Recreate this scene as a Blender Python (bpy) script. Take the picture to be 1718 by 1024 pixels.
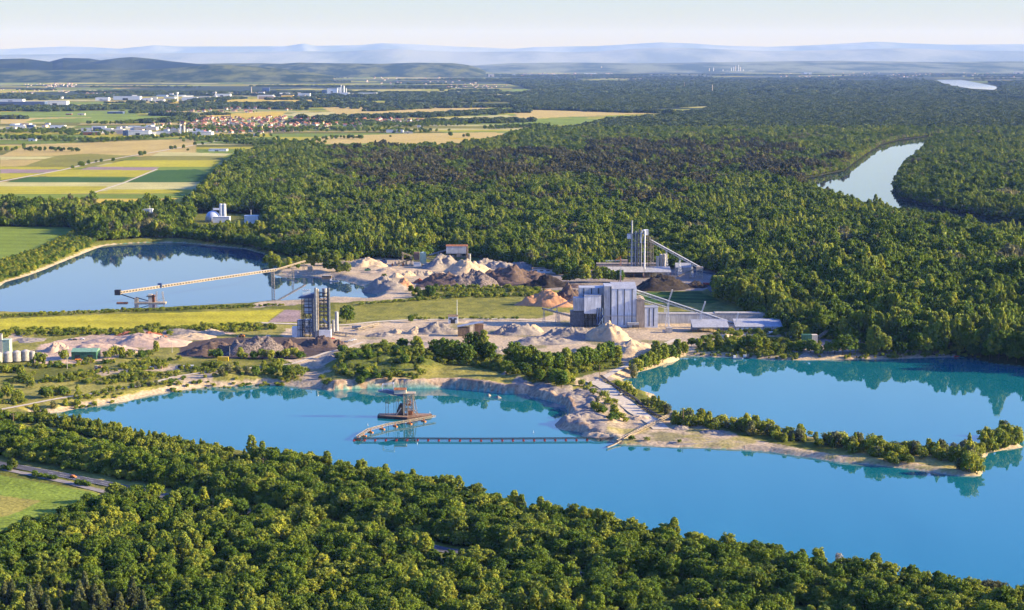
import bpy, math, random
import numpy as np
from mathutils import Vector, Matrix, Quaternion

for o in list(bpy.data.objects): bpy.data.objects.remove(o)
SC = bpy.context.scene
COL = SC.collection
rnd = random.Random(7)

# ---------------------------------------------------------------- camera
W, HP, FPX, CAMH, HORZ = 1718.0, 1024.0, 2900.0, 260.0, 100.0
PITCH = math.atan((HP/2-HORZ)/FPX)
cd = bpy.data.cameras.new('camera'); cam = bpy.data.objects.new('camera', cd); COL.objects.link(cam)
cam.location = (0, 0, CAMH); cam.rotation_euler = (math.pi/2-PITCH, 0, 0)
cd.sensor_width = 36; cd.lens = FPX/W*36; cd.clip_start = 5; cd.clip_end = 400000
SC.camera = cam
# ---------------------------------------------------------------- light
SUN_EL, SUN_AZ = math.radians(19), math.radians(-4)      # azimuth counted from +X towards +Y
wd = bpy.data.worlds.new('World'); SC.world = wd; wd.use_nodes = True
nt = wd.node_tree; bg = nt.nodes['Background']
sky = nt.nodes.new('ShaderNodeTexSky'); sky.sky_type = 'NISHITA'; sky.sun_disc = False
sky.sun_elevation = SUN_EL; sky.sun_rotation = math.pi/2-SUN_AZ
sky.altitude = 100; sky.air_density = 1.0; sky.dust_density = 0.8; sky.ozone_density = 3.8
gw = nt.nodes.new('ShaderNodeTexCoord'); sx = nt.nodes.new('ShaderNodeSeparateXYZ'); nt.links.new(gw.outputs['Generated'], sx.inputs[0])
rp = nt.nodes.new('ShaderNodeValToRGB'); rp.color_ramp.interpolation = 'EASE'       # dusty pale band low over the horizon
rp.color_ramp.elements[0].position = 0; rp.color_ramp.elements[0].color = (.97,.97,.97,1); rp.color_ramp.elements[1].position = .31; rp.color_ramp.elements[1].color = (0,0,0,1)
nt.links.new(sx.outputs['Z'], rp.inputs[0]); mxw = nt.nodes.new('ShaderNodeMix'); mxw.data_type = 'RGBA'; r2 = nt.nodes.new('ShaderNodeValToRGB'); r2.color_ramp.elements[0].color = (.88,.66,.05,1); r2.color_ramp.elements[1].position = .04; r2.color_ramp.elements[1].color = (.72,.84,.86,1)
m7 = nt.nodes.new('ShaderNodeVectorMath'); m7.operation = 'SCALE'; m7.inputs['Scale'].default_value = 2.05; nt.links.new(sx.outputs['Z'], r2.inputs[0]); nt.links.new(r2.outputs[0], m7.inputs[0]); nt.links.new(m7.outputs[0], mxw.inputs['B'])
hs = nt.nodes.new('ShaderNodeHueSaturation'); hs.inputs['Saturation'].default_value = 1.27; hs.inputs['Hue'].default_value = .525; hs.inputs['Value'].default_value = 1.12; nt.links.new(sky.outputs[0], hs.inputs['Color'])
nt.links.new(rp.outputs[0], mxw.inputs['Factor']); nt.links.new(hs.outputs[0], mxw.inputs['A']); nt.links.new(mxw.outputs['Result'], bg.inputs[0])
bg.inputs[1].default_value = 0.135
sd = bpy.data.lights.new('sun', 'SUN'); sd.energy = 5.0; sd.angle = math.radians(0.5); sd.color = (1.0, 0.81, 0.48)
so = bpy.data.objects.new('sun', sd); COL.objects.link(so)
sv = Vector((math.cos(SUN_EL)*math.cos(SUN_AZ), math.cos(SUN_EL)*math.sin(SUN_AZ), math.sin(SUN_EL)))
so.rotation_euler = sv.to_track_quat('Z', 'Y').to_euler(); so.location = (0, 0, 600)
SC.view_settings.view_transform = 'Standard'; SC.view_settings.look = 'None'
SC.view_settings.gamma = 1; SC.view_settings.exposure = 1.55
SC.cycles.max_bounces = 6; SC.cycles.diffuse_bounces = 2; SC.cycles.glossy_bounces = 3
SC.cycles.transmission_bounces = 3; SC.cycles.transparent_max_bounces = 8; SC.cycles.volume_bounces = 1
SC.cycles.use_denoising = True; SC.cycles.sample_clamp_indirect = 6
SC.cycles.caustics_reflective = False; SC.cycles.caustics_refractive = False

# ---------------------------------------------------------------- pixel rays to world points
CP, SP = math.cos(PITCH), math.sin(PITCH)
def P(px, py, z=0.0):
    dx = (np.asarray(px, float)-W/2)/FPX; dy = (HP/2-np.asarray(py, float))/FPX
    vy = CP+dy*SP; vz = -SP+dy*CP
    t = (z-CAMH)/vz
    return dx*t, vy*t
def PIX(x, y, z):
    dz = z-CAMH
    fw = y*CP-dz*SP; up = y*SP+dz*CP
    return W/2+FPX*x/fw, HP/2-FPX*up/fw
def poly(pts, z=0.0):
    a = np.array(pts, float); x, y = P(a[:, 0], a[:, 1], z)
    return np.stack([x, y], 1)

# ---------------------------------------------------------------- numpy noise, polygons
def _h(ix, iy, s):
    n = (ix*374761393+iy*668265263+s*2147483647) & 0xffffffff
    n = ((n ^ (n >> 13))*1274126177) & 0xffffffff
    return ((n ^ (n >> 16)) & 0xffff)/65535.0
def vnoise(x, y, s=0):
    x = np.asarray(x, float); y = np.asarray(y, float)
    ix = np.floor(x).astype(np.int64); iy = np.floor(y).astype(np.int64)
    fx = x-ix; fy = y-iy; fx = fx*fx*(3-2*fx); fy = fy*fy*(3-2*fy)
    a = _h(ix, iy, s); b = _h(ix+1, iy, s); c = _h(ix, iy+1, s); d = _h(ix+1, iy+1, s)
    return (a+(b-a)*fx)*(1-fy)+(c+(d-c)*fx)*fy
def fbm(x, y, s=0, o=4):
    r = 0; a = .5; t = 0
    for k in range(o):
        r = r+a*vnoise(x*2**k, y*2**k, s+k*17); t += a; a *= .5
    return r/t
def inside(pl, x, y):
    x = np.asarray(x, float); y = np.asarray(y, float)
    r = np.zeros(x.shape, bool)
    mnx, mny = pl.min(0); mxx, mxy = pl.max(0)
    m = (x > mnx) & (x < mxx) & (y > mny) & (y < mxy)
    if not m.any(): return r
    xs = x[m]; ys = y[m]; c = np.zeros(xs.shape, bool)
    n = len(pl)
    for i in range(n):
        x1, y1 = pl[i]; x2, y2 = pl[(i+1) % n]
        if y1 == y2: continue
        c ^= ((y1 > ys) != (y2 > ys)) & (xs < (x2-x1)*(ys-y1)/(y2-y1)+x1)
    r[m] = c
    return r
def pdist(pl, x, y, closed=True, lim=120.0):
    """distance to a polyline, capped at lim"""
    x = np.asarray(x, float); y = np.asarray(y, float)
    d = np.full(x.shape, lim)
    n = len(pl)
    for i in range(n if closed else n-1):
        x1, y1 = pl[i]; x2, y2 = pl[(i+1) % n]
        m = (x > min(x1, x2)-lim) & (x < max(x1, x2)+lim) & (y > min(y1, y2)-lim) & (y < max(y1, y2)+lim)
        if not m.any(): continue
        xs = x[m]-x1; ys = y[m]-y1; ex = x2-x1; ey = y2-y1; L = ex*ex+ey*ey+1e-9
        t = np.clip((xs*ex+ys*ey)/L, 0, 1)
        d[m] = np.minimum(d[m], np.hypot(xs-t*ex, ys-t*ey))
    return d
def densify(pl, step, wob=0.0, seed=3):
    out = []
    n = len(pl)
    for i in range(n):
        a = pl[i]; b = pl[(i+1) % n]; L = math.hypot(*(b-a)); k = max(1, int(L/step))
        nx, ny = -(b-a)[1]/max(L, 1e-6), (b-a)[0]/max(L, 1e-6)
        for j in range(k):
            t = j/k; q = a+(b-a)*t
            w = (fbm(q[0]/14, q[1]/14, seed, 3)-.5)*2*wob if wob else 0
            out.append((q[0]+nx*w, q[1]+ny*w))
    return np.array(out)

# ---------------------------------------------------------------- water bodies (traced shorelines at water level z = 0)
L_NORTH = [(60,693),(79,694),(100,692),(130,686),(170,681),(215,673),(250,664),(300,656),(350,650),(400,648),(450,646),
 (500,650),(535,653),(548,656),(575,654),(610,652),(660,652),(705,652),(760,652),(800,656),(850,661),(882,662),(888,667),(911,671),
 (939,678),(954,690),(953,702),(936,710),(930,718),(944,723),(972,725),(987,733),(1022,740),(1038,746),(1071,748),
 (1114,750),(1180,752),(1240,755),(1290,759),(1345,766),(1401,776),(1456,780),(1512,786),(1567,793),(1610,799),(1648,800),
 (1650,791),(1642,776),(1659,760),(1690,755),(1717,751),
 (1708,744),(1660,744),(1600,750),(1540,756),(1480,755),(1400,742),(1330,731),(1290,725),(1240,718),(1200,711),(1150,703),(1129,690),
 (1114,676),(1096,662),(1071,653),(1058,643),(1045,638),(1060,631),(1076,624),(1096,619),(1114,612),(1129,605),(1142,600),(1152,598),
 (1200,600),(1240,601),(1290,604),(1341,605),(1391,604),(1442,603),(1493,603),(1544,601),(1595,600),(1633,601),(1658,609),(1696,613),(1730,618),(1950,640)]
L_SOUTH = [(1990,1075),(1718,1012),(1600,990),(1500,970),(1400,956),(1290,932),(1190,915),(1080,899),(1010,880),(950,868),(880,853),(800,838),(700,815),(600,795),
 (500,775),(420,760),(330,752),(250,738),(180,722),(120,705),(80,698)]
LAKE_A = densify(poly(L_NORTH+L_SOUTH), 7, 2.0)
LAKE_C = densify(poly([(-80,505),(-40,492),(0,481),(10,473),(51,462),(76,452),(122,433),(162,417),(178,412),(211,409),(254,407),(305,408),(368,414),(410,418),
 (440,426),(456,438),(466,450),(444,456),(462,462),(519,463),(557,466),(582,473),(608,480),(634,496),(618,504),(560,501),(520,506),(470,508),(430,511),(300,518),(180,524),(127,526),(76,528),(13,527),(-80,524)]), 8, 1.5)
RIVER = densify(poly([(1348,300),(1384,293),(1417,286),(1430,276),(1452,260),(1478,243),(1508,235),(1554,229),(1600,225),(1602,229),(1556,237),(1551,250),(1539,263),
 (1518,278),(1503,304),(1500,318),(1512,334),(1560,346),(1640,362),(1718,374),(1850,390),(1850,428),(1718,404),(1640,392),(1560,379),(1500,364),(1430,352),(1385,332),(1352,316)]), 30, 4)
POND = poly([(1120,242),(1290,241),(1330,243),(1330,247),(1200,248),(1120,246)])
LAKE_E = poly([(1571,134),(1612,134),(1640,139),(1676,146),(1668,151),(1630,149),(1606,145),(1592,143),(1580,139)])
LAKE_F = poly([(1156,126),(1175,127),(1185,129),(1165,129)])
WATERS = [LAKE_A, LAKE_C, RIVER]

# ---------------------------------------------------------------- land height
SPIT = poly([(1030,690),(1010,752),(1300,772),(1500,795),(1640,815),(1730,805),(1740,735),(1600,735),(1400,725),(1180,690),(1130,672)], 0)
CLIFF = poly([(538,600),(538,662),(860,668),(900,668),(900,600)], 0)
CLIFF2 = poly([(880,600),(880,680),(960,735),(1020,735),(1020,650),(960,640)], 0)
MOUND1 = (*P(640, 612, 6), 34, 34, 11)      # green hill behind the cliff
MOUNDS = [MOUND1, (*P(590,622,6), 14, 16, 3), (*P(700,618,6), 20, 22, 4), (*P(395,632,5), 20, 12, 3), (*P(880,640,5), 30, 12, 3)]
def land(x, y):
    x = np.asarray(x, float); y = np.asarray(y, float)
    d = np.full(x.shape, 120.0); wet = np.zeros(x.shape, bool)
    for w in WATERS:
        d = np.minimum(d, pdist(w, x, y)); wet |= inside(w, x, y)
    h = np.full(x.shape, 4.5); k = np.full(x.shape, 14.0)
    n1 = fbm(x/30, y/30, 5); n2 = fbm(x/9, y/9, 9)
    for R_, hh, kk in ((SPIT, 1.6+1.6*n1, 6+0*n1), (CLIFF, 5.5+3.5*n1, .8+5.5*fbm(x/5, y/5, 15, 3)**1.5), (CLIFF2, 3.0+4*n1+(fbm(x/7, y/9, 16, 4)-.45)*6, 1.5+6*n2)):
        a = inside(R_, x, y)
        if a.any():
            w_ = np.zeros(x.shape); w_[a] = np.clip(pdist(R_, x[a], y[a], lim=12)/11, 0, 1)
            h = h+(hh-h)*w_; k = k+(kk-k)*w_
    k = np.where(y > 2500, np.minimum(k, 6), k)
    t = np.clip(d/k, 0, 1); t = t*t*(3-2*t)*.85+t*.15
    z = h*t+(n2-.5)*np.clip(d/6, 0, 1)*1.0*np.where(y < 2600, 1, 0)
    for mx, my, rx, ry, mh in MOUNDS:
        q = ((x-mx)/rx)**2+((y-my)/ry)**2
        z = z+mh*np.exp(-q*1.1)*(.75+.5*n2)*np.clip(d/8, 0, 1)
    z = np.where(y > 2900, np.minimum(z, .3+.06*d), z)
    z = np.where(wet, np.where(y > 2900, -7.0, -np.clip(d*.35, 0.15, 8)), np.maximum(z, 0.08))
    return z
def G(px, py, z0=4.5):
    z = z0
    for _ in range(5):
        x, y = P(px, py, z); z = float(land(np.array([x]), np.array([y]))[0]); z = max(z, 0)
    return float(x), float(y), z
def scale_at(x, y, z):
    return FPX/(y*CP-(z-CAMH)*SP)       # photo pixels per metre

# ---------------------------------------------------------------- materials
MATS = {}
def mat(name, col, rough=.8, metal=0, var=.12, scale=.6, bump=0, spec=.3, col2=None, wave=None, alpha=None):
    """procedural paint/earth/metal: base colour broken up by two noises"""
    if name in MATS: return MATS[name]
    m = bpy.data.materials.new(name); m.use_nodes = True; N = m.node_tree.nodes; L = m.node_tree.links
    b = N['Principled BSDF']; b.inputs['Roughness'].default_value = rough; b.inputs['Metallic'].default_value = metal
    b.inputs['Specular IOR Level'].default_value = spec
    tc = N.new('ShaderNodeTexCoord'); n = N.new('ShaderNodeTexNoise'); n.inputs['Scale'].default_value = scale; n.inputs['Detail'].default_value = 6
    n.inputs['Roughness'].default_value = .65
    L.new(tc.outputs['Object'], n.inputs['Vector'])
    mx = N.new('ShaderNodeMix'); mx.data_type = 'RGBA'
    c2 = col2 or tuple(max(0, c*(1-3.2*var)) for c in col)
    c1 = col if col2 else tuple(min(1, c*(1+1.6*var)) for c in col)
    mr = N.new('ShaderNodeMapRange'); mr.inputs[1].default_value = .34; mr.inputs[2].default_value = .66
    L.new(n.outputs[0], mr.inputs[0]); L.new(mr.outputs[0], mx.inputs['Factor'])
    mx.inputs['A'].default_value = (*c2, 1); mx.inputs['B'].default_value = (*c1, 1)
    out = mx.outputs['Result']
    if wave:
        ms_ = N.new('ShaderNodeMapping'); ms_.inputs['Scale'].default_value = (1, 1, .12); L.new(tc.outputs['Object'], ms_.inputs[0]); n3 = N.new('ShaderNodeTexNoise'); n3.inputs['Scale'].default_value = .8; n3.inputs['Detail'].default_value = 5; L.new(ms_.outputs[0], n3.inputs['Vector'])
        r3 = N.new('ShaderNodeMapRange'); r3.inputs[1].default_value = .3; r3.inputs[2].default_value = .7; r3.inputs[3].default_value = .68; r3.inputs[4].default_value = 1.08; L.new(n3.outputs[0], r3.inputs[0])
        m3 = N.new('ShaderNodeMix'); m3.data_type = 'RGBA'; m3.blend_type = 'MULTIPLY'; m3.inputs['Factor'].default_value = 1; L.new(out, m3.inputs['A']); L.new(r3.outputs[0], m3.inputs['B']); out = m3.outputs['Result']
    if wave:   # corrugation / ribs: (scale, strength, axis)
        w = N.new('ShaderNodeTexWave'); w.bands_direction = wave[2]; w.inputs['Scale'].default_value = wave[0]
        L.new(tc.outputs['Object'], w.inputs['Vector'])
        m2 = N.new('ShaderNodeMix'); m2.data_type = 'RGBA'; m2.blend_type = 'MULTIPLY'; m2.inputs['Factor'].default_value = wave[1]
        L.new(out, m2.inputs['A']); L.new(w.outputs['Color'], m2.inputs['B']); out = m2.outputs['Result']
    L.new(out, b.inputs['Base Color'])
    if bump:
        bp = N.new('ShaderNodeBump'); bp.inputs['Strength'].default_value = 1; bp.inputs['Distance'].default_value = bump
        L.new(n.outputs[0], bp.inputs['Height']); L.new(bp.outputs[0], b.inputs['Normal'])
    MATS[name] = m
    return m
def foliage_mat(name, base, hue=.25, dark=None, trans=.25):
    m = bpy.data.materials.new(name); m.use_nodes = True; N = m.node_tree.nodes; L = m.node_tree.links
    b = N['Principled BSDF']; b.inputs['Roughness'].default_value = .65; b.inputs['Specular IOR Level'].default_value = .12
    oi = N.new('ShaderNodeObjectInfo'); at = N.new('ShaderNodeAttribute'); at.attribute_name = 'tone'
    ge = N.new('ShaderNodeNewGeometry'); n = N.new('ShaderNodeTexNoise'); n.inputs['Scale'].default_value = .006; n.inputs['Detail'].default_value = 3
    L.new(ge.outputs['Position'], n.inputs['Vector'])
    ad = N.new('ShaderNodeMath'); ad.operation = 'ADD'; L.new(oi.outputs['Random'], ad.inputs[0]); L.new(n.outputs[0], ad.inputs[1])
    sb = N.new('ShaderNodeMath'); sb.operation = 'MULTIPLY_ADD'; sb.inputs[1].default_value = .8; sb.inputs[2].default_value = -.3
    L.new(ad.outputs[0], sb.inputs[0])
    r = N.new('ShaderNodeValToRGB'); e = r.color_ramp.elements
    def c(f, y): return (base[0]*f*(1+y), base[1]*f, base[2]*f*(1-y*.8), 1)
    e[0].position = .0; e[0].color = c(.52, -hue*.9); e[1].position = 1; e[1].color = c(1.42, hue)
    x = e.new(.35); x.color = c(.85, -hue*.25); x = e.new(.7); x.color = c(1.05, hue*.35)
    L.new(sb.outputs[0], r.inputs[0])
    v = N.new('ShaderNodeMix'); v.data_type = 'RGBA'; v.blend_type = 'MULTIPLY'; v.inputs['Factor'].default_value = 1
    L.new(r.outputs[0], v.inputs['A']); L.new(at.outputs['Color'], v.inputs['B'])
    L.new(v.outputs['Result'], b.inputs['Base Color'])
    if trans:
        t = N.new('ShaderNodeBsdfTranslucent'); ms = N.new('ShaderNodeMixShader'); ms.inputs[0].default_value = trans
        L.new(v.outputs['Result'], t.inputs['Color']); L.new(b.outputs[0], ms.inputs[1]); L.new(t.outputs[0], ms.inputs[2])
        L.new(ms.outputs[0], N['Material Output'].inputs['Surface'])
    MATS[name] = m
    return m

# ---------------------------------------------------------------- object helpers
def tag(o, label=None, cat=None, group=None, kind=None):
    if label: o['label'] = label
    if cat: o['category'] = cat
    if group: o['group'] = group
    if kind: o['kind'] = kind
    return o
def empty(name, loc, label, cat, rz=0.0, group=None):
    o = bpy.data.objects.new(name, None); COL.objects.link(o); o.location = loc; o.rotation_euler = (0, 0, rz)
    o.empty_display_size = .5
    return tag(o, label, cat, group)
def link(name, me, m, parent=None, loc=None, rz=0.0):
    o = bpy.data.objects.new(name, me); COL.objects.link(o)
    if m is not None and not me.materials:
        for q in (m if isinstance(m, (list, tuple)) else [m]): me.materials.append(q)
    if parent: o.parent = parent
    if loc: o.location = loc
    if rz: o.rotation_euler = (0, 0, rz)
    return o
def npmesh(name, V, F, smooth=False, tone=None, attr='tone'):
    """V (n,3), F (m,k) with k constant"""
    me = bpy.data.meshes.new(name)
    V = np.asarray(V, np.float32); F = np.asarray(F, np.int32); k = F.shape[1]
    me.vertices.add(len(V)); me.vertices.foreach_set('co', V.ravel())
    me.loops.add(F.size); me.loops.foreach_set('vertex_index', F.ravel())
    me.polygons.add(len(F)); me.polygons.foreach_set('loop_start', np.arange(len(F), dtype=np.int32)*k)
    me.update(calc_edges=True); me.validate()
    if smooth: me.polygons.foreach_set('use_smooth', np.ones(len(F), bool))
    if tone is not None:
        a = me.color_attributes.new(attr, 'FLOAT_COLOR', 'POINT')
        c = np.ones((len(V), 4), np.float32); c[:, :3] = tone
        a.data.foreach_set('color', c.ravel())
    return me
class MB:
    """collects boxes, beams, tubes; build() links them as one mesh"""
    def __init__(s): s.v = []; s.f = []; s.mi = []; s.m = 0
    def _add(s, vs, fs):
        o = len(s.v); s.v += [tuple(q) for q in vs]; s.f += [tuple(i+o for i in f) for f in fs]; s.mi += [s.m]*len(fs); return s
    def box(s, x0, x1, y0, y1, z0, z1):
        return s._add([(x0,y0,z0),(x1,y0,z0),(x1,y1,z0),(x0,y1,z0),(x0,y0,z1),(x1,y0,z1),(x1,y1,z1),(x0,y1,z1)],
                      [(0,3,2,1),(4,5,6,7),(0,1,5,4),(1,2,6,5),(2,3,7,6),(3,0,4,7)])
    def beam(s, a, b, w=.3, h=None):
        a = Vector(a); b = Vector(b); d = b-a
        if d.length < 1e-4: return s
        h = h or w; d.normalize(); up = Vector((0,0,1)) if abs(d.z) < .95 else Vector((0,1,0))
        r = d.cross(up).normalized()*w/2; u = d.cross(r).normalized()*h/2
        return s._add([a-r-u, a+r-u, a+r+u, a-r+u, b-r-u, b+r-u, b+r+u, b-r+u],
                      [(0,3,2,1),(4,5,6,7),(0,1,5,4),(1,2,6,5),(2,3,7,6),(3,0,4,7)])
    def tube(s, a, b, r0, r1=None, n=12, caps=True):
        a = Vector(a); b = Vector(b); d = (b-a).normalized(); r1 = r0 if r1 is None else r1
        up = Vector((0,0,1)) if abs(d.z) < .95 else Vector((0,1,0)); e1 = d.cross(up).normalized(); e2 = d.cross(e1)
        vs = []
        for c, r in ((a, r0), (b, r1)):
            for i in range(n):
                t = 2*math.pi*i/n; vs.append(c+e1*r*math.cos(t)+e2*r*math.sin(t))
        fs = [(i, (i+1) % n, n+(i+1) % n, n+i) for i in range(n)]
        if caps: fs += [tuple(range(n-1, -1, -1)), tuple(range(n, 2*n))]
        return s._add(vs, fs)
    def path(s, pts, r, n=8):
        for a, b in zip(pts[:-1], pts[1:]): s.tube(a, b, r, r, n)
        return s
    def prism(s, pts, axis, a, b):
        """2-D outline extruded: axis 'x' -> pts are (y,z); 'y' -> (x,z); 'z' -> (x,y)"""
        n = len(pts)
        def q(p, t): return (t, p[0], p[1]) if axis == 'x' else ((p[0], t, p[1]) if axis == 'y' else (p[0], p[1], t))
        return s._add([q(p, a) for p in pts]+[q(p, b) for p in pts],
                      [tuple(range(n)), tuple(range(2*n-1, n-1, -1))]+[((i+1) % n, i, n+i, n+(i+1) % n) for i in range(n)])
    def lattice(s, a, b, w, h, n, t=.2):
        """square truss between a and b"""
        a = Vector(a); b = Vector(b); d = (b-a); up = Vector((0,0,1)) if abs(d.normalized().z) < .95 else Vector((0,1,0))
        r = d.cross(up).normalized()*w/2; u = r.cross(d).normalized()*h/2
        cs = [r+u, r-u, -r-u, -r+u]
        for c in cs: s.beam(a+c, b+c, t)
        for i in range(n+1):
            p = a+d*i/n
            for k in range(4):
                s.beam(p+cs[k], p+cs[(k+1) % 4], t*.7)
                if i < n: s.beam(p+cs[k], p+d/n+cs[(k+1) % 4], t*.7)
        return s
    def sphere(s, c, r, n=10, half=False, sx=1, sy=1, sz=1):
        vs = []; fs = []; m = n//2; lo = 0 if half else -math.pi/2
        for j in range(m+1):
            a = lo+(math.pi/2-lo)*j/m
            for i in range(n):
                t = 2*math.pi*i/n; vs.append((c[0]+r*sx*math.cos(a)*math.cos(t), c[1]+r*sy*math.cos(a)*math.sin(t), c[2]+r*sz*math.sin(a)))
        for j in range(m):
            for i in range(n): fs.append((j*n+i, j*n+(i+1) % n, (j+1)*n+(i+1) % n, (j+1)*n+i))
        return s._add(vs, fs)
    def mesh(s, name, smooth=False):
        me = bpy.data.meshes.new(name); me.from_pydata(s.v, [], s.f); me.validate()
        me.polygons.foreach_set('material_index', np.array(s.mi[:len(me.polygons)], np.int32)) if len(me.polygons) == len(s.mi) else None
        if smooth: me.shade_smooth() if hasattr(me, 'shade_smooth') else None
        me.update(); return me
    def build(s, name, m, parent=None, loc=None, rz=0.0, smooth=False):
        return link(name, s.mesh(name, smooth), m, parent, loc, rz)
def copy_tree(o, parent=None):
    c = o.copy(); COL.objects.link(c); c.parent = parent
    for ch in o.children: copy_tree(ch, c)
    return c
# ================================================================ GROUND
SAND=(.46,.36,.235); SANDP=(.42,.30,.205); GRAVEL=(.27,.23,.19); DARKG=(.085,.065,.06); GRASS=(.14,.145,.026); DRY=(.28,.25,.06)
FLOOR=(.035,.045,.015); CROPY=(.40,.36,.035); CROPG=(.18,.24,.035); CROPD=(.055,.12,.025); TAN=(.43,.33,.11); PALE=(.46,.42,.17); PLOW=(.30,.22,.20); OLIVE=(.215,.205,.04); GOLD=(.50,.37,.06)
ZL = 4.5
WOOD = poly([(322,352),(340,325),(365,300),(380,285),(400,264),(450,254),(480,250),(560,254),(640,254),(740,252),(800,246),(850,234),(900,221),(960,216),(1020,204),
 (1120,196),(1185,186),(1195,178),(1000,187),(870,184),(860,166),(905,152),(860,141),(825,131),(905,124),(1100,122),(1850,119),(2000,300),(2000,640),
 (1718,616),(1640,600),(1540,584),(1440,576),(1380,566),(1335,556),(1300,549),(1262,524),(1238,505),(1218,484),(1222,466),(1185,452),(1100,450),(1000,452),(940,462),
 (880,446),(800,432),(740,424),(690,436),(640,432),(560,436),(490,430),(462,424),(440,418),(410,411),(368,407),(305,400),(250,398),(200,402),(165,404),(140,390),(120,381),(0,380),(-120,380),
 (-120,352),(0,352),(120,350),(250,356),(300,360)], ZL)
SHOREWOOD = poly([(-150,700),(0,702),(60,712),(120,716),(200,729),(330,757),(420,766),(500,781),(600,801),(700,822),(800,846),(880,862),(950,877),(1010,888),(1080,908),(1190,924),(1290,941),(1400,965),(1500,980),(1600,1000),(1718,1023),(2050,1090),
 (2050,1290),(1718,1120),(1400,1026),(1150,982),(1000,956),(900,938),(740,906),(600,878),(450,849),(300,820),(180,795),(90,779),(0,763),(-150,735)], ZL)
NEARWOOD = poly([(-150,935),(-60,925),(0,908),(60,890),(110,869),(160,850),(195,838),(300,846),(450,871),(600,898),(700,918),(727,936),(752,936),(775,934),(900,957),(1100,996),(1400,1052),(1718,1150),(2050,1350),(2050,2200),(-400,2200),(-400,905)], ZL)
FAREDGE = poly([(1180,118),(1230,126),(1700,128),(1850,132),(1850,117)], ZL)
OPENS = [poly(p, ZL) for p in ([(600,386),(700,388),(800,402),(802,408),(700,399),(600,392)], [(1405,443),(1480,456),(1480,465),(1400,457)], [(425,380),(470,382),(470,387),(425,385)],
 [(1240,150),(1340,148),(1420,150),(1340,153)], [(1290,134),(1560,128),(1570,132),(1400,137)], [(1130,157),(1155,157),(1155,159),(1130,159)], [(1590,160),(1718,166),(1718,170)], [(322,358),(445,360),(445,393),(322,391)], [(640,408),(720,412),(800,420),(800,424),(700,418),(640,413)], [(900,420),(1020,425),(1020,432),(900,427)], [(1240,470),(1330,480),(1330,488),(1240,480)], [(1560,480),(1700,492),(1700,502),(1560,490)], [(1200,400),(1330,410),(1330,416),(1200,406)], [(500,345),(640,352),(640,357),(500,350)], [(850,385),(980,392),(980,397),(850,390)])]
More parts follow.
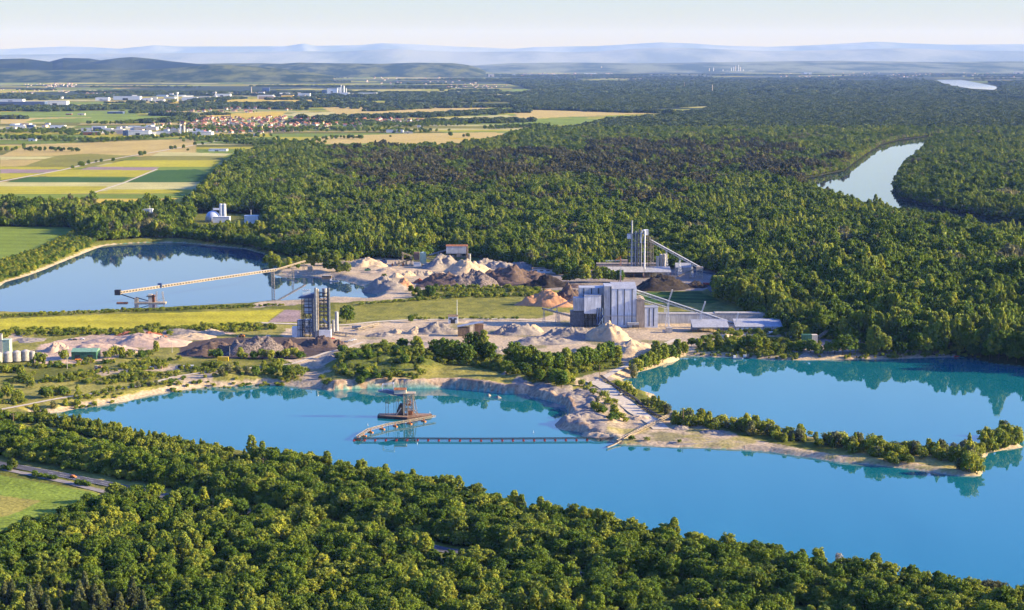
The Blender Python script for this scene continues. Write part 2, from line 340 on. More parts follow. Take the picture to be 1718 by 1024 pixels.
FIELDS = [  # hand-traced parcels, drawn from back to front: colour, outline in photo pixels
 (TAN,[(0,262),(45,243),(230,236),(330,233),(330,262)]), (OLIVE,[(0,263),(80,262),(150,258),(230,262),(150,281),(0,284)]), (PALE,[(0,263),(92,263),(75,267),(0,268)]),
 (TAN,[(0,268),(72,268),(40,279),(0,280)]), (CROPY,[(0,280),(140,281),(120,284),(0,284)]), (PLOW,[(0,284),(105,285),(75,290),(0,291)]), (CROPY,[(0,291),(72,291),(30,299),(0,302)]),
 (CROPD,[(10,306),(50,297),(218,298),(203,307)]), (CROPY,[(55,296),(107,285),(264,286),(251,297)]), (PLOW,[(134,285),(152,280),(268,281),(259,286)]),
 (CROPY,[(162,280),(211,269),(372,269),(362,280)]), (OLIVE,[(216,269),(244,262),(376,262),(372,269)]), (PALE,[(254,262),(269,255),(390,258),(376,262)]),
 (CROPG,[(267,281),(380,280),(420,306),(300,307),(232,300)]), (CROPD,[(265,286),(330,284),(420,307),(206,307)]), (PALE,[(-90,306),(430,306),(420,312),(350,320),(170,321),(-90,320)]), (CROPY,[(-90,313),(180,313),(160,325),(-90,326)]),
 (CROPY,[(190,318),(390,318),(370,325),(150,325)]), (CROPG,[(-90,326),(360,325),(335,333),(-90,334)]), (GOLD,[(-90,334),(340,333),(330,350),(150,350),(-90,342)]), (OLIVE,[(-90,342),(150,346),(330,352),(270,362),(-90,356)]),
 (CROPG,[(-130,378),(0,379),(128,381),(112,398),(60,420),(0,438),(-130,470)]),
 (CROPY,[(-130,540),(0,535),(200,527),(430,521),(476,519),(447,541),(370,548),(200,552),(0,555),(-130,560)]), (PLOW,[(478,520),(506,521),(506,541),(450,541)]),
 (OLIVE,[(562,512),(640,503),(690,500),(740,490),(980,489),(990,500),(910,530),(700,531),(600,540),(562,543)]),
 (CROPD,[(1068,492),(1172,489),(1208,505),(1195,509),(1080,508)]), (CROPG,[(-150,765),(0,797),(163,827),(180,845),(110,869),(60,890),(0,908),(-150,905)]),
 (DRY,[(-150,830),(0,832),(70,840),(20,864),(-150,900)]),
 (TAN,[(470,240),(560,228),(700,224),(830,222),(880,232),(820,240),(640,248),(500,246)]), (CROPG,[(510,243),(680,239),(560,250),(520,249)]), (GOLD,[(745,231),(820,233),(810,236),(760,234)]),
 (TAN,[(0,197),(170,196),(160,204),(0,208)]), (CROPG,[(60,200),(300,194),(300,199),(120,206),(40,206)]), (GOLD,[(305,194),(480,187),(470,198),(320,200)]),
 (GOLD,[(0,176),(110,178),(200,173),(60,186),(0,188)]), (CROPG,[(0,188),(230,186),(230,197),(0,198)]),(GOLD,[(230,172),(430,166),(440,170),(300,176)]),(GOLD,[(430,165),(570,162),(540,172),(440,176)]),
 (TAN,[(540,180),(700,178),(860,176),(760,190),(560,192)]), (PALE,[(490,190),(560,188),(560,194),(490,196)]), (PALE,[(735,198),(850,193),(860,196),(740,200)]), (TAN,[(860,185),(1000,182),(1110,190),(960,196),(870,200)]), (CROPG,[(860,200),(980,198),(1020,204),(960,210),(860,212)]),
 (PALE,[(1000,182),(1180,175),(1178,178),(1060,184)]), (PALE,[(1260,150),(1330,147),(1418,147),(1400,151),(1270,153)]), (PALE,[(940,155),(1010,148),(1050,146),(1045,151),(945,156)]),
 (TAN,[(860,160),(900,158),(920,163),(860,167)]), (CROPG,[(860,150),(915,148),(900,153),(860,154)]), (GOLD,[(1640,168),(1718,166),(1718,170),(1660,171)]),
]
FIELDS_V = [(1068,492),(1172,489),(1208,505),(1195,509),(1080,508)]
PAINT = [  # bare ground and yards: colour, wobble (m), outline
 (SAND,4,[(436,452),(560,438),(640,432),(700,438),(760,446),(880,450),(960,462),(1000,470),(960,486),(860,482),(740,486),(690,500),(620,506),(560,508),(430,516),(428,508),(560,496),(630,500),(600,474),(500,463)]),
 (GRAVEL,3,[(1000,440),(1100,446),(1180,448),(1222,462),(1210,474),(1180,488),(1060,490),(990,488),(900,486),(880,470)]),
 (DRY,3,[(430,541),(500,541),(560,545),(500,566),(430,566),(380,580),(300,560)]),
 (SAND,4,[(480,552),(560,548),(640,541),(700,537),(900,535),(930,525),(1230,528),(1340,532),(1345,562),(1190,572),(1150,596),(1110,610),(1050,625),(1010,645),(960,645),(940,610),(860,606),(800,592),(720,588),(640,575),(580,592),(556,602),(545,640),(508,640),(500,615),(470,600),(470,570)]),
 (DARKG,3,[(300,576),(370,566),(480,566),(560,570),(566,590),(500,602),(420,602),(300,598)]),
 ((.50,.36,.26),4,[(60,580),(150,562),(260,552),(350,549),(400,560),(330,566),(250,586),(180,606),(60,612)]), (SAND,3,[(0,560),(60,558),(30,572),(0,580)]),
 (SAND,4,[(150,628),(260,612),(330,612),(300,622),(180,634)]), (DRY,6,[(-60,640),(100,640),(260,620),(430,618),(500,620),(500,650),(300,655),(100,690),(-60,690)]),
 (SAND,5,[(290,650),(290,632),(350,624),(380,644),(300,656)]),
 (DRY,4,[(538,628),(640,634),(700,628),(780,618),(830,630),(880,645),(880,672),(538,668)]), ((.13,.15,.03),5,[(556,630),(590,595),(640,574),(700,584),(745,618),(700,628),(640,634)]), (GRASS,5,[(720,598),(830,598),(930,640),(900,650),(830,630),(760,618)]), ((.13,.14,.03),5,[(845,606),(1040,592),(1045,616),(960,634),(925,652),(850,642)]), (GRAVEL,4,[(860,640),(930,650),(1010,650),(1100,690),(1140,705),(1120,770),(1020,760),(900,720),(860,700)]),
 (SAND,4,[(1010,640),(1060,670),(1120,700),(1180,712),(1300,740),(1420,760),(1480,765),(1440,800),(1290,775),(1100,765),(1040,740),(1000,690)]), (TAN,4,[(1420,755),(1600,760),(1660,775),(1660,820),(1500,800)]),
 (GRAVEL,6,[(1330,562),(1450,575),(1560,585),(1640,596),(1640,612),(1340,612)]), (DRY,5,[(10,706),(80,716),(160,738),(260,762),(250,772),(140,756),(40,730)]),
]
def ground_colour(x, y, z):
    n = x.size; c = np.empty((n, 3)); c[:] = GRASS
    n1 = fbm(x/60, y/60, 21); n2 = fbm(x/18, y/18, 22, 3)
    t = np.clip((n1-.42)*5, 0, 1)[:, None]; c = c*(1-t)+np.array(DRY)*t*.8+c*t*.2
    # distant farmland: long parcels in blocks, each with its own crop
    far = y > 3200
    u = (x+.18*y); v = (y-.10*x); blk = np.floor(u/620+_h(np.floor(v/900).astype(np.int64), np.floor(v/900).astype(np.int64), 4)*3)
    st = np.floor(v/np.where(y > 9000, 300, 130)+.0*blk); idx = _h(blk.astype(np.int64), st.astype(np.int64), 77)
    pal = np.array([CROPY, OLIVE, CROPG, CROPG, PALE, OLIVE, CROPG, GRASS, TAN, CROPY]); fc = pal[np.minimum((idx*len(pal)).astype(int), len(pal)-1)]*.85
    c[far] = fc[far]
    fw = (y > 9000) & (vnoise(u/2500, v/1500, 35)+(x > 0)*.4 > .42) & (vnoise(u/900, v/700, 31)+.35*vnoise(u/250, v/260, 32) > np.where(y > 15000, .55, .8)); c[fw] = (.04, .055, .03)
    for col, pts in FIELDS:
        m = inside(poly(pts, ZL), x, y); c[m] = col
    wx = x+(fbm(x/16, y/16, 41)-.5)*14; wy = y+(fbm(x/16, y/16, 42)-.5)*22
    w = inside(WOOD, wx, wy)
    for o in OPENS: w &= ~inside(o, x, y)
    w &= ~((y > 18500) & (vnoise(u/1500, v/1300, 36)+.3*vnoise(u/500, v/500, 37) > .55))
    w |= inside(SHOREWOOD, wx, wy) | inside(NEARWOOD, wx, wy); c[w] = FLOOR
    for col, wob, pts in PAINT:
        jx = x+(fbm(x/(wob*4), y/(wob*4), 51)-.5)*wob*3; jy = y+(fbm(x/(wob*4), y/(wob*4), 52)-.5)*wob*5
        m = inside(poly(pts, ZL), jx, jy); c[m] = col
    near = (y < 2700); crop = np.zeros(n, bool)
    for col, pts in FIELDS:
        if col not in (OLIVE, DRY, TAN): crop |= inside(poly(pts, ZL), x, y)
    # worn, mottled yard ground and rough grass
    bare = near & (c.sum(1) > .75) & (z > .5); t = np.clip((fbm(x/14, y/20, 63, 4)-.46)*5, 0, 1)*.55; k_ = bare = bare & ~crop; c[k_] = (c*(1-t[:, None])+np.array((.25,.205,.16))*t[:, None])[k_]
    t = np.clip((fbm(x/26, y/30, 64, 4)-.60)*8, 0, 1)*.7; c[k_] = (c*(1-t[:, None])+np.array((.15,.15,.05))*t[:, None])[k_]
    k_ = near & ~bare & ~w & ~crop & (c[:, 1] > c[:, 0]*.8) & (c.sum(1) < .62) & (c.sum(1) > .2); t = np.clip((fbm(x/9, y/12, 65, 4)-.45)*5, 0, 1)*.5; c[k_] = (c*(1-t[:, None])+np.array((.075,.095,.025))*t[:, None])[k_]
    cr = crop | (inside(poly([(-90,225),(430,225),(430,356),(-90,356)], ZL), x, y) & ~w); st_ = np.sin((y[cr]+.12*x[cr])*2*np.pi/46+3*fbm(x[cr]/200, y[cr]/200, 66)); c[cr] *= (.93+.09*st_+.34*(fbm(x[cr]/70, y[cr]/120, 67)-.5))[:, None]
    vy = inside(poly(FIELDS_V, ZL), x, y); c[vy] *= (.72+.5*(np.sin((x[vy]*.25+y[vy])*2*np.pi/26) > 0))[:, None]
    d = np.full(n, 99.); 
    d[near] = np.minimum(pdist(LAKE_A, x[near], y[near], lim=20), pdist(LAKE_C, x[near], y[near], lim=20))
    s = (z < 3.0+1.2*n2) & (d < np.where(y > 1900, 1.5, 5)+np.where((y > 1900) & (x > -560), 1, 6)*n1) & ~w & near; c[s] = np.array(SAND)*.92
    cf = (inside(CLIFF, x, y) | inside(poly([(840,640),(1010,640),(1010,745),(900,720),(880,672)], 0), x, y)) & (z > .02) & (d < 4.5+5*fbm(x/8, y/8, 68, 3)); c[cf] = (.47,.34,.22); st = cf & (fbm(x/4, z*1.5+y/9, 69, 3) > .52); c[st] = (.30,.21,.14)
    sp = inside(SPIT, x, y) & (z > 0.5); t = (np.clip((n2-.5)*6, 0, 1)*.75)[:, None]; cc = c*(1-t)+np.array(DRY)*t; c[sp] = cc[sp]
    c[(z < 0.02) & (y < 2700)] = (.10, .28, .24); c[(z < 0.02) & (y >= 2700)] = FLOOR
    return c*(.86+.28*fbm(x/5, y/5, 61, 3))[:, None]*(.9+.2*n1)[:, None]
ys = [560.]
while ys[-1] < 90000: ys.append(ys[-1]*(1+(.0019 if ys[-1] < 2700 else (.0035 if ys[-1] < 6500 else .007))))
ys = np.array([-3000, -500, 100, 350]+ys)
ts = np.concatenate([[-6, -3, -1.5, -.8, -.5], np.linspace(-.42, .42, 660), [.5, .8, 1.5, 3, 6]])
X = np.outer(np.maximum(ys, 900*(ys < 560)+0), ts); Y = np.repeat(ys[:, None], len(ts), 1)
gx, gy = X.ravel(), Y.ravel(); core = (gy > 500) & (np.abs(gx) < .43*gy)
gz = np.full(gx.shape, 4.5); mm = core & (gy < 8000); gz[mm] = land(gx[mm], gy[mm])
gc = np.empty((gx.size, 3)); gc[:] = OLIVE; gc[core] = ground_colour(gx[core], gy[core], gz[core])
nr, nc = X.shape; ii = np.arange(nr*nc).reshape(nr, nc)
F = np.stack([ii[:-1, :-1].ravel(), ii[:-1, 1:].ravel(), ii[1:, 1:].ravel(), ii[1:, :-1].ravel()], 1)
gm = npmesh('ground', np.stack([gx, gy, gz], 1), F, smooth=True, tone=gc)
m = bpy.data.materials.new('earth_and_fields'); m.use_nodes = True; N = m.node_tree.nodes; L = m.node_tree.links
b = N['Principled BSDF']; b.inputs['Roughness'].default_value = .95; b.inputs['Specular IOR Level'].default_value = .05
at = N.new('ShaderNodeAttribute'); at.attribute_name = 'tone'; ge = N.new('ShaderNodeNewGeometry')
n = N.new('ShaderNodeTexNoise'); n.inputs['Scale'].default_value = .45; n.inputs['Detail'].default_value = 5; L.new(ge.outputs['Position'], n.inputs['Vector'])
mr = N.new('ShaderNodeMapRange'); mr.inputs[1].default_value = .3; mr.inputs[2].default_value = .7; mr.inputs[3].default_value = .62; mr.inputs[4].default_value = 1.3; L.new(n.outputs[0], mr.inputs[0])
mx = N.new('ShaderNodeMix'); mx.data_type = 'RGBA'; mx.blend_type = 'MULTIPLY'; mx.inputs['Factor'].default_value = 1
L.new(at.outputs['Color'], mx.inputs['A']); L.new(mr.outputs[0], mx.inputs['B']); L.new(mx.outputs['Result'], b.inputs['Base Color'])
bp = N.new('ShaderNodeBump'); bp.inputs['Distance'].default_value = .5; bp.inputs['Strength'].default_value = .8; L.new(n.outputs[0], bp.inputs['Height']); L.new(bp.outputs[0], b.inputs['Normal'])
go = link('ground', gm, m); tag(go, 'flat river plain with crop fields, meadows, sandy gravel pit yards and banks', kind='structure')

# ================================================================ WATER
def water_mat(name, body, rough=.02, bump=.012, sc=.25, refl=1.0):
    m = bpy.data.materials.new(name); m.use_nodes = True; N = m.node_tree.nodes; L = m.node_tree.links
    b = N['Principled BSDF']; b.inputs['Base Color'].default_value = (*body, 1); b.inputs['Roughness'].default_value = rough
    b.inputs['IOR'].default_value = 1.333; b.inputs['Specular IOR Level'].default_value = refl
    ge = N.new('ShaderNodeNewGeometry'); mp = N.new('ShaderNodeMapping'); mp.inputs['Scale'].default_value = (1, .5, 1); L.new(ge.outputs['Position'], mp.inputs[0])
    n = N.new('ShaderNodeTexNoise'); n.inputs['Scale'].default_value = sc; n.inputs['Detail'].default_value = 4; L.new(mp.outputs[0], n.inputs['Vector'])
    bp = N.new('ShaderNodeBump'); bp.inputs['Distance'].default_value = bump
    n2 = N.new('ShaderNodeTexNoise'); n2.inputs['Scale'].default_value = .012; n2.inputs['Detail'].default_value = 5; n2.inputs['Distortion'].default_value = 1.2; m5 = N.new('ShaderNodeMapping'); m5.inputs['Scale'].default_value = (1, .35, 1); m5.inputs['Rotation'].default_value = (0, 0, .3); L.new(ge.outputs['Position'], m5.inputs[0]); L.new(m5.outputs[0], n2.inputs['Vector'])
    q1 = N.new('ShaderNodeMapRange'); q1.inputs[1].default_value = .42; q1.inputs[2].default_value = .68; q1.inputs[3].default_value = .4; q1.inputs[4].default_value = 3.2; L.new(n2.outputs[0], q1.inputs[0]); L.new(q1.outputs[0], bp.inputs['Strength'])
    q2 = N.new('ShaderNodeMix'); q2.data_type = 'RGBA'; q2.inputs['A'].default_value = (*[c*.82 for c in body], 1); q2.inputs['B'].default_value = (body[0]+.01, body[1]*1.15, body[2]*1.1, 1); L.new(n2.outputs[0], q2.inputs['Factor']); L.new(q2.outputs['Result'], b.inputs['Base Color'])
    L.new(n.outputs[0], bp.inputs['Height']); L.new(bp.outputs[0], b.inputs['Normal'])
    return m
WM1 = water_mat('turquoise_water', (.0, .125, .155)); WM2 = water_mat('calm_blue_water', (.01, .055, .125)); WM3 = water_mat('river_water', (.01, .035, .045))
def water(pl, name, m, label, z=0.0, grow=3.0):
    # the sheet runs a little under the banks, so the shoreline is where land and water meet
    c = pl.mean(0); n = len(pl); q = []
    area = sum(pl[i][0]*pl[(i+1) % n][1]-pl[(i+1) % n][0]*pl[i][1] for i in range(n)); sgn = 1 if area > 0 else -1
    for i in range(n):
        a, b2 = pl[i-1], pl[(i+1) % n]; d = b2-a; L2 = math.hypot(*d)+1e-6
        q.append((pl[i][0]+sgn*d[1]/L2*grow, pl[i][1]-sgn*d[0]/L2*grow, z))
    me = bpy.data.meshes.new(name)
    from mathutils.geometry import tessellate_polygon
    tr = tessellate_polygon([[Vector(v) for v in q]])
    me.from_pydata(q, [], [tuple(t) for t in tr]); me.update()
    for p in me.polygons:
        pass
    o = link(name, me, m); tag(o, label, kind='structure')
    import bmesh
    bm = bmesh.new(); bm.from_mesh(me); bmesh.ops.recalc_face_normals(bm, faces=bm.faces)
    if sum(f.normal.z for f in bm.faces) < 0: bmesh.ops.reverse_faces(bm, faces=bm.faces)
    bm.to_mesh(me); bm.free(); return o
water(LAKE_A, 'lake_water', WM1, 'turquoise gravel pit lake wrapping round the sandy spit')
water(LAKE_C, 'lake_water', WM2, 'calm pale blue lake at the left behind the long crop field')
water(RIVER, 'river_water', WM3, 'old river arm shining between the woods at the right')
def sheet(pl, name, m, label, z):
    me = bpy.data.meshes.new(name); me.from_pydata([(p[0], p[1], z) for p in pl], [], [tuple(range(len(pl)))]); me.update()
    if me.polygons[0].normal.z < 0: me.flip_normals()
    return tag(link(name, me, m), label, kind='structure')
sheet(poly([(1571,134),(1612,134),(1640,139),(1676,146),(1668,151),(1630,149),(1606,145),(1592,143),(1580,139)], 5.5), 'lake_water', WM3, 'bright distant lake beyond the forest at the upper right', 5.5)
sheet(poly([(1120,243),(1290,242),(1330,244),(1330,247),(1200,248),(1120,246)], 5), 'pond_water', WM3, 'narrow dark pond with a green dredger in the middle of the forest', 5)
sheet(poly([(1156,126),(1175,127),(1185,129),(1165,129)], 6), 'pond_water', WM3, 'tiny bright pond near the distant refinery', 6)

# ================================================================ ROADS, TRACKS
ASPH = mat('asphalt', (.085,.085,.095), .85, var=.1, scale=.3); TRACK = mat('track_gravel', (.52,.45,.34), .95, var=.1, scale=.4)
FTRK = mat('farm_track', (.26,.23,.20), .95, var=.1, scale=.3); LINE = mat('road_paint', (.75,.75,.75), .6, var=.05)
def centre(pts, step=6):
    out = []
    for (a, b2) in zip(pts[:-1], pts[1:]):
        xa, ya = P(*a, ZL); xb, yb = P(*b2, ZL); k = max(1, int(math.hypot(xb-xa, yb-ya)/step))
        out += [(xa+(xb-xa)*i/k, ya+(yb-ya)*i/k) for i in range(k)]
    out.append(tuple(float(v) for v in P(*pts[-1], ZL))); a = np.array(out, float)
    for _ in range(6): a[1:-1] = (a[:-2]+2*a[1:-1]+a[2:])/4
    return a
def ribbon(a, off, w, dz, dash=None):
    t = np.gradient(a, axis=0); t /= np.hypot(t[:, 0], t[:, 1])[:, None]+1e-9; nrm = np.stack([-t[:, 1], t[:, 0]], 1)
    l = a+nrm*(off+w/2); r = a+nrm*(off-w/2); z = land(a[:, 0], a[:, 1]); z = np.maximum(np.maximum(z, land(l[:, 0], l[:, 1])), land(r[:, 0], r[:, 1]))+dz
    for _ in range(3): z[1:-1] = np.maximum(z[1:-1], (z[:-2]+z[2:])/2)
    V = []; F = []
    for i in range(len(a)): V += [(*l[i], z[i]), (*r[i], z[i])]
    for i in range(len(a)-1):
        if dash and i % 2: continue
        F.append((2*i, 2*i+1, 2*i+3, 2*i+2))
    return V, F
def road(name, pts, w, m, label, dz=.25, marks=False):
    a = centre(pts); V, F = ribbon(a, 0, w, dz); me = bpy.data.meshes.new(name); me.from_pydata(V, [], F); me.update()
    o = tag(link(name, me, m), label, kind='structure')
    if marks:
        V = []; F = []
        for off, ww, ds in ((0, .18, True), (w/2-.35, .16, None), (-w/2+.35, .16, None)):
            v, f = ribbon(a, off, ww, dz+.03, ds); F += [tuple(i+len(V) for i in q) for q in f]; V += v
        me = bpy.data.meshes.new('road_markings'); me.from_pydata(V, [], F); me.update(); tag(link('road_markings', me, LINE), 'white dashed centre line and edge lines on the asphalt road', kind='structure')
    return o
road('road', [(-120,757),(0,779),(90,795),(180,813),(300,837),(450,866),(600,894),(740,922),(900,953),(1100,988),(1400,1044),(1718,1104)], 8.5, ASPH, 'two lane asphalt road running between the woods at the lower left', marks=True)
road('farm_track', [(-120,768),(0,787),(80,803),(168,824),(200,832)], 5, FTRK, 'grey farm track beside the lower left meadow')
road('forest_road', [(1150,455),(1195,459),(1210,466),(1200,474),(1190,480),(1196,490),(1228,502),(1290,506)], 8, ASPH, 'curving asphalt access road at the edge of the dark wood')
road('dam_road', [(994,640),(1017,652),(1043,673),(1076,693),(1098,705),(1110,716)], 12, TRACK, 'pale gravel road along the dam between the two lakes')
road('gravel_track', [(1004,640),(1015,633),(1038,620),(1063,610),(1088,597),(1110,580),(1140,568)], 6, TRACK, 'pale track climbing from the dam to the gravel works')
road('gravel_track', [(-90,700),(0,689),(51,678),(122,665),(183,657),(259,643),(292,632),(355,624),(430,617),(493,612),(518,602),(582,584),(610,574)], 4, TRACK, 'narrow sandy track above the left shore')
road('gravel_track', [(430,542),(570,547),(633,540),(694,537),(785,536),(859,536),(935,540)], 7, TRACK, 'pale road behind the gravel heaps along the green field')
road('gravel_track', [(1100,752),(1180,750),(1290,756),(1380,770)], 4, TRACK, 'faint track along the sandy spit')
road('field_track', [(-90,322),(0,305),(107,285),(160,272),(250,257),(330,243),(380,235)], 9, TRACK, 'pale field track running diagonally between the crop parcels')
road('field_track', [(150,326),(208,307),(264,284)], 6, TRACK, 'short field track branching to the front edge of the parcels')

# ================================================================ HILLS AND MOUNTAINS
def ridge(name, dist, depth, pts, m, label, seed, base=4.0, rough=.10, nx=420):
    """range of hills: crest heights follow the skyline, slopes fall to front and back with spurs"""
    a = np.array(pts, float); px = np.linspace(a[0, 0], a[-1, 0], nx); py = np.interp(px, a[:, 0], a[:, 1])
    dy = (HP/2-py)/FPX; cy = CP+dy*SP; cz = -SP+dy*CP; xs = (px-W/2)/FPX/cy*dist; zs = np.maximum(CAMH+cz/cy*dist, base+2)
    vs = np.linspace(-1, 1, 41); Xg = np.repeat(xs[None, :], 41, 0)*(1+vs[:, None]*depth/dist); Yg = dist+vs[:, None]*depth+np.zeros_like(Xg)
    prof = (1-np.abs(vs)**1.5)[:, None]
    sp = fbm(Xg/(depth*.35), Yg/(depth*.5), seed, 5)
    Z = base-3+(zs[None, :]-base)*np.clip(prof-(1-prof)*0-(sp-.35)*rough*6*(np.abs(vs)[:, None])*(1-np.abs(vs))[:, None]*2, 0, 1)
    nr, nc = Z.shape; ii = np.arange(nr*nc).reshape(nr, nc)
    F = np.stack([ii[:-1, :-1].ravel(), ii[:-1, 1:].ravel(), ii[1:, 1:].ravel(), ii[1:, :-1].ravel()], 1)
    return tag(link(name, npmesh(name, np.stack([Xg, Yg, Z], -1).reshape(-1, 3), F, smooth=True), m), label, kind='structure')
def hill_mat(name, a, b2, sc, thr=(.42, .56)):
    m = bpy.data.materials.new(name); m.use_nodes = True; N = m.node_tree.nodes; L = m.node_tree.links
    b = N['Principled BSDF']; b.inputs['Roughness'].default_value = 1; b.inputs['Specular IOR Level'].default_value = 0
    ge = N.new('ShaderNodeNewGeometry'); mp = N.new('ShaderNodeMapping'); mp.inputs['Scale'].default_value = (1, .45, 1); L.new(ge.outputs['Position'], mp.inputs[0])
    n = N.new('ShaderNodeTexNoise'); n.inputs['Scale'].default_value = sc; n.inputs['Detail'].default_value = 8; n.inputs['Roughness'].default_value = .62; L.new(mp.outputs[0], n.inputs['Vector'])
    r = N.new('ShaderNodeValToRGB'); r.color_ramp.elements[0].position = thr[0]; r.color_ramp.elements[0].color = (*a, 1); r.color_ramp.elements[1].position = thr[1]; r.color_ramp.elements[1].color = (*b2, 1)
    L.new(n.outputs[0], r.inputs[0]); L.new(r.outputs[0], b.inputs['Base Color']); return m
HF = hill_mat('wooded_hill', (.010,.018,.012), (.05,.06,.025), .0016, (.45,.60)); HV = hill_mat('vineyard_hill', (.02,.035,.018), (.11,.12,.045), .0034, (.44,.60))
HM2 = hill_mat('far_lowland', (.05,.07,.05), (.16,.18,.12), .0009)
HM = hill_mat('mountain_haze_tinted', (.15,.18,.18), (.25,.27,.24), .0003)  # pale colour takes on part of the haze over these ranges
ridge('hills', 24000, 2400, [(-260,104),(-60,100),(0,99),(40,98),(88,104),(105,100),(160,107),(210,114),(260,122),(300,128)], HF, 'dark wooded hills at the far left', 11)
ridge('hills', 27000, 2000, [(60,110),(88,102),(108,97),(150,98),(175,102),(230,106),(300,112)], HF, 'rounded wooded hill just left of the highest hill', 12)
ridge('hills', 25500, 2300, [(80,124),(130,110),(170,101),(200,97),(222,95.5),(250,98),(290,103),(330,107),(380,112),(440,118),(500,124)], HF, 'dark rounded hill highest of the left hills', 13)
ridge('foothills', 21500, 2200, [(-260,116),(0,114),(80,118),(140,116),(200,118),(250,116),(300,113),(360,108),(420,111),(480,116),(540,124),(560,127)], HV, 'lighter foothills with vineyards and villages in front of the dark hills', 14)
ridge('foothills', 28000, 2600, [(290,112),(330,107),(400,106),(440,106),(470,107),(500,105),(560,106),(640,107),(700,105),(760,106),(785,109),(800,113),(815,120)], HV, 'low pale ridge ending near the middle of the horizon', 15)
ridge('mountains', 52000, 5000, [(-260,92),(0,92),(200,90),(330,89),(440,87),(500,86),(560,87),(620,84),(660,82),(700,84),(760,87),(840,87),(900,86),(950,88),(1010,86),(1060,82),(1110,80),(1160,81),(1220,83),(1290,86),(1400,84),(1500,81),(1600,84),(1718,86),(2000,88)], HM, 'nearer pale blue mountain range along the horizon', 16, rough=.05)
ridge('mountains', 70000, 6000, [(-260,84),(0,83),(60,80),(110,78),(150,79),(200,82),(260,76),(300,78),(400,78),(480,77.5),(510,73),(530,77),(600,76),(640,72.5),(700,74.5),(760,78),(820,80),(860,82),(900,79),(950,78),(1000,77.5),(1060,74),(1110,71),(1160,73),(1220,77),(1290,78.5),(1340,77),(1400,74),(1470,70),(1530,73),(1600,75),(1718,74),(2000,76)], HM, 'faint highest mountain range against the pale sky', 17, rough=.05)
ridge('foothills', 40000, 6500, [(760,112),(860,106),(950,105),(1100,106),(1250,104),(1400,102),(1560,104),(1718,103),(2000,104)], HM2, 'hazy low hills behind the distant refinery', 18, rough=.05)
# ================================================================ TREES
LEAF = foliage_mat('leaves_broadleaf', (.126, .190, .02), .2, trans=.3)
LEAFF_SHADED = foliage_mat('leaves_far_woods_shaded', (.068, .10, .026), .2, trans=.2)  # darker leaf colour stands in for the self-shade missing in far crowns
LEAFL = foliage_mat('leaves_light', (.235, .275, .036), .14, trans=.3)
LEAFG = foliage_mat('leaves_silver', (.16, .165, .07), .12)
LEAFD = foliage_mat('leaves_shrub', (.105, .175, .022), .2, trans=.3)
LEAFP = foliage_mat('needles_pine', (.105, .105, .042), .2, trans=.1)
LEAFW = foliage_mat('leaves_blossom', (.46, .42, .37), .05)
BARK = mat('bark', (.12, .09, .06), .9, var=.15, scale=2)
def crown(seed, R, H, z0, nclump, nleaf, leaf, shape='round', rc=None, core=True, spread=1.0):
    """leaf quads in clumps spread through the crown volume; tone (per clump and leaf) is the leaf colour variety"""
    g = np.random.default_rng(seed); rc = rc or R*.32
    k = np.arange(nclump); u = g.random(nclump)
    if shape == 'round':
        ct = 1-1.75*(k+.5)/nclump; ph = k*2.39996+g.random(nclump)*.8; st = np.sqrt(np.clip(1-ct*ct, 0, 1)); rr = .62+.33*g.random(nclump)
        rr[::5] *= .45
        lob = 1+.2*np.sin(ph*2+seed)+.16*np.sin(ph*3+seed*2)+.12*np.sin(ct*7+seed)
        c = np.stack([R*rr*lob*st*np.cos(ph), R*rr*lob*st*np.sin(ph), z0+H*(.5+.46*ct*rr)], 1)
    elif shape == 'column':
        h = (k+.5)/nclump; ph = k*2.39996+g.random(nclump); rad = R*np.sin(np.pi*np.clip(h*.86+.1, 0, 1))**.6*(.45+.5*g.random(nclump))
        c = np.stack([rad*np.cos(ph), rad*np.sin(ph), z0+H*h], 1)
    elif shape == 'cone':
        h = (k+.5)/nclump; ph = k*2.39996+g.random(nclump); rad = R*(1-h)**.8*(.55+.45*g.random(nclump))
        c = np.stack([rad*np.cos(ph), rad*np.sin(ph), z0+H*h**.9], 1)
    else:   # pine: flat plates on top of a bare stem
        h = (k+.5)/nclump; ph = k*2.39996+g.random(nclump); rad = R*(.35+.65*np.sin(np.pi*(.25+.7*h)))*(.4+.6*g.random(nclump))
        c = np.stack([rad*np.cos(ph), rad*np.sin(ph), z0+H*h], 1)
    sc = rc*(.5+.95*g.random(nclump)**1.3)
    if shape == 'cone': sc = rc*(1.15-.75*h)
    ct = g.normal(size=(nclump, nleaf, 3)); ct /= np.linalg.norm(ct, axis=2, keepdims=True)+1e-9
    rad = (.55+.5*g.random((nclump, nleaf, 1)))
    sq = np.array([1, 1, .72 if shape != 'pine' else .4])
    p = c[:, None, :]+ct*rad*sc[:, None, None]*sq*spread
    nrm = ct*.9+g.normal(size=ct.shape)*.45+np.array([0, 0, .35]); nrm /= np.linalg.norm(nrm, axis=2, keepdims=True)
    a = np.cross(nrm, g.normal(size=ct.shape)); a /= np.linalg.norm(a, axis=2, keepdims=True)+1e-9; b = np.cross(nrm, a)
    L = leaf*(.6+.8*g.random((nclump, nleaf, 1)))/2; a *= L; b *= L*.8
    bend = nrm*L*.35
    V = np.stack([p-a-b, p+a-b+bend, p+a+b, p-a+b+bend], 2).reshape(-1, 3)
    F = np.arange(len(V)).reshape(-1, 4)
    tc = .8+.4*g.random((nclump, 1)); hue = (g.random((nclump, 1))-.5)*.22; tl = .85+.3*g.random((nclump, nleaf))
    t = tc*tl; T = np.stack([t*(1+hue), t, t*(1-hue)], 2); T = np.repeat(T.reshape(-1, 1, 3), 4, 1).reshape(-1, 3)
    return V, F, T
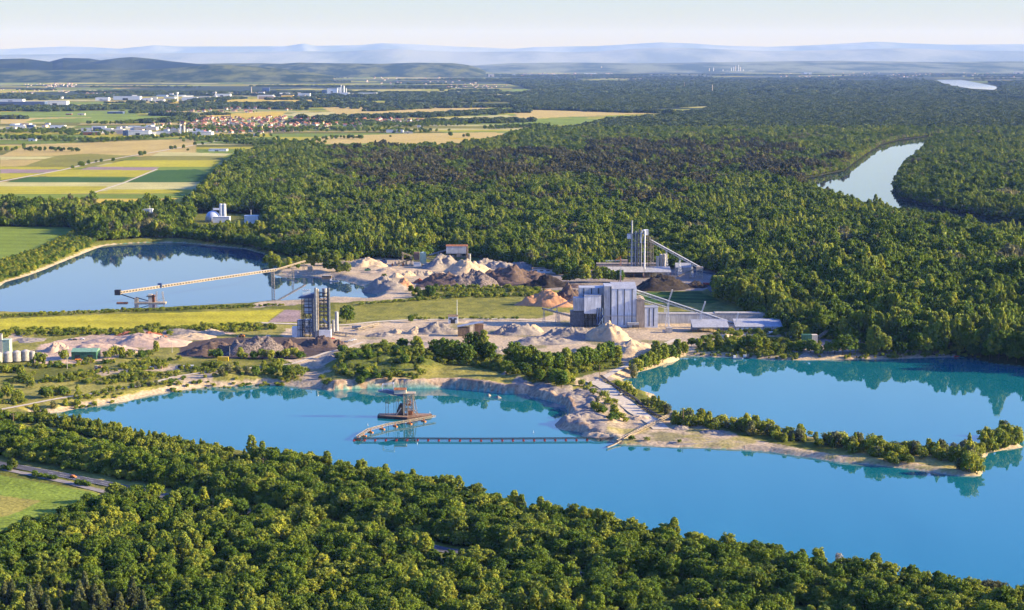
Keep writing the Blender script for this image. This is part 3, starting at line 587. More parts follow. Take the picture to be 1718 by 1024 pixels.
def tree_mesh(name, lf, seed, *a, **k):
    V, F, T = crown(seed, *a, **k); me = npmesh(name, V, F, tone=T); me.materials.append(lf); return me
def trunk_mesh(name, h, r, limbs=5, R=3, seed=0):
    g = random.Random(seed); mb = MB(); mb.tube((0,0,-.6), (g.uniform(-.2,.2), g.uniform(-.2,.2), h*.55), r*1.25, r*.75, 7); mb.tube((0,0,h*.55), (g.uniform(-.4,.4), .2, h*.92), r*.75, r*.2, 6)
    for i in range(limbs):
        a = i*2.4+g.random(); z = h*(.35+.4*i/limbs); mb.tube((0,0,z), (R*.7*math.cos(a), R*.7*math.sin(a), z+h*.22), r*.4, r*.1, 5)
    me = mb.mesh(name); me.materials.append(BARK); return me
# ---- prototypes: [crown mesh, trunk mesh] near the camera, crown-only with the trunk joined further off
HI = []
for i, (R, H, z0, sh, lf) in enumerate([(5.2,9,4.5,'round',LEAF),(4.6,8.5,4,'round',LEAF),(6.2,9.5,4.5,'round',LEAF),(4.2,10,4,'round',LEAFL),(5.4,8,4,'round',LEAF),(3.8,9,4,'round',LEAFD),(3.6,12,3,'column',LEAFL),(5,8.5,4,'round',LEAFL)]):
    HI.append((tree_mesh('crown_%d' % i, lf, 100+i, R, H+z0*.45, z0*.55, 110, 46, .52, shape=sh, rc=R*.22), trunk_mesh('trunk_%d' % i, z0+H*.7, .28, 6, R, i), z0+H))
PINE_HI = (tree_mesh('pine_crown', foliage_mat('needles_near', (.085,.10,.035), .1, trans=.1), 150, 3.6, 13, 4, 70, 46, .55, shape='cone', rc=1.5), trunk_mesh('pine_trunk', 17, .25, 3, 2, 9), 17)
BUSH = [(tree_mesh('bush_%d' % i, lf, 200+i, R, H, z0, 26, 46, .42, shape=sh, rc=rc), trunk_mesh('stem_%d' % i, H*.6, .12, 4, R*.6, i), H) for i, (R, H, z0, sh, rc, lf) in enumerate(
    [(1.9,4.6,.2,'column',.8,LEAFL),(2.3,4,.1,'round',.9,LEAFL),(1.5,5.6,.3,'cone',.75,LEAFL),(2.4,3.4,0,'round',1.0,LEAFD),(2.2,5,.3,'column',.9,LEAFG),(2.9,4.4,.2,'round',1.1,LEAFL)])]
def merged(name, R, H, z0, ncl, nl, leaf, sh, lf, seed, tr=True, rc=None):
    V, F, T = crown(seed, R, H, z0, ncl, nl, leaf, shape=sh, rc=rc)
    me = npmesh(name, V, F, tone=T); me.materials.append(lf)
    if not tr: return me
    # add a plain stem so that the wood does not float
    import bmesh
    mb = MB(); mb.tube((0,0,-1), (0,0,z0+H*.6), .3, .15, 5, caps=False); me.materials.append(BARK)
    bm = bmesh.new(); bm.from_mesh(me)
    vs = [bm.verts.new(v) for v in mb.v]
    for f in mb.f: q = bm.faces.new([vs[i] for i in f]); q.material_index = 1
    bm.to_mesh(me); bm.free(); return me
MID = [merged('wood_mid_%d' % i, R, H, z0, 48, 26, 1.0, sh, lf, 300+i, rc=R*.27) for i, (R, H, z0, sh, lf) in enumerate(
    [(5.4,10,4,'round',LEAF),(6.3,11,5,'round',LEAF),(4.8,12,4,'round',LEAF),(4.3,13,4,'column',LEAFL),(5.2,9,4,'round',LEAFL),(5.8,12,5,'round',LEAF),(5.0,11,3,'round',LEAFG)])]
PIN = [merged('pine_mid_%d' % i, 2.6, 9, 8, 20, 18, 1.2, 'pine', LEAFP, 340+i) for i in range(3)]
LOW = [merged('wood_far_%d' % i, 13, 11, 2, 44, 14, 4.2, 'round', LEAFF_SHADED, 360+i, tr=False, rc=4.6) for i in range(4)]
EDGE = [merged('wood_edge_%d' % i, 6, 15, .5, 40, 22, 1.5, 'round', lf, 380+i) for i, lf in enumerate((LEAF, LEAF, LEAFD))]

STAND = []
for i, (R, H, z0, sh, lf) in enumerate([(5.2,12.5,.8,'round',LEAF),(4.4,12,.6,'round',LEAF),(6.0,14,1.0,'round',LEAF),(4.0,13,.8,'column',LEAFL),(5.2,10,.4,'round',LEAF),(4.2,10,.2,'round',LEAFD),(3.4,15,.6,'column',LEAFL),(5,12.5,.5,'round',LEAFL)]):
    STAND.append((tree_mesh('standing_crown_%d' % i, lf, 130+i, R, H, z0, 120, 44, .58, shape=sh, rc=R*.23), trunk_mesh('standing_trunk_%d' % i, z0+H*.7, .26, 6, R, i+20), z0+H))
def scatter_stuff(name, label, protos, pts, z, scl, idx, seed=0, cat='wood'):
    """one object: leafy trees on points, with geometry nodes"""
    if len(pts) == 0: return
    pc = bpy.data.collections.new(name+'_kinds')
    for i, me in enumerate(protos):
        o = bpy.data.objects.new('%s_kind_%02d' % (name, i), me); pc.objects.link(o)
    me = bpy.data.meshes.new(name); n = len(pts); g = np.random.default_rng(seed)
    me.vertices.add(n); me.vertices.foreach_set('co', np.column_stack([pts[:, 0], pts[:, 1], z]).astype(np.float32).ravel())
    a = me.attributes.new('scl', 'FLOAT_VECTOR', 'POINT'); a.data.foreach_set('vector', np.asarray(scl, np.float32).ravel())
    a = me.attributes.new('rz', 'FLOAT', 'POINT'); a.data.foreach_set('value', (g.random(n)*6.283).astype(np.float32))
    a = me.attributes.new('idx', 'INT', 'POINT'); a.data.foreach_set('value', np.asarray(idx, np.int32))
    o = bpy.data.objects.new(name, me); COL.objects.link(o)
    ng = bpy.data.node_groups.new(name+'_nodes', 'GeometryNodeTree')
    ng.interface.new_socket('Geometry', in_out='INPUT', socket_type='NodeSocketGeometry'); ng.interface.new_socket('Geometry', in_out='OUTPUT', socket_type='NodeSocketGeometry')
    N = ng.nodes; L = ng.links; gi = N.new('NodeGroupInput'); gout = N.new('NodeGroupOutput'); ip = N.new('GeometryNodeInstanceOnPoints')
    ci = N.new('GeometryNodeCollectionInfo'); ci.inputs['Collection'].default_value = pc; ci.inputs['Separate Children'].default_value = True; ci.inputs['Reset Children'].default_value = True
    L.new(gi.outputs[0], ip.inputs['Points']); L.new(ci.outputs[0], ip.inputs['Instance']); ip.inputs['Pick Instance'].default_value = True
    def at(nm, ty):
        q = N.new('GeometryNodeInputNamedAttribute'); q.data_type = ty; q.inputs['Name'].default_value = nm; return q.outputs['Attribute']
    L.new(at('idx', 'INT'), ip.inputs['Instance Index']); L.new(at('scl', 'FLOAT_VECTOR'), ip.inputs['Scale'])
    cx = N.new('ShaderNodeCombineXYZ'); L.new(at('rz', 'FLOAT'), cx.inputs[2]); er = N.new('FunctionNodeEulerToRotation'); L.new(cx.outputs[0], er.inputs[0]); L.new(er.outputs[0], ip.inputs['Rotation'])
    L.new(ip.outputs[0], gout.inputs[0])
    md = o.modifiers.new('scatter', 'NODES'); md.node_group = ng
    return tag(o, label, cat, kind='stuff')
def jgrid(pl, sp, seed, jit=.8, wob=0):
    g = np.random.default_rng(seed); mn = pl.min(0); mx = pl.max(0)
    xs = np.arange(mn[0], mx[0], sp); yy = np.arange(mn[1], mx[1], sp*.87)
    if len(xs) == 0 or len(yy) == 0: return np.zeros((0, 2))
    A, B = np.meshgrid(xs, yy); A = A+(np.arange(len(yy)) % 2)[:, None]*sp/2; p = np.stack([A.ravel(), B.ravel()], 1); p += (g.random(p.shape)-.5)*sp*jit
    p = p[np.abs(p[:, 0]) < .40*p[:, 1]+60]
    q = p+(np.stack([fbm(p[:, 0]/25, p[:, 1]/25, 71), fbm(p[:, 0]/25, p[:, 1]/25, 72)], 1)-.5)*wob
    return p[inside(pl, q[:, 0], q[:, 1])]
def dry(p, marg):
    k = np.ones(len(p), bool)
    for w in WATERS: k &= ~inside(w, p[:, 0], p[:, 1]) & (pdist(w, p[:, 0], p[:, 1], lim=marg+1) > marg)
    return p[k]
# ---- the big wood (mid distance): bands of growing spacing
def wood_band(y0, y1, sp, seed, wob=30):
    c = WOOD.copy(); mn = max(y0, c[:, 1].min()); mx = min(y1, c[:, 1].max())
    box = np.array([(-.4*mx, mn), (.42*mx, mn), (.42*mx, mx), (-.4*mx, mx)])
    p = jgrid(box, sp, seed); q = p+(np.stack([fbm(p[:, 0]/40, p[:, 1]/40, 73), fbm(p[:, 0]/40, p[:, 1]/40, 74)], 1)-.5)*wob
    k = inside(WOOD, q[:, 0], q[:, 1])
    for o in OPENS: k &= ~inside(o, p[:, 0], p[:, 1])
    if y0 < 6000: k &= ~inside(POND, p[:, 0], p[:, 1])
    k &= ~inside(poly([(1560,131),(1615,131),(1645,136),(1685,145),(1680,158),(1620,155),(1590,147),(1565,141)], 0), p[:, 0], p[:, 1]) & ~inside(LAKE_F, p[:, 0], p[:, 1])
    p = p[k]
    return dry(p, 4) if y0 < 6000 else p
PINES = [poly(p, ZL) for p in ([(560,268),(700,262),(900,262),(1100,258),(1320,262),(1400,275),(1380,300),(1250,310),(1150,330),(1000,345),(900,330),(820,322),(700,332),(640,318),(560,305)],
   [(700,345),(860,345),(1000,352),(1040,372),(860,360),(760,362)], [(1290,165),(1718,162),(1900,166),(1900,185),(1560,186),(1290,188)], [(980,248),(1290,246),(1290,258),(1000,262)])]
def scl_of(p, seed, s0=.8, s1=1.35):
    g = np.random.default_rng(seed); v = fbm(p[:, 0]/70, p[:, 1]/70, 81); s = s0+(s1-s0)*(.55*v+.45*g.random(len(p))); s = s*(.55+.9*vnoise(p[:, 0]/22, p[:, 1]/26, 82)**1.3+.15)
    return np.stack([s*(.85+.3*g.random(len(p))), s*(.85+.3*g.random(len(p))), s*(.8+.4*g.random(len(p)))], 1)
p = wood_band(1400, 6200, 7.6, 11)
pm = np.zeros(len(p), bool); q = p+(np.stack([fbm(p[:, 0]/120, p[:, 1]/160, 75), fbm(p[:, 0]/120, p[:, 1]/160, 76)], 1)-.5)*np.array([500, 1300])
for w in PINES: pm |= inside(w, q[:, 0], q[:, 1])
pm &= (vnoise(p[:, 0]/60, p[:, 1]/140, 77)+.6*vnoise(p[:, 0]/14, p[:, 1]/20, 78) < .88)
b_ = p[~pm]; g = np.random.default_rng(5); kind = fbm(b_[:, 0]/90, b_[:, 1]/130, 83)+(g.random(len(b_))-.5)*.28
idx = np.digitize(kind, [.33, .42, .49, .56, .63, .72]); idx = np.array([3, 0, 1, 5, 2, 4, 6])[idx]
sB = scl_of(b_, 6); sB[:, 2] *= np.where(b_[:, 1] < 3500, 1.3, 1.12); rv = pdist(RIVER, b_[:, 0], b_[:, 1], lim=90); sB *= (.7+.3*np.clip(rv/80, 0, 1))[:, None]; sB *= np.where((b_[:, 1] < 2350) & (b_[:, 0] > 350), 1.22, 1)[:, None]
fr = inside(poly([(290,380),(460,386),(460,418),(290,410)], ZL), b_[:, 0], b_[:, 1]); sB[fr] *= .68
scatter_stuff('forest', 'vast broadleaf riverside forest filling the middle distance behind the gravel works', MID, b_, np.full(len(b_), 4.2), sB*np.array([.74, .74, .84]), idx, 7)
q_ = p[pm]; q2 = q_+np.random.default_rng(3).normal(size=q_.shape)*3; q_ = np.concatenate([q_, q2])
scatter_stuff('pine_forest', 'brownish dark pine stands forming bands inside the riverside forest', PIN, q_, np.full(len(q_), 4.2), scl_of(q_, 8, .85, 1.25), np.arange(len(q_)) % 3, 9)
p = wood_band(6200, 12000, 14, 12, 60); s = scl_of(p, 10, .55, .95)
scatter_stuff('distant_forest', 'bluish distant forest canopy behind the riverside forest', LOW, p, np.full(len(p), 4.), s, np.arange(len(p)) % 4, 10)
p = wood_band(12000, 19500, 34, 13, 120); s = scl_of(p, 11, .6, 1.0)*np.array([2.2, 2.2, 1.4])
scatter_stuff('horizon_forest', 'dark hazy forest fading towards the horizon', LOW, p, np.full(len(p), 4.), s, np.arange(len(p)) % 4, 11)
print('woods', len(b_), len(q_))
# ================================================================ INDIVIDUAL TREES AND SHRUBS
def ground_pts(pp, z0=4.5):
    z = np.full(len(pp), float(z0))
    for _ in range(4):
        x, y = P(pp[:, 0], pp[:, 1], z); z = np.maximum(land(x, y), 0)
    return x, y, z
def plant(kind_meshes, x, y, z, s, name, label, cat, group, parts=True, sz=1.0):
    cm, tm, h = kind_meshes
    o = empty(name, (x, y, z-.1), label, cat, rnd.random()*6.28, group)
    sx_ = s if s < 1.3 else 1.3*(s/1.3)**.45
    o.scale = (sx_*rnd.uniform(.88, 1.12), sx_*rnd.uniform(.88, 1.12), s*rnd.uniform(.88, 1.15)*sz)
    link('crown', cm, None, o)
    if parts: link('trunk', tm, None, o)
    return o
def side(px): return 'left' if px < 430 else ('left of centre' if px < 860 else ('right of centre' if px < 1290 else 'right'))
NEAR_EX = poly([(722,934),(760,936),(770,955),(722,950)], ZL)   # gap where the road shows
pn = jgrid(np.clip(NEARWOOD, [-700, 650], [900, 1500]), 7.4, 21, wob=10); pn = pn[(pn[:, 1] > 640)]
pn = pn[~inside(NEAR_EX, pn[:, 0], pn[:, 1])]
zn = land(pn[:, 0], pn[:, 1]); ppx, ppy = PIX(pn[:, 0], pn[:, 1], zn+9)
vis = (ppx > 0) & (ppx < W) & (ppy < HP+8) & (ppy > 0); order = np.argsort(pn[:, 1]+np.where(vis, 0, 1e5))
near_i = order[:296]; far_i = order[296:]
words = ['broad round-crowned', 'rounded mid-green', 'large dark green', 'tall yellow-green', 'low spreading', 'small bright green', 'narrow upright', 'pale olive']
PINESPOTS = [(40,1010),(95,985),(30,965),(150,1000),(110,935),(60,930),(230,1010),(180,960)]
px_, py_ = PIX(pn[:, 0], pn[:, 1], zn)
for j in near_i:
    u = rnd.random(); kk = int(_h(np.int64(pn[j, 0]//26), np.int64(pn[j, 1]//30), 3)*8) if u < .6 else rnd.randrange(8)
    if px_[j] < 250 and rnd.random() < .45:
        plant(PINE_HI, pn[j, 0], pn[j, 1], zn[j], rnd.uniform(.7, 1.0), 'conifer', 'grey-green conifer with layered boughs among the trees at the bottom %s' % ('left corner' if px_[j] < 120 else 'left'), 'tree', 'conifers in the near wood'); continue
    row = 'bottom edge' if ppy[j] > 985 else 'lower wood'
    plant(HI[kk], pn[j, 0], pn[j, 1], zn[j], rnd.uniform(.52, 1.05), 'broadleaf_tree', '%s tree in the near wood, %s, %s' % (words[kk], row, side(px_[j])), 'tree', 'broadleaf trees of the near wood')
HIW = [t[0] for t in HI]; NPRO = []
for i, t in enumerate(HI):      # the same kinds with their trunks for the rest of the near wood
    import bmesh
    bm = bmesh.new(); bm.from_mesh(t[0]); bm.from_mesh(t[1]); me = bpy.data.meshes.new('near_kind_%d' % i)
    n0 = len(t[0].polygons); bm.to_mesh(me); bm.free()
    me.materials.clear(); me.materials.append(t[0].materials[0]); me.materials.append(BARK)
    mi = np.zeros(len(me.polygons), np.int32); mi[n0:] = 1; me.polygons.foreach_set('material_index', mi)
    NPRO.append(me)
q = pn[far_i]; g = np.random.default_rng(2)
ki = (_h((q[:, 0]//26).astype(np.int64), (q[:, 1]//30).astype(np.int64), 3)*8).astype(int); u = g.random(len(q)); ki = np.where(u < .6, ki, g.integers(0, 8, len(q)))
scatter_stuff('near_wood', 'dense broadleaf wood between the bottom trees and the asphalt road', NPRO, q, land(q[:, 0], q[:, 1])-.1, np.repeat(g.uniform(.5, 1.05, (len(q), 1)), 3, 1)*g.uniform(.9, 1.1, (len(q), 3)), ki, 3)
# belt of trees between road and lake
CLEAR = poly([(-80,712),(20,705),(80,716),(160,737),(270,765),(250,776),(130,756),(40,728),(-80,730)], ZL)
YOUNG = poly([(-150,690),(60,700),(200,722),(330,750),(420,768),(440,790),(380,800),(260,778),(120,745),(-150,712)], ZL)
ps = jgrid(SHOREWOOD, 6.3, 31, wob=6); ps = ps[~inside(CLEAR, ps[:, 0], ps[:, 1])]; ps = dry(ps, 1.5)
ps = ps[(ps[:, 0] < .36*ps[:, 1]+40) & (ps[:, 0] > -.36*ps[:, 1]-40)]
yg = inside(YOUNG, ps[:, 0], ps[:, 1]); q = ps[~yg]; g = np.random.default_rng(4)
dl = pdist(LAKE_A, q[:, 0], q[:, 1], lim=60); qk = np.where(dl < 30, g.choice([3, 6, 6, 7, 7, 5, 3], len(q)), g.choice([0, 1, 4, 2, 1, 5, 7, 3], len(q)))  # paler kinds lakeward, darker below: sunlit strip and shade put into leaf colour
sc = np.where(dl < 12, .4+.5*g.random(len(q)), .55+.5*g.random(len(q)))
scatter_stuff('shore_wood', 'sunlit belt of trees between the asphalt road and the near shore of the lake', NPRO, q, land(q[:, 0], q[:, 1])-.1, sc[:, None]*g.uniform(.88, 1.12, (len(q), 3)), qk, 5)
BPRO = [b[0] for b in BUSH]
q = jgrid(YOUNG, 4.6, 32, wob=5); q = q[~inside(CLEAR, q[:, 0], q[:, 1])]; q = dry(q, 1); q = q[fbm(q[:, 0]/18, q[:, 1]/18, 91) > .36]
scatter_stuff('young_wood', 'young yellow-green thicket around the dirt track at the left shore', BPRO, q, land(q[:, 0], q[:, 1])-.1, (.6+.9*g.random((len(q), 1)))*np.ones(3), g.choice([0,1,2,2,3,5], len(q)), 6, cat='thicket')
# meadows: low scrub
SCRUB = [poly(p, ZL) for p in ([(-60,610),(60,612),(160,606),(300,604),(420,606),(500,604),(520,628),(430,622),(300,640),(120,668),(-60,690)], [(0,556),(430,546),(470,552),(300,566),(150,562),(0,572)], [(690,494),(740,482),(900,484),(930,500),(760,500),(700,506)],
   [(1190,560),(1330,548),(1500,572),(1640,592),(1660,606),(1240,602),(1150,596)], [(1060,640),(1110,610),(1155,592),(1165,598),(1100,616),(1070,632)], [(725,600),(825,600),(870,622),(925,646),(900,648),(800,622),(740,618)], [(848,608),(900,600),(1036,594),(1042,612),(965,630),(930,648),(856,634)], [(560,628),(592,597),(640,577),(698,587),(738,616),(640,632)])]
qs = []
for i, s_ in enumerate(SCRUB):
    t = jgrid(s_, 5.0, 40+i, wob=8); t = dry(t, 1.0); t = t[fbm(t[:, 0]/22, t[:, 1]/22, 92+i) > (.57 if i == 0 else (.3 if i > 4 else .42))]; qs.append(t)
q = np.concatenate(qs)
scatter_stuff('scrub', 'low scattered scrub on the meadows and banks around the gravel works', BPRO, q, land(q[:, 0], q[:, 1])-.1, (.35+.8*g.random((len(q), 1))**1.5)*np.ones(3), g.choice([1,5,5,3,0], len(q)), 8, cat='scrub')
# grass and herb tufts on banks and the spit
SPITV = poly([(1110,700),(1180,708),(1300,735),(1420,755),(1540,768),(1640,780),(1700,752),(1640,752),(1480,757),(1300,728),(1130,694)], 2)
def hedge(pts, sp, s0, s1, jitter, seed, z=ZL):
    a = []
    for (p0, p1) in zip(pts[:-1], pts[1:]):
        xa, ya = P(*p0, z); xb, yb = P(*p1, z); n_ = max(1, int(math.hypot(xb-xa, yb-ya)/sp))
        a += [(xa+(xb-xa)*i/n_, ya+(yb-ya)*i/n_) for i in range(n_)]
    a = np.array(a)+np.random.default_rng(abs(seed)).normal(size=(len(a), 2))*jitter; return a
hq = [hedge([(-80,534),(0,531),(100,526),(200,522),(300,519),(430,514),(480,513)], 2.6, 0, 0, 1.2, 1), hedge([(-80,536),(0,533),(200,524),(430,516)], 3.2, 0, 0, 1.5, 2), hedge([(600,512),(690,505),(760,500)], 3, 0, 0, 1.5, 3), hedge([(0,559),(120,556),(260,553),(430,545)], 4, 0, 0, 3, 4),
      hedge([(870,535),(700,536),(690,532)], 4, 0, 0, 2, 5)]
for k_ in range(3):
    t_ = hedge([(105,688-k_*3),(170,677-k_*4),(250,660-k_*4),(330,651-k_*4),(430,644-k_*3),(500,646-k_*3)], 3.6, 0, 0, 2.2, 80+k_, 1.0); hq.append(t_[fbm(t_[:, 0]/16, t_[:, 1]/16, 97+k_) > .47])
q = np.concatenate(hq)
scatter_stuff('hedge', 'long low hedge between the yellow crop strip and the left lake', BPRO, q, land(q[:, 0], q[:, 1])-.1, (.45+.4*g.random((len(q), 1)))*np.ones(3), g.choice([1,3,5,1], len(q)), 9, cat='hedge')
# bank thicket left of the upper left lake
q = jgrid(poly([(130,384),(165,402),(150,412),(110,428),(60,450),(0,474),(-80,505),(-80,465),(0,442),(60,423),(108,401)], ZL), 5.5, 51, wob=5); q = dry(q, 4)
scatter_stuff('bank_thicket', 'green thicket on the bank left of the upper lake', [EDGE[2]]+BPRO[:1]+BPRO[3:4], q, land(q[:, 0], q[:, 1])-.1, np.where(np.arange(len(q)) % 3 == 0, .42, 1.25)[:, None]*g.uniform(.8, 1.2, (len(q), 3)), np.arange(len(q)) % 3, 12, cat='thicket')

# single trees and shrubs in view: (px, py base, height m, kind) ; kinds index HI (t) or BUSH (b)
LIST = []
def grp(name, label, cat, group, items): LIST.append((name, label, cat, group, items))
grp('tree', 'dark leafy tree in the group standing in front of the pale gravel yard', 'tree', 'dark trees in the middle of the yard', [(745,606,19,'t2'),(763,608,17,'t0'),(778,610,14,'t4'),(794,606,20,'t2'),(812,606,21,'t6'),(820,608,16,'t1'),(700,592,14,'t7'),(675,592,12,'t1'),(732,600,13,'t0')])
grp('tree', 'leafy tree in the dark band below the sand slope, above the cliff shore', 'tree', 'trees below the sand slope', [(862,616,17,'t2'),(875,622,18,'t0'),(890,622,19,'t7'),(905,624,15,'t0'),(918,626,13,'t1'),(935,622,14,'t5'),(950,622,15,'t3'),(965,620,15,'t1'),(980,616,14,'t5'),(995,614,13,'t0'),(1010,610,15,'t1'),(1022,608,15,'t5'),(1036,606,12,'t3'),(850,630,11,'t2'),(880,634,10,'t0'),(905,638,10,'t2')])
grp('tree', 'bright green bush-like tree on the edge of the peninsula cliff', 'tree', 'bright trees on the peninsula edge', [(933,648,13,'t5'),(942,650,15,'t5'),(950,646,13,'t3'),(925,642,10,'t0'),(957,638,8,'b1')])
grp('tree', 'willow-like tree in the row on the lake side of the dam', 'tree', 'trees on the dam bank', [(1068,628,11,'t7'),(1078,622,12,'t1'),(1090,618,12,'t7'),(1100,614,15,'t3'),(1112,609,15,'t7'),(1124,605,13,'t1'),(1136,600,12,'t3'),(1146,597,11,'t7'),(1063,634,8,'b4'),(1085,620,8,'b5'),(1105,611,9,'b5'),(1130,603,9,'b0')])
grp('young_tree', 'yellow-green young tree beside the dam conveyor', 'tree', 'young trees beside the dam conveyor', [(1050,655,7,'b5'),(1056,660,6,'b1'),(1065,664,5,'b0'),(1080,676,4,'b1'),(1091,680,6,'b5'),(1097,684,8,'b0'),(1105,688,9,'b2'),(1112,692,8,'b0'),(1119,696,8,'b4'),(1035,648,4,'b3'),(1043,652,4,'b1'),(1133,712,8,'b0'),(1142,714,9,'b2'),(1152,716,8,'b5'),(1158,716,6,'b1')])
grp('shrub', 'green shrub on the broken ground of the peninsula', 'shrub', 'shrubs on the peninsula', [(976,648,5,'b1'),(985,655,4,'b5'),(995,662,5,'b1'),(1002,675,4,'b4'),(1012,668,6,'b5'),(1020,680,6,'b5'),(1030,678,5,'b1'),(1000,690,7,'b5'),(1010,694,6,'b3'),(1030,700,9,'b0'),(1040,704,6,'b1'),(1028,706,6,'b3'),(1050,708,4,'b1'),(995,684,5,'b0'),(960,640,5,'b1'),(990,648,4,'b0'),(1060,738,3,'b3'),(1085,745,3,'b5'),(1140,748,2.5,'b1')])
for i, (a, b_, c, hh, k) in enumerate([(1165,1290,0,11,0)]): pass
ed = [(1166,714),(1185,718),(1210,722),(1235,726),(1260,730),(1290,735),(1320,740),(1350,744),(1380,750),(1410,756),(1440,762),(1470,768),(1500,772),(1530,772),(1560,772),(1590,772),(1615,778),(1635,784),(1655,762),(1675,757),(1695,752)]
it = []
hs_ = [6,7.5,5,5.5,8,6.5,5,6,5.5,8.5,7,8,6.5,7,7,8,9,7,8.5,10,9]
for i, (a, b_) in enumerate(ed):
    for k in range(9):
        px = a+rnd.uniform(-14, 14); py = b_+rnd.uniform(-11, 2)-(3 if k % 2 else 0)
        if a > 1500 and k < 3: py -= rnd.uniform(6, 14)
        it.append((px, py, hs_[i]*rnd.uniform(.55, 1.4), 'b%d' % rnd.choice([0,0,2,5,5,1,4,1])))
it += [(1625,797,11,'b5'),(1618,796,9,'b0'),(1634,795,10,'b0'),(1610,794,7,'b4'),(1640,796,7,'b5'),(1500,783,6,'b5'),(1512,781,5,'b3'),(1490,780,5,'b1'),(1525,779,5,'b5'),(1580,772,6,'b5')]
grp('young_tree', 'young yellow-green tree in the thicket along the sandy spit', 'tree', 'young trees on the spit', it)
it = [(1160,590,9,'t0'),(1172,592,10,'t1'),(1190,588,8,'t7'),(1205,590,12,'t3'),(1222,592,8,'t0'),(1245,588,11,'t1'),(1257,592,15,'t7'),(1268,592,16,'t0'),(1280,594,14,'t7'),(1300,592,10,'t0'),(1313,590,9,'t7'),(1328,596,9,'t1'),(1338,572,17,'t7'),(1352,572,13,'t3'),(1345,598,10,'t4'),(1360,600,11,'t5'),(1372,602,12,'t0'),(1388,601,11,'t7'),(1400,601,13,'t0'),(1414,601,21,'t2'),(1426,600,17,'t0'),(1445,598,9,'t5'),
      (1460,600,22,'t6'),(1468,600,24,'t3'),(1478,600,19,'t7'),(1492,599,10,'t0'),(1510,600,12,'t5'),(1524,598,10,'t1'),(1540,598,20,'t0'),(1552,598,17,'t7'),(1564,597,21,'t3'),(1572,597,14,'t0'),(1436,558,10,'t6'),(1600,592,8,'t0'),(1630,600,12,'t2'),(1645,602,18,'t2'),(1660,606,20,'t0'),(1675,606,17,'t2'),(1690,610,22,'t2'),(1705,612,19,'t0'),(1650,586,22,'t7'),(1312,560,8,'t0'),(1180,572,6,'t5')]
grp('tree', 'tree on the far shore of the turquoise lake in front of the dark wood', 'tree', 'trees on the far shore', it)
grp('tree', 'pale tree in the group between the upper left lake and the gravel heaps', 'tree', 'pale trees beside the upper lake', [(455,452,24,'t6'),(462,456,20,'t7'),(470,452,12,'t7'),(485,450,14,'t3'),(498,447,15,'t7'),(512,446,16,'t7'),(525,446,18,'t6'),(537,446,16,'t7'),(550,446,18,'t3'),(562,446,15,'t7'),(585,442,14,'t7'),(597,440,13,'t1'),(556,462,17,'t7'),(568,460,16,'t3'),(580,460,15,'t7'),(548,460,12,'t1'),(500,456,7,'t5'),(475,458,8,'t5'),(448,446,15,'t0')])
grp('tree', 'green tree among the gravel heaps in front of the round-tank plant', 'tree', 'trees among the gravel heaps', [(712,500,11,'t0'),(722,500,13,'t5'),(700,494,10,'t2'),(690,492,9,'t0'),(650,478,7,'t0'),(645,472,9,'t2'),(731,484,6,'t1'),(581,541,16,'t0'),(588,541,12,'t1'),(689,541,7,'t5'),(705,500,7,'t4')])
grp('tree', 'tree standing in front of the long tan hall of the old plant', 'tree', 'trees in front of the long tan hall', [(893,448,19,'t7'),(900,452,17,'t7'),(917,450,14,'t0'),(931,447,19,'t0'),(925,448,17,'t5'),(985,446,18,'t0'),(993,448,17,'t1'),(972,474,17,'t7'),(982,475,19,'t7'),(960,474,12,'t0'),(1003,474,17,'t7'),(1015,474,14,'t0'),(1028,474,14,'t1'),(1040,474,13,'t5'),(950,474,10,'t2')])
grp('shrub', 'shrub on the green mound behind the tan cliff', 'shrub', 'shrubs on the green mound', [(600+rnd.uniform(-32,108), 620+rnd.uniform(-30,12), rnd.uniform(2.5,7.5), 'b%d' % rnd.choice([1,3,3,5,0])) for _ in range(90)]+[(548,652,4,'b3'),(540,646,4,'b1'),(552,640,3,'b5')])
grp('shrub', 'dark green shrub on the left meadow between the sandy track and the blocks yard', 'shrub', 'shrubs on the left meadow', [(12,668,11,'b1'),(30,672,9,'b5'),(-5,672,10,'b3'),(50,650,7,'b1'),(40,640,6,'b5'),(35,632,8,'b0'),(75,666,8,'b3'),(82,668,6,'b1'),(106,663,7,'b3'),(113,662,5,'b1'),(130,655,4,'b0'),(145,668,4,'b1'),(160,664,4,'b5'),(175,668,4,'b1'),(187,664,5,'b5'),(210,640,3,'b0'),(232,655,4,'b4'),(250,652,4,'b4'),(262,648,4,'b4'),(286,644,4,'b3'),(67,614,12,'b1'),(108,605,9,'b1'),(10,626,7,'b1'),(22,624,6,'b5'),(90,690,6,'b4'),(110,686,5,'b0'),(60,690,5,'b0'),(130,684,5,'b5'),(345,618,6,'b1'),(357,620,7,'b5'),(372,634,6,'b4'),(384,640,7,'b4'),(400,640,6,'b4'),(415,642,6,'b4'),(430,641,7,'b3'),(445,636,7,'b5'),(455,640,7,'b3'),(468,636,8,'b5'),(480,634,9,'b3'),(492,634,9,'b5'),(505,632,8,'b1'),(180,602,8,'b1'),(193,600,9,'b5'),(205,600,8,'b0'),(218,599,7,'b1'),(236,602,8,'b3'),(250,598,6,'b1'),(262,590,8,'b0'),(150,602,4,'b1'),
     (355,600,8,'b1'),(365,601,8,'b3'),(403,600,8,'b0'),(410,602,6,'b1'),(426,602,7,'b3'),(440,602,8,'b1'),(455,602,7,'b5'),(468,600,6,'b3'),(480,602,8,'b1'),(495,600,8,'b5'),(505,602,7,'b3')])
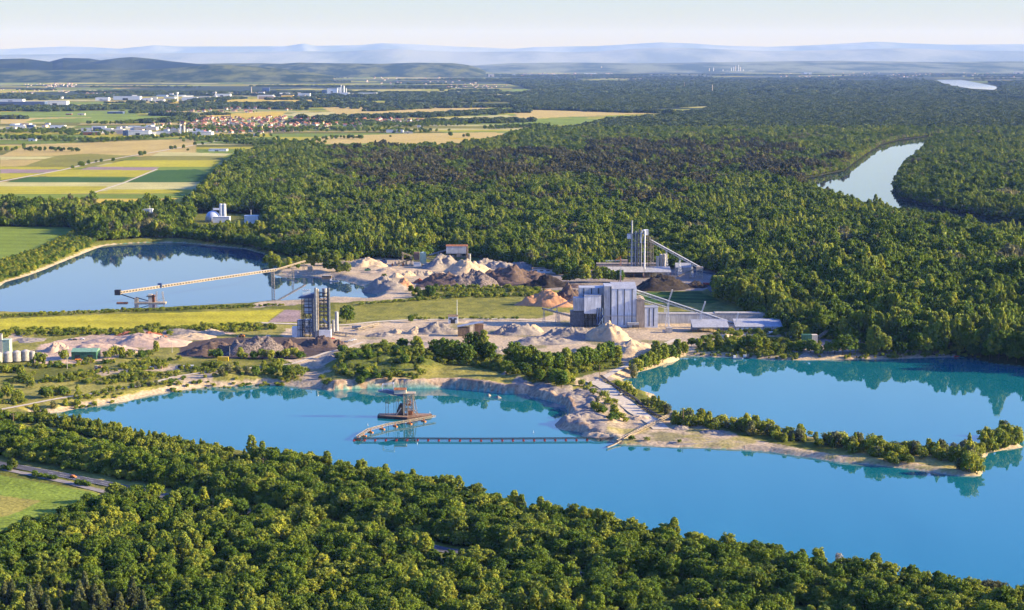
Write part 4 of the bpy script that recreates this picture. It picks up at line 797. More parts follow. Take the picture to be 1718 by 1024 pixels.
grp('tree', 'tall oak-like tree rising above the hedge behind the upper left lake', 'tree', 'tall trees behind the upper left lake', [(212,366,26,'t3'),(40,362,24,'t0'),(95,362,25,'t7'),(60,362,22,'t2'),(20,364,18,'t2'),(165,372,19,'t2'),(270,372,20,'t0'),(297,368,15,'t2')])
grp('tree', 'single dark tree standing among the crop fields', 'tree', 'field trees', [(40,248,16,'t2'),(122,284,10,'t0'),(137,281,17,'t0'),(149,277,12,'t2'),(161,273,8,'t0'),(170,273,12,'t1'),(190,272,12,'t0'),(236,263,16,'t0'),(243,261,13,'t2'),(287,252,14,'t0'),(294,251,12,'t2'),(308,250,13,'t0'),(327,245,14,'t2'),(340,244,10,'t0'),(531,237,12,'t0'),(756,230,18,'t0'),(785,231,16,'t0'),(778,231,12,'t2'),(655,231,10,'t2'),(315,254,9,'t0'),(133,343,12,'t7')])
grp('tree', 'small roadside tree beside the asphalt road at the lower left', 'tree', None, [(21,788,8,'t7')])
grp('tree', 'tall narrow tree standing by the road gap below the middle of the photo', 'tree', None, [(712,950,19,'t6')])
grp('tree', 'pinkish white blossoming tree in the shore belt at the lower right', 'tree', None, [(1407,954,10,'w')])
grp('tree', 'pale silver willow bush on the near shore by the right edge', 'tree', None, [(1668,1000,9,'s')])
grp('shrub', 'clipped dark bush on the verge between road and farm track', 'shrub', 'verge bushes beside the road', [(5,788,3.2,'b3'),(15,790,3,'b3'),(58,799,3.2,'b3'),(66,801,3,'b3'),(75,802,3,'b3'),(84,804,3,'b3'),(90,805,3,'b3'),(131,813,3.2,'b3'),(139,814,3.4,'b3'),(147,816,3,'b3')])
BLOS = (tree_mesh('blossom_crown', LEAFW, 170, 2.3, 9, 1.5, 34, 40, .45, shape='column', rc=.9), trunk_mesh('blossom_trunk', 7, .2, 4, 2, 3), 10.5)
SILV = (tree_mesh('silver_crown', LEAFG, 171, 6.5, 7, .5, 60, 60, .6, shape='round', rc=2), trunk_mesh('silver_trunk', 4, .3, 4, 3, 4), 7.5)
DIRW = lambda px: 'far left' if px < 200 else ('left' if px < 600 else ('middle' if px < 1000 else ('right' if px < 1450 else 'far right')))
for name, label, cat, group, items in LIST:
    a = np.array([(i[0], i[1]) for i in items], float); X_, Y_, Z_ = ground_pts(a)
    for n_, (it_, x, y, z) in enumerate(zip(items, X_, Y_, Z_)):
        if group == 'shrubs on the green mound' and (z < 2.5 or x != x): continue
        k = it_[3]; pr = BLOS if k == 'w' else (SILV if k == 's' else (STAND[int(k[1])] if k[0] == 't' else BUSH[int(k[1])]))
        s = it_[2]/pr[2]*(1.22 if group in ('dark trees in the middle of the yard', 'trees below the sand slope', 'trees on the dam bank', 'trees in front of the long tan hall') else 1); lab = label
        if len(items) > 12:
            kd = {'t': words, 'b': ['slender', 'rounded', 'pointed', 'squat', 'silvery', 'bushy']}[k[0]][int(k[1])] if k[0] in 'tb' else ''
            lab = (kd+' '+label) if len((kd+' '+label).split()) < 17 else label
        small = s*10 < 3 or y > 1900
        plant(pr, x, y, max(z, 0), s, name, lab, cat, group, parts=not small)
# distant tree lines and copses over the farmland
def line(pts, w=1.0, dens=1.0): return hedge(pts, 13/dens, 0, 0, 5*w, len(pts)*7+int(pts[0][0]), ZL)
DL = [line([(0,254),(60,254),(135,255)],1,1.6), line([(0,232),(60,234),(140,238),(180,237)],8,4), line([(0,225),(80,220),(160,228)],12,3), line([(150,240),(330,227)],3,2), line([(330,236),(420,230)],10,4), line([(420,238),(475,246)],8,3), line([(362,240),(470,243),(530,243)],4,3),
 line([(430,255),(470,246),(540,238)],3,1.5), line([(535,234),(580,233),(612,234)],2,2), line([(165,209),(250,207),(330,200)],6,3), line([(70,187),(130,185),(220,183),(330,178),(400,176)],8,4), line([(0,187),(60,186)],3,2), line([(230,190),(330,184),(420,180),(490,184)],8,3), line([(0,200),(45,200)],2,2),
 line([(255,194),(300,195),(378,193)],2,1.6), line([(0,162),(110,165),(200,160),(300,158),(430,156)],14,3), line([(330,170),(400,166)],6,3), line([(490,181),(560,180),(716,178)],4,2.5), line([(530,200),(640,198),(700,196),(760,193),(860,188)],12,6), line([(540,206),(620,210),(700,212),(780,206),(860,204)],14,6), line([(560,170),(640,168),(740,172),(820,170)],8,4), line([(600,162),(700,160),(860,158)],14,3),
 line([(300,215),(420,222),(540,218),(700,222)],16,4), line([(830,217),(870,214),(910,212)],4,4), line([(1000,187),(1060,189),(1120,190)],6,4), line([(620,187),(640,186),(720,182)],4,2)]
g = np.random.default_rng(77)
for i in range(70):
    yy = 124+(g.random()**1.3)*60; x0 = g.uniform(-60, 860); L_ = g.uniform(40, 260); DL.append(line([(x0, yy), (x0+L_, yy+g.uniform(-1.5, 1.5))], 3+(200-yy)*.15, .8+g.random()*1.6))
for i in range(90):
    yy = 116+g.random()*22; x0 = g.uniform(800, 1700); L_ = g.uniform(40, 200); DL.append(line([(x0, yy), (x0+L_, yy+g.uniform(-.6, .6))], 20, 1.0))
q = np.concatenate(DL); q = q[q[:, 1] < 30000]; q = q[~inside(poly([(1550,130),(1615,130),(1645,135),(1690,145),(1690,160),(1610,157),(1580,149),(1550,142)], 0), q[:, 0], q[:, 1])]; near = q[:, 1] < 7000
q1 = q[near]; scatter_stuff('hedgerow_trees', 'dark hedgerows and copses between the villages and fields of the plain', [EDGE[0], EDGE[1], MID[2], MID[0]], q1, np.full(len(q1), 4.2), g.uniform(.65, 1.1, (len(q1), 1))*np.ones(3), g.integers(0, 4, len(q1)), 14, cat='hedgerow')
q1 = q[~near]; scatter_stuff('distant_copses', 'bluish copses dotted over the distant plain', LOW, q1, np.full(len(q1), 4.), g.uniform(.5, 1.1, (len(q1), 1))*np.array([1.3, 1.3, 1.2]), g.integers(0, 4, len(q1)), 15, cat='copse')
# the wood's sunlit and shaded margins get bushy trees down to the ground
q = []
for w_, sp in ((WOOD, 7),):
    d_ = densify(w_, sp); d_ = d_[(d_[:, 1] < 6500) & (np.abs(d_[:, 0]) < .4*d_[:, 1])]; q.append(d_)
q = np.concatenate(q)+g.normal(size=(len(q[0]), 2))*2; q = dry(q, 3)
m2 = np.concatenate([hedge([(-120,736),(0,764),(90,780),(180,796),(300,821),(450,850),(600,879),(740,907),(900,939),(1000,957),(1150,983),(1400,1027),(1718,1110)], 3.2, 0, 0, 1.5, 61), hedge([(-120,731),(0,759),(90,775),(180,791),(300,816),(450,845),(600,874),(740,902),(900,934),(1000,952),(1150,978),(1400,1022),(1718,1105)], 3.2, 0, 0, 1.5, 62)])
scatter_stuff('roadside_scrub', 'dense dark undergrowth along the far side of the asphalt road', BPRO, m2, land(m2[:, 0], m2[:, 1])-.1, g.uniform(.9, 1.7, (len(m2), 1))*np.ones(3), g.choice([1,3,5,3], len(m2)), 18, cat='undergrowth')
scatter_stuff('wood_margin', 'bushy margin trees with boughs down to the ground round the forest', EDGE, q, np.full(len(q), 4.), g.uniform(.7, 1.15, (len(q), 1))*np.ones(3), g.integers(0, 3, len(q)), 16, cat='wood')
rr = densify(RIVER, 5); tg = np.roll(rr, -1, 0)-np.roll(rr, 1, 0); tg /= np.hypot(tg[:, 0], tg[:, 1])[:, None]+1e-9; no = np.stack([tg[:, 1], -tg[:, 0]], 1)
q = np.concatenate([rr+no*k_+g.normal(size=rr.shape)*1.5 for k_ in (-3, 3, -8, 8)]); q = q[np.abs(q[:, 0]) < .4*q[:, 1]]; q = dry(q, .8)
scatter_stuff('river_trees', 'willows overhanging the river arm at the right', [EDGE[0], MID[4], MID[6]], q, np.full(len(q), .6), g.uniform(.65, 1.05, (len(q), 1))*np.ones(3), g.integers(0, 3, len(q)), 17, cat='wood')

# tall poplar wall above the far shore and groves with bigger trees
pq = np.concatenate([hedge([(1366,514),(1430,518),(1500,524),(1560,530),(1600,534)], 5.5, 0, 0, 1.5, 71), hedge([(1366,508),(1430,512),(1500,518),(1560,524),(1600,528)], 6, 0, 0, 2, 72), hedge([(1210,500),(1240,510),(1270,524),(1310,536),(1340,542)], 6, 0, 0, 4, 73), hedge([(1205,492),(1240,500),(1290,512),(1330,526)], 6, 0, 0, 5, 74), hedge([(1600,585),(1650,596),(1718,610),(1800,624)], 6, 0, 0, 4, 75), hedge([(1480,566),(1560,574),(1640,586),(1718,600)], 7, 0, 0, 5, 76)])
pq = dry(pq, 3)
scatter_stuff('poplar_wall', 'tall dense poplars forming the dark wall of the wood above the far shore', [STAND[6][0], STAND[3][0], STAND[7][0], STAND[0][0]], pq, np.full(len(pq), 4.), g.uniform(1.35, 1.85, (len(pq), 1))*np.array([1.1, 1.1, 1.15]), g.integers(0, 4, len(pq)), 24, cat='wood')
# ================================================================ GRAVEL WORKS, PLANTS, BOATS
M_WHITE = mat('white_panels', (.62,.63,.64), .55, var=.06, scale=.25); M_GREY = mat('grey_sheet', (.50,.52,.55), .5, var=.07, scale=.2, wave=(.9,.25,'X'))
M_LGREY = mat('light_sheet', (.80,.82,.85), .5, var=.05, scale=.2, wave=(.9,.18,'X')); M_DARK = mat('dark_steel', (.035,.035,.04), .6, var=.1)
M_STEEL = mat('galvanised_steel', (.36,.37,.39), .45, .4, var=.12); M_TANST = mat('weathered_steel', (.42,.34,.24), .7, var=.14); M_BLUE = mat('blue_steel', (.06,.10,.20), .5, var=.1); M_DBL = mat('slate_blue_steel', (.10,.12,.16), .5, .3, var=.15)
M_CONC = mat('concrete', (.38,.36,.33), .9, var=.12, scale=.4); M_TAN = mat('tan_cladding', (.42,.34,.27), .8, var=.07, scale=.2, wave=(.5,.2,'Z')); M_ROOF = mat('pale_roof', (.42,.43,.45), .5, var=.06, scale=.2, wave=(.7,.2,'X'))
M_RUST = mat('rust', (.30,.12,.05), .85, var=.2); M_GREEN = mat('green_sheet', (.05,.16,.09), .55, var=.08, wave=(.9,.3,'X')); M_GREENR = mat('green_roof', (.22,.40,.26), .5, var=.06, wave=(.9,.2,'X'))
M_PGRN = mat('pale_green_paint', (.36,.46,.34), .55, var=.08); M_ORG = mat('orange_paint', (.62,.19,.03), .5, var=.08); M_YEL = mat('yellow_paint', (.65,.45,.03), .5, var=.08); M_RED = mat('red_paint', (.45,.04,.03), .45, var=.06)
M_GLASS = mat('window_glass', (.03,.04,.055), .15, var=.1); M_TYRE = mat('rubber', (.02,.02,.02), .9, var=.05); M_TILE = mat('red_tile_roof', (.27,.10,.06), .85, var=.15, scale=.6); M_CREAM = mat('cream_render', (.58,.50,.40), .85, var=.06)
M_BELT = mat('conveyor_rubber', (.05,.045,.045), .8, var=.15); M_WOOD = mat('weathered_wood', (.22,.15,.09), .9, var=.15); M_BROWNS = mat('brown_sheet', (.30,.18,.12), .7, var=.1, wave=(.9,.25,'X')); M_SILVER = mat('dome_membrane', (.42,.48,.60), .35, .2, var=.05)
def earth(name, a, b2, sc=.35, bump=.5):
    return mat(name, a, .97, var=.1, scale=sc, bump=bump, col2=b2, spec=.05)
E_SAND = earth('sand_heap', (.52,.40,.26), (.38,.29,.19), .3, .5); E_GREY = earth('grey_gravel', (.30,.26,.22), (.20,.175,.155)); E_PINK = earth('pinkish_sand', (.50,.36,.27), (.38,.28,.21), .3, .5); E_DARK = earth('dark_aggregate', (.10,.075,.065), (.055,.045,.04))
E_BROWN = earth('brown_aggregate', (.15,.105,.085), (.09,.065,.055)); E_RED = earth('red_earth', (.40,.14,.07), (.26,.09,.05)); E_ORG = earth('orange_earth', (.50,.27,.14), (.38,.20,.11)); E_RUB = earth('rubble', (.30,.245,.22), (.04,.033,.036), .7, 1.2); E_BLACK = earth('black_coal_like_aggregate', (.05,.04,.035), (.025,.022,.02))

class Site:
    """local frame with its foot at a traced ground point; px/py helpers give metres in the facing plane"""
    def __init__(s, px, py, z=None):
        if z is None: s.x, s.y, s.z = G(px, py)
        else: s.x, s.y = (float(v) for v in P(px, py, z)); s.z = z
        s.px, s.py, s.s = px, py, scale_at(s.x, s.y, s.z)
    def X(s, px): return (px-s.px)/s.s
    def Z(s, py): return (s.py-py)/s.s
    def loc(s): return (s.x, s.y, s.z)
    def root(s, name, label, cat, rz=0, group=None): return empty(name, s.loc(), label, cat, rz, group)
    def box(s, mb, x0, x1, t, b, y0, y1): return mb.box(s.X(x0), s.X(x1), y0, y1, s.Z(b), s.Z(t))

def heap(px, py, w, h, m, label, ry=.8, seed=None, rough=.12, flat=0.0, name='gravel_heap', group=None, top=.0, cat='heap'):
    """conical or long heap: px centre, py front foot, w/h in photo pixels, ry depth/half width ratio; top shifts the crest sideways"""
    global _hs; _hs = globals().get('_hs', 100)+1; seed = seed or _hs
    S = Site(px, py); R = w/2/S.s; D = R*ry; H = max(h/S.s*.35, h/S.s-D*.9*CAMH/S.y)*.93
    nr, na = 26, 56; r = np.linspace(0, 1, nr)[:, None]; a = np.linspace(0, 2*np.pi, na, endpoint=False)[None, :]
    edge = 1+.16*np.sin(a*2+seed)+.1*np.sin(a*3+seed*1.7)+.07*np.sin(a*5+seed*.6)
    x = R*r*np.cos(a)*edge; y = D*r*np.sin(a)*edge
    prof = np.clip((1-r)/(1-flat) if flat else (1-r), 0, 1); prof = np.where(prof > .93, .93+(prof-.93)*.5, prof)*1.03
    n = fbm((x+S.x)/(R*.3)+seed, (y+S.y)/(D*.3)+seed, seed, 5)-.5
    z = H*prof*(1+rough*2*n)+H*rough*n*2*np.sin(np.pi*r)+(fbm((x+S.x)/2.2, (y+S.y)/2.2, seed+5, 3)-.4)*H*rough*.8*np.clip(3*(1-r), 0, 1)+H*.07*np.abs(np.sin(a*9+3*n*6))*np.sin(np.pi*np.clip(r, 0, 1))*(rough < .4)
    x = x+top*R*(1-r)
    z[0, :] = z[0, :].mean()
    gz = land((x+S.x).ravel(), (y+S.y+D*.9).ravel()).reshape(x.shape); z = np.maximum(z, 0)+np.where(r > .97, -1.0, 0)+np.minimum(gz-S.z, 1.5)*r
    V = np.stack([x, y, z], -1).reshape(-1, 3); ii = np.arange(nr*na).reshape(nr, na); jj = np.roll(ii, -1, 1)
    F = np.stack([ii[:-1].ravel(), ii[1:].ravel(), jj[1:].ravel(), jj[:-1].ravel()], 1)
    o = link(name, npmesh(name, V, F, smooth=True), m, None, (S.x, S.y+D*.9, S.z)); return tag(o, label, cat, group)
for a in [  # left yard
 (93,592,44,20,E_PINK,'small pointed pink sand heap at the left end of the sand yard'), (150,594,150,18,E_PINK,'long low pink sand ridge behind the green shed'), (230,583,170,24,E_PINK,'broad pink sand ridge in the middle of the left yard'), (190,590,60,13,E_PINK,'rounded pink sand heap right behind the green shed roof'),
 (270,580,40,17,E_GREY,'grey pointed heap at the right end of the pink sand'), (318,571,96,13,E_SAND,'smooth pale sand ridge right of the grey pointed heap'), (212,564,46,8,E_RED,'small brick-red heap behind the pink sand'), (250,568,44,12,E_RED,'dark red heap beside the small brick-red heap'),
 (300,562,90,10,E_GREY,'shadowy grey rubble row behind the pale sand ridge'), (352,563,50,12,E_SAND,'light sand heap at the right end of the grey rubble row'), (45,575,60,7,E_GREY,'low broken rubble near the left silos'),
 (352,597,120,24,E_BROWN,'long dark brown aggregate heap behind the yellow container'), (428,598,130,34,E_RUB,'large dark rubble heap with pale stones'), (483,592,44,22,E_BROWN,'brown slope at the right end of the rubble heap'),
 (537,584,66,21,E_BROWN,'brown cone-shaped heap in front of the asphalt tower'), (566,582,30,12,E_BROWN,'small brown heap right of the cone-shaped heap'), (525,615,32,10,E_SAND,'small tan heap on the track below the asphalt tower'), (554,606,40,11,E_GREY,'small grey-brown heap beside the tan heap'),
 # middle yard
 (697,561,36,14,E_SAND,'tan heap left of the scraped grey heaps'), (732,562,74,20,E_GREY,'grey scraped heap behind the dark trees'), (640,566,44,9,E_GREY,'low grey heap near the roller conveyor'), (665,560,30,9,E_SAND,'low tan heap beside the low grey heap'), (866,563,90,22,E_GREY,'large grey rubble heap right of the brown shed'), (842,562,30,14,E_GREY,'grey heap in the shade of the brown shed'), (893,560,40,16,E_SAND,'sandy heap at the right of the large grey rubble'),
 (840,593,40,13,E_GREY,'small dark grey pyramid heap in the pale yard'), (915,580,110,18,E_GREY,'long grey heap in the shade left of the big hall'), (960,570,100,24,E_GREY,'wide grey-blue heap in front of the silo hall'), (1022,574,84,37,E_SAND,'tall pointed sand cone in front of the silo hall'),
 (700,583,70,9,E_GREY,'flat shaded heap behind the dark trees'), (920,612,90,22,E_SAND,'eroded sand bank above the trees'), (985,600,90,18,E_SAND,'sandy ramp below the pointed cone'), (1062,603,150,32,E_SAND,'smooth bright sand slope above the dam'),
 # back yard
 (612,449,66,18,E_SAND,'ribbed sand hill right of the pale trees'), (650,460,90,10,E_SAND,'low sand terrace of the back yard'), (645,488,90,24,E_GREY,'grey sand slope above the lake corner'), (664,466,26,9,E_SAND,'first small sand cone of the back row'), (684,464,26,10,E_SAND,'second small sand cone of the back row'), (700,463,24,9,E_GREY,'third small cone of the back row, greyer'), (716,463,26,10,E_SAND,'fourth small sand cone of the back row'), (738,464,30,9,E_SAND,'fifth small cone at the right end of the back row'),
 (703,476,24,9,E_RED,'red earth heap behind the shrubs'), (676,482,40,16,E_ORG,'orange earth heap above the lake corner'), (783,460,84,26,E_SAND,'pale pointed gravel cone under the sorting building'), (740,452,70,24,E_GREY,'blue-grey heap left of the sorting building'), (812,452,60,18,E_GREY,'grey heap right of the sorting building'), (838,453,70,14,E_GREY,'second grey heap behind the large brown heap'), (878,452,60,13,E_GREY,'shaded grey heap near the silver tree'),
 (750,482,130,24,E_BROWN,'wide purplish brown heap behind the shrub row'), (795,482,100,29,E_RUB,'dark rubble ridge beside the wide brown heap'), (862,480,150,36,E_BROWN,'largest brown heap of the back yard'), (918,484,80,22,E_BLACK,'black heap left of the trees'),
 (968,484,60,7,E_BROWN,'flat brown heap below the pale trees'), (915,516,96,30,E_ORG,'orange earth slope left of the silo hall'), (955,512,70,34,E_BROWN,'dark brown slope beside the orange earth'),
 (1112,488,112,28,E_BLACK,'big black heap in front of the old plant'), (1168,484,44,14,E_BLACK,'smaller black heap beside the big black one'), (1397,562,26,13,E_BROWN,'brown heap under the small conveyor at the far shore'), (1442,579,36,13,E_RUB,'pale rubble heap at the far shore'), (1497,577,60,9,E_GREY,'low gravel heap on the right far shore'), (1520,580,34,9,E_SAND,'small sandy heap at the right far shore'), (1340,590,60,10,E_GREY,'broken rubble bank on the far shore'),
 (1220,568,40,8,E_SAND,'pale rubble below the white-roofed shed'),
 # peninsula and spit
 (955,705,44,9,E_GREY,'grey sand hump at the tip of the peninsula'), (985,700,60,10,E_GREY,'grey sand hump on the peninsula'), (1010,725,80,11,E_SAND,'ridge of bulldozed sand on the peninsula'), (1075,705,44,8,E_SAND,'bulldozed sand ridge beside the dam road'), (1120,745,60,7,E_SAND,'lumpy sand on the start of the spit'), (1145,722,34,8,E_GREY,'grey sand hump behind the land conveyor'), (1195,728,40,7,E_GREY,'grey sand hump at the start of the spit thicket'), (1160,745,70,6,E_GREY,'low broken hump on the spit'), (930,685,40,8,E_GREY,'grey slump at the inner bank of the peninsula'),
 (835,656,50,8,E_GREY,'slumped bank material at the foot of the cliff'), (820,648,24,7,E_GREY,'small grey cone on the beach'), (850,645,22,6,E_GREY,'small grey cone on the beach, nearer the trees')]:
    heap(*a, rough=.42 if a[4] in (E_RUB,) else (.34 if a[4] in (E_GREY, E_BROWN) else .24), ry=.55 if a[2] > 70 else .8)

# ---- generic building
def hall(px0, px1, py_eave, py_foot, depth, name, label, cat, wall, roof, rise=1.2, kind='flat', group=None, doors=0, windows=0, rz=0, z=None, ridge='x', stripes=0):
    S = Site((px0+px1)/2, py_foot, z); hw = (px1-px0)/2/S.s; h = S.Z(py_eave); r = S.root(name, label, cat, rz, group)
    MB().box(-hw, hw, 0, depth, -1, h).build('wall', wall, r)
    rb = MB()
    if kind == 'flat': rb.box(-hw-.3, hw+.3, -.3, depth+.3, h+.003, h+.45)
    elif ridge == 'x': rb.prism([(-.5, h+.003), (depth+.5, h+.003), (depth/2, h+rise)], 'x', -hw-.4, hw+.4)
    else: rb.prism([(-hw-.5, h+.003), (hw+.5, h+.003), (0, h+rise)], 'y', -.4, depth+.4)
    rb.build('roof', roof, r)
    for i in range(doors):
        c = -hw+(i+.5)*2*hw/doors; d = MB(); dw = min(2.2, hw/doors*.6); d.box(c-dw, c+dw, -.12, -.004, 0, min(4.2, h*.65)); d.build('door', M_DARK, r)
    for i in range(windows):
        c = -hw+(i+.5)*2*hw/windows; d = MB(); dw = hw/windows*.55; d.box(c-dw, c+dw, -.1, -.004, h*.55, h*.8); d.build('window', M_GLASS, r)
    for i in range(stripes):
        c = -hw+(i+1)*2*hw/(stripes+1); MB().box(c-.5, c+.5, -.1, -.004, 1.5, h-.5).build('light_strip', M_DARK, r)
    return r
def silo(px0, px1, top, foot, name, label, m=M_WHITE, group=None, cone=True, z=None, cat='silo'):
    S = Site((px0+px1)/2, foot, z); R = (px1-px0)/2/S.s; h = S.Z(top); r = S.root(name, label, cat, 0, group); z0 = h*.12
    MB().tube((0,R,z0), (0,R,h), R, R, 18).build('tank', m, r, smooth=False)
    MB().tube((0,R,h+.002), (0,R,h+R*.35), R*1.0, R*.25, 18).build('roof', m, r)
    l = MB()
    for a in (0.8, 2.3, 3.9, 5.5): l.beam((R*.85*math.cos(a), R+R*.85*math.sin(a), -.5), (R*.85*math.cos(a), R+R*.85*math.sin(a), z0+.2), .3)
    l.build('stand', M_STEEL, r)
    t = MB(); 
    for k in range(12): t.tube((0+R*math.cos(k/12*6.28)*.97, R+R*math.sin(k/12*6.28)*.97, h), (R*math.cos(k/12*6.28)*.97, R+R*math.sin(k/12*6.28)*.97, h+1.1), .05, n=4)
    t.build('railing', M_STEEL, r); return r
def mast(px, top, foot, name, label, w=.3, arms=None, m=M_WOOD, z=None, cat='pole', group=None):
    S = Site(px, foot, z); h = S.Z(top); r = S.root(name, label, cat, rnd.uniform(-.3, .3), group)
    MB().tube((0,0,-.5), (0,0,h), w, w*.6, 8).build('post', m, r)
    if arms:
        c = MB(); c.box(-arms, arms, -.12, .12, h-.9, h-.65)
        c.build('crossarm', m, r)
        for x in (-arms*.9, 0, arms*.9): MB().tube((x,0,h-.65), (x,0,h-.25), .08, .05, 6).build('insulator', M_WHITE, r)
    return r
def conveyor(a, b, name, label, w=2.2, hh=2.0, legs=(), m=M_STEEL, cover=None, group=None, legw=1.4, cat='conveyor', lean=0):
    """a, b: world points; truss gallery with belt, trestles at fractions legs, standing on the ground"""
    a = Vector(a); b = Vector(b); o = a.copy(); r = empty(name, (a.x, a.y, a.z), label, cat, 0, group); d = b-a; n = max(4, int(d.length/4))
    t = MB(); t.lattice((0,0,0), d, w, hh, n, .22); t.build('truss', m, r)
    up = d.normalized().cross(Vector((0,0,1))).normalized().cross(d.normalized())
    bt = MB(); bt.beam(up*.1, d+up*.1, w*.7, .25); bt.build('belt', M_BELT, r)
    if cover: c = MB(); c.beam(up*(hh/2+.25), d+up*(hh/2+.25), w+.3, .3); c.build('cover', cover, r)
    MB().tube((-.0,-w/2-.1,.1), (0,w/2+.1,.1), .55, n=10).build('drum', M_DARK, r)
    for f in legs:
        p = d*f-up*(hh/2); wz = o+p; gz = float(land(np.array([wz.x]), np.array([wz.y]))[0]); gz = max(gz, 0)-a.z
        if p.z-gz < 1: continue
        l = MB(); hgt = p.z-gz; s = legw*.5+hgt*.05
        side_ = d.normalized().cross(Vector((0,0,1))).normalized()
        q = [side_*k1*(w/2) for k1 in (-1, 1)]
        for k1 in (-1, 1):
            for k2 in (-1, 1): l.beam((p.x+side_.x*k1*s+d.normalized().x*k2*s, p.y+side_.y*k1*s+d.normalized().y*k2*s, gz-.3), (p.x+side_.x*k1*w*.4+d.normalized().x*k2*.3, p.y+side_.y*k1*w*.4+d.normalized().y*k2*.3, p.z), .3)
        nn = max(1, int(hgt/3.5))
        for i in range(1, nn+1):
            zz = gz+hgt*i/(nn+1); f_ = 1-i/(nn+1); ss = s*f_+.4*(1-f_); dd = d.normalized()
            c = [Vector((p.x, p.y, zz))+side_*ss*k1+Vector((dd.x, dd.y, 0))*ss*k2 for k1, k2 in ((-1,-1),(-1,1),(1,1),(1,-1))]
            for k in range(4): l.beam(c[k], c[(k+1) % 4], .18)
            zz2 = gz+hgt*(i-1)/(nn+1); f2 = 1-(i-1)/(nn+1); s2 = s*f2+.4*(1-f2)
            c2 = [Vector((p.x, p.y, zz2))+side_*s2*k1+Vector((dd.x, dd.y, 0))*s2*k2 for k1, k2 in ((-1,-1),(-1,1),(1,1),(1,-1))]
            for k in range(4): l.beam(c2[k], c[(k+1) % 4], .14)
        l.build('trestle', m, r)
    return r
def at_h(px, foot, py, dy=0):
    """world point standing over ground pixel (px, foot) and seen at height py"""
    S = Site(px, foot); return (S.x, S.y+dy, S.z+S.Z(py))

# ---- asphalt mixing tower
S = Site(530, 566); T = S.root('asphalt_tower', 'tall blue and white asphalt mixing tower with twin stacks beside the brown heap', 'asphalt plant')
X, Z = S.X, S.Z
m = MB(); m.box(X(511.5), X(527), 1, 9, Z(527), Z(500)); m.build('upper_cladding', M_LGREY, T)
b_ = MB(); [b_.box(X(511.5)+.2, X(527)-.2, .9, .99, Z(y), Z(y)+.5) for y in (505, 511, 517, 523)]; b_.build('panel_joint', M_DARK, T)
MB().box(X(510), X(526), 1.5, 9, Z(558), Z(537)).build('lower_cladding', M_LGREY, T)
MB().prism([(X(500.5), Z(500)), (X(527), Z(500)), (X(528), Z(492)), (X(504), Z(498))], 'y', -1, 10).build('roof', M_BLUE, T)
f = MB()
for x in (507, 511, 519, 527): 
    for y in (0, 10): f.beam((X(x), y, -.5), (X(x), y, Z(498)), .55)
for y in (558, 550, 541, 533, 525, 515, 506): 
    for yy in (0, 10): f.beam((X(507), yy, Z(y)), (X(527), yy, Z(y)), .45)
for a, c in ((507,511),(511,519),(519,527)):
    for y0, y1 in ((558,541),(541,525)): f.beam((X(a), 0, Z(y0)), (X(c), 0, Z(y1)), .3); f.beam((X(c), 0, Z(y0)), (X(a), 0, Z(y1)), .3)
f.build('frame', M_DARK, T)
f = MB()
for x in (536, 543, 549.5):
    for y in (1, 9): f.beam((X(x), y, -.5), (X(x), y, Z(490)), .5)
for y in (552, 541, 530, 524, 517, 511, 505, 498, 492):
    f.box(X(535), X(550), .5, 9.5, Z(y)-.15, Z(y)+.15)
    for yy in (.5, 9.5): f.beam((X(535), yy, Z(y)+1.2), (X(550), yy, Z(y)+1.2), .1)
for y0, y1 in ((552,541),(541,530),(524,511),(511,498)): f.beam((X(536), 1, Z(y0)), (X(549.5), 1, Z(y1)), .3); f.beam((X(549.5), 1, Z(y0)), (X(536), 1, Z(y1)), .3)
f.build('platform_frame', M_DARK, T)
MB().tube((X(545), 4.5, Z(497)), (X(545), 4.5, Z(484)), 2.5, 2.5, 16).build('hopper', M_STEEL, T)
for x, r_, t_, m_ in ((527, 1.7, 500, M_DBL), (531.2, 1.5, 482, M_STEEL), (534.3, 1.1, 484, M_TANST), (552.6, 1.5, 482, M_DBL)):
    MB().tube((X(x), -1.5, -.5), (X(x), -1.5, Z(t_)), r_, r_*.95, 14).build('stack', m_, T)
MB().tube((X(542), -.8, Z(535)), (X(555), -.8, Z(547)), 1.1, 1.1, 10).build('chute', M_STEEL, T)
m = MB(); m.box(X(536), X(556), -4, 3, -.5, Z(553)); m.build('engine_house', M_WHITE, T)
m = MB(); m.box(X(490), X(499), 0, 7, -.5, Z(549)); m.box(X(499.2), X(508), 2, 9, -.5, Z(538)); m.build('annex', M_WHITE, T)
f = MB(); [f.beam((X(x), 1.7, -.5), (X(x), 1.7, Z(538)), .4) for x in (499, 503.5, 508)]; [f.beam((X(498), 1.7, Z(y)), (X(509), 1.7, Z(y)), .4) for y in (538, 546, 554)]; f.build('annex_frame', M_DARK, T)
f = MB()
for i in range(7): f.tube((X(509+i*1.9), 3, Z(496)), (X(509+i*1.9), 3, Z(486+i % 2)), .16, n=5); f.box(X(509+i*1.9)-.5, X(509+i*1.9)+.5, 2.6, 3.4, Z(487+i % 2), Z(486+i % 2)+.2)
f.build('vent_pipe', M_WHITE, T)
f = MB(); [f.beam((X(502), y, Z(498)+1.3), (X(528), y, Z(492)+1.3), .12) for y in (-1, 10)]; f.build('railing', M_STEEL, T)
silo(562, 568, 524, 560, 'bitumen_silo', 'tall dark grey silo right of the asphalt tower', M_GREY); silo(557, 561.5, 538, 561, 'filler_silo', 'short pale silo between asphalt tower and dark silo', M_STEEL)
a0 = at_h(562, 561, 558); b0 = at_h(600, 566, 561); conveyor(a0, b0, 'feed_conveyor', 'low feed conveyor running right from the asphalt tower', 1.6, 1.2, (.5,), M_STEEL)
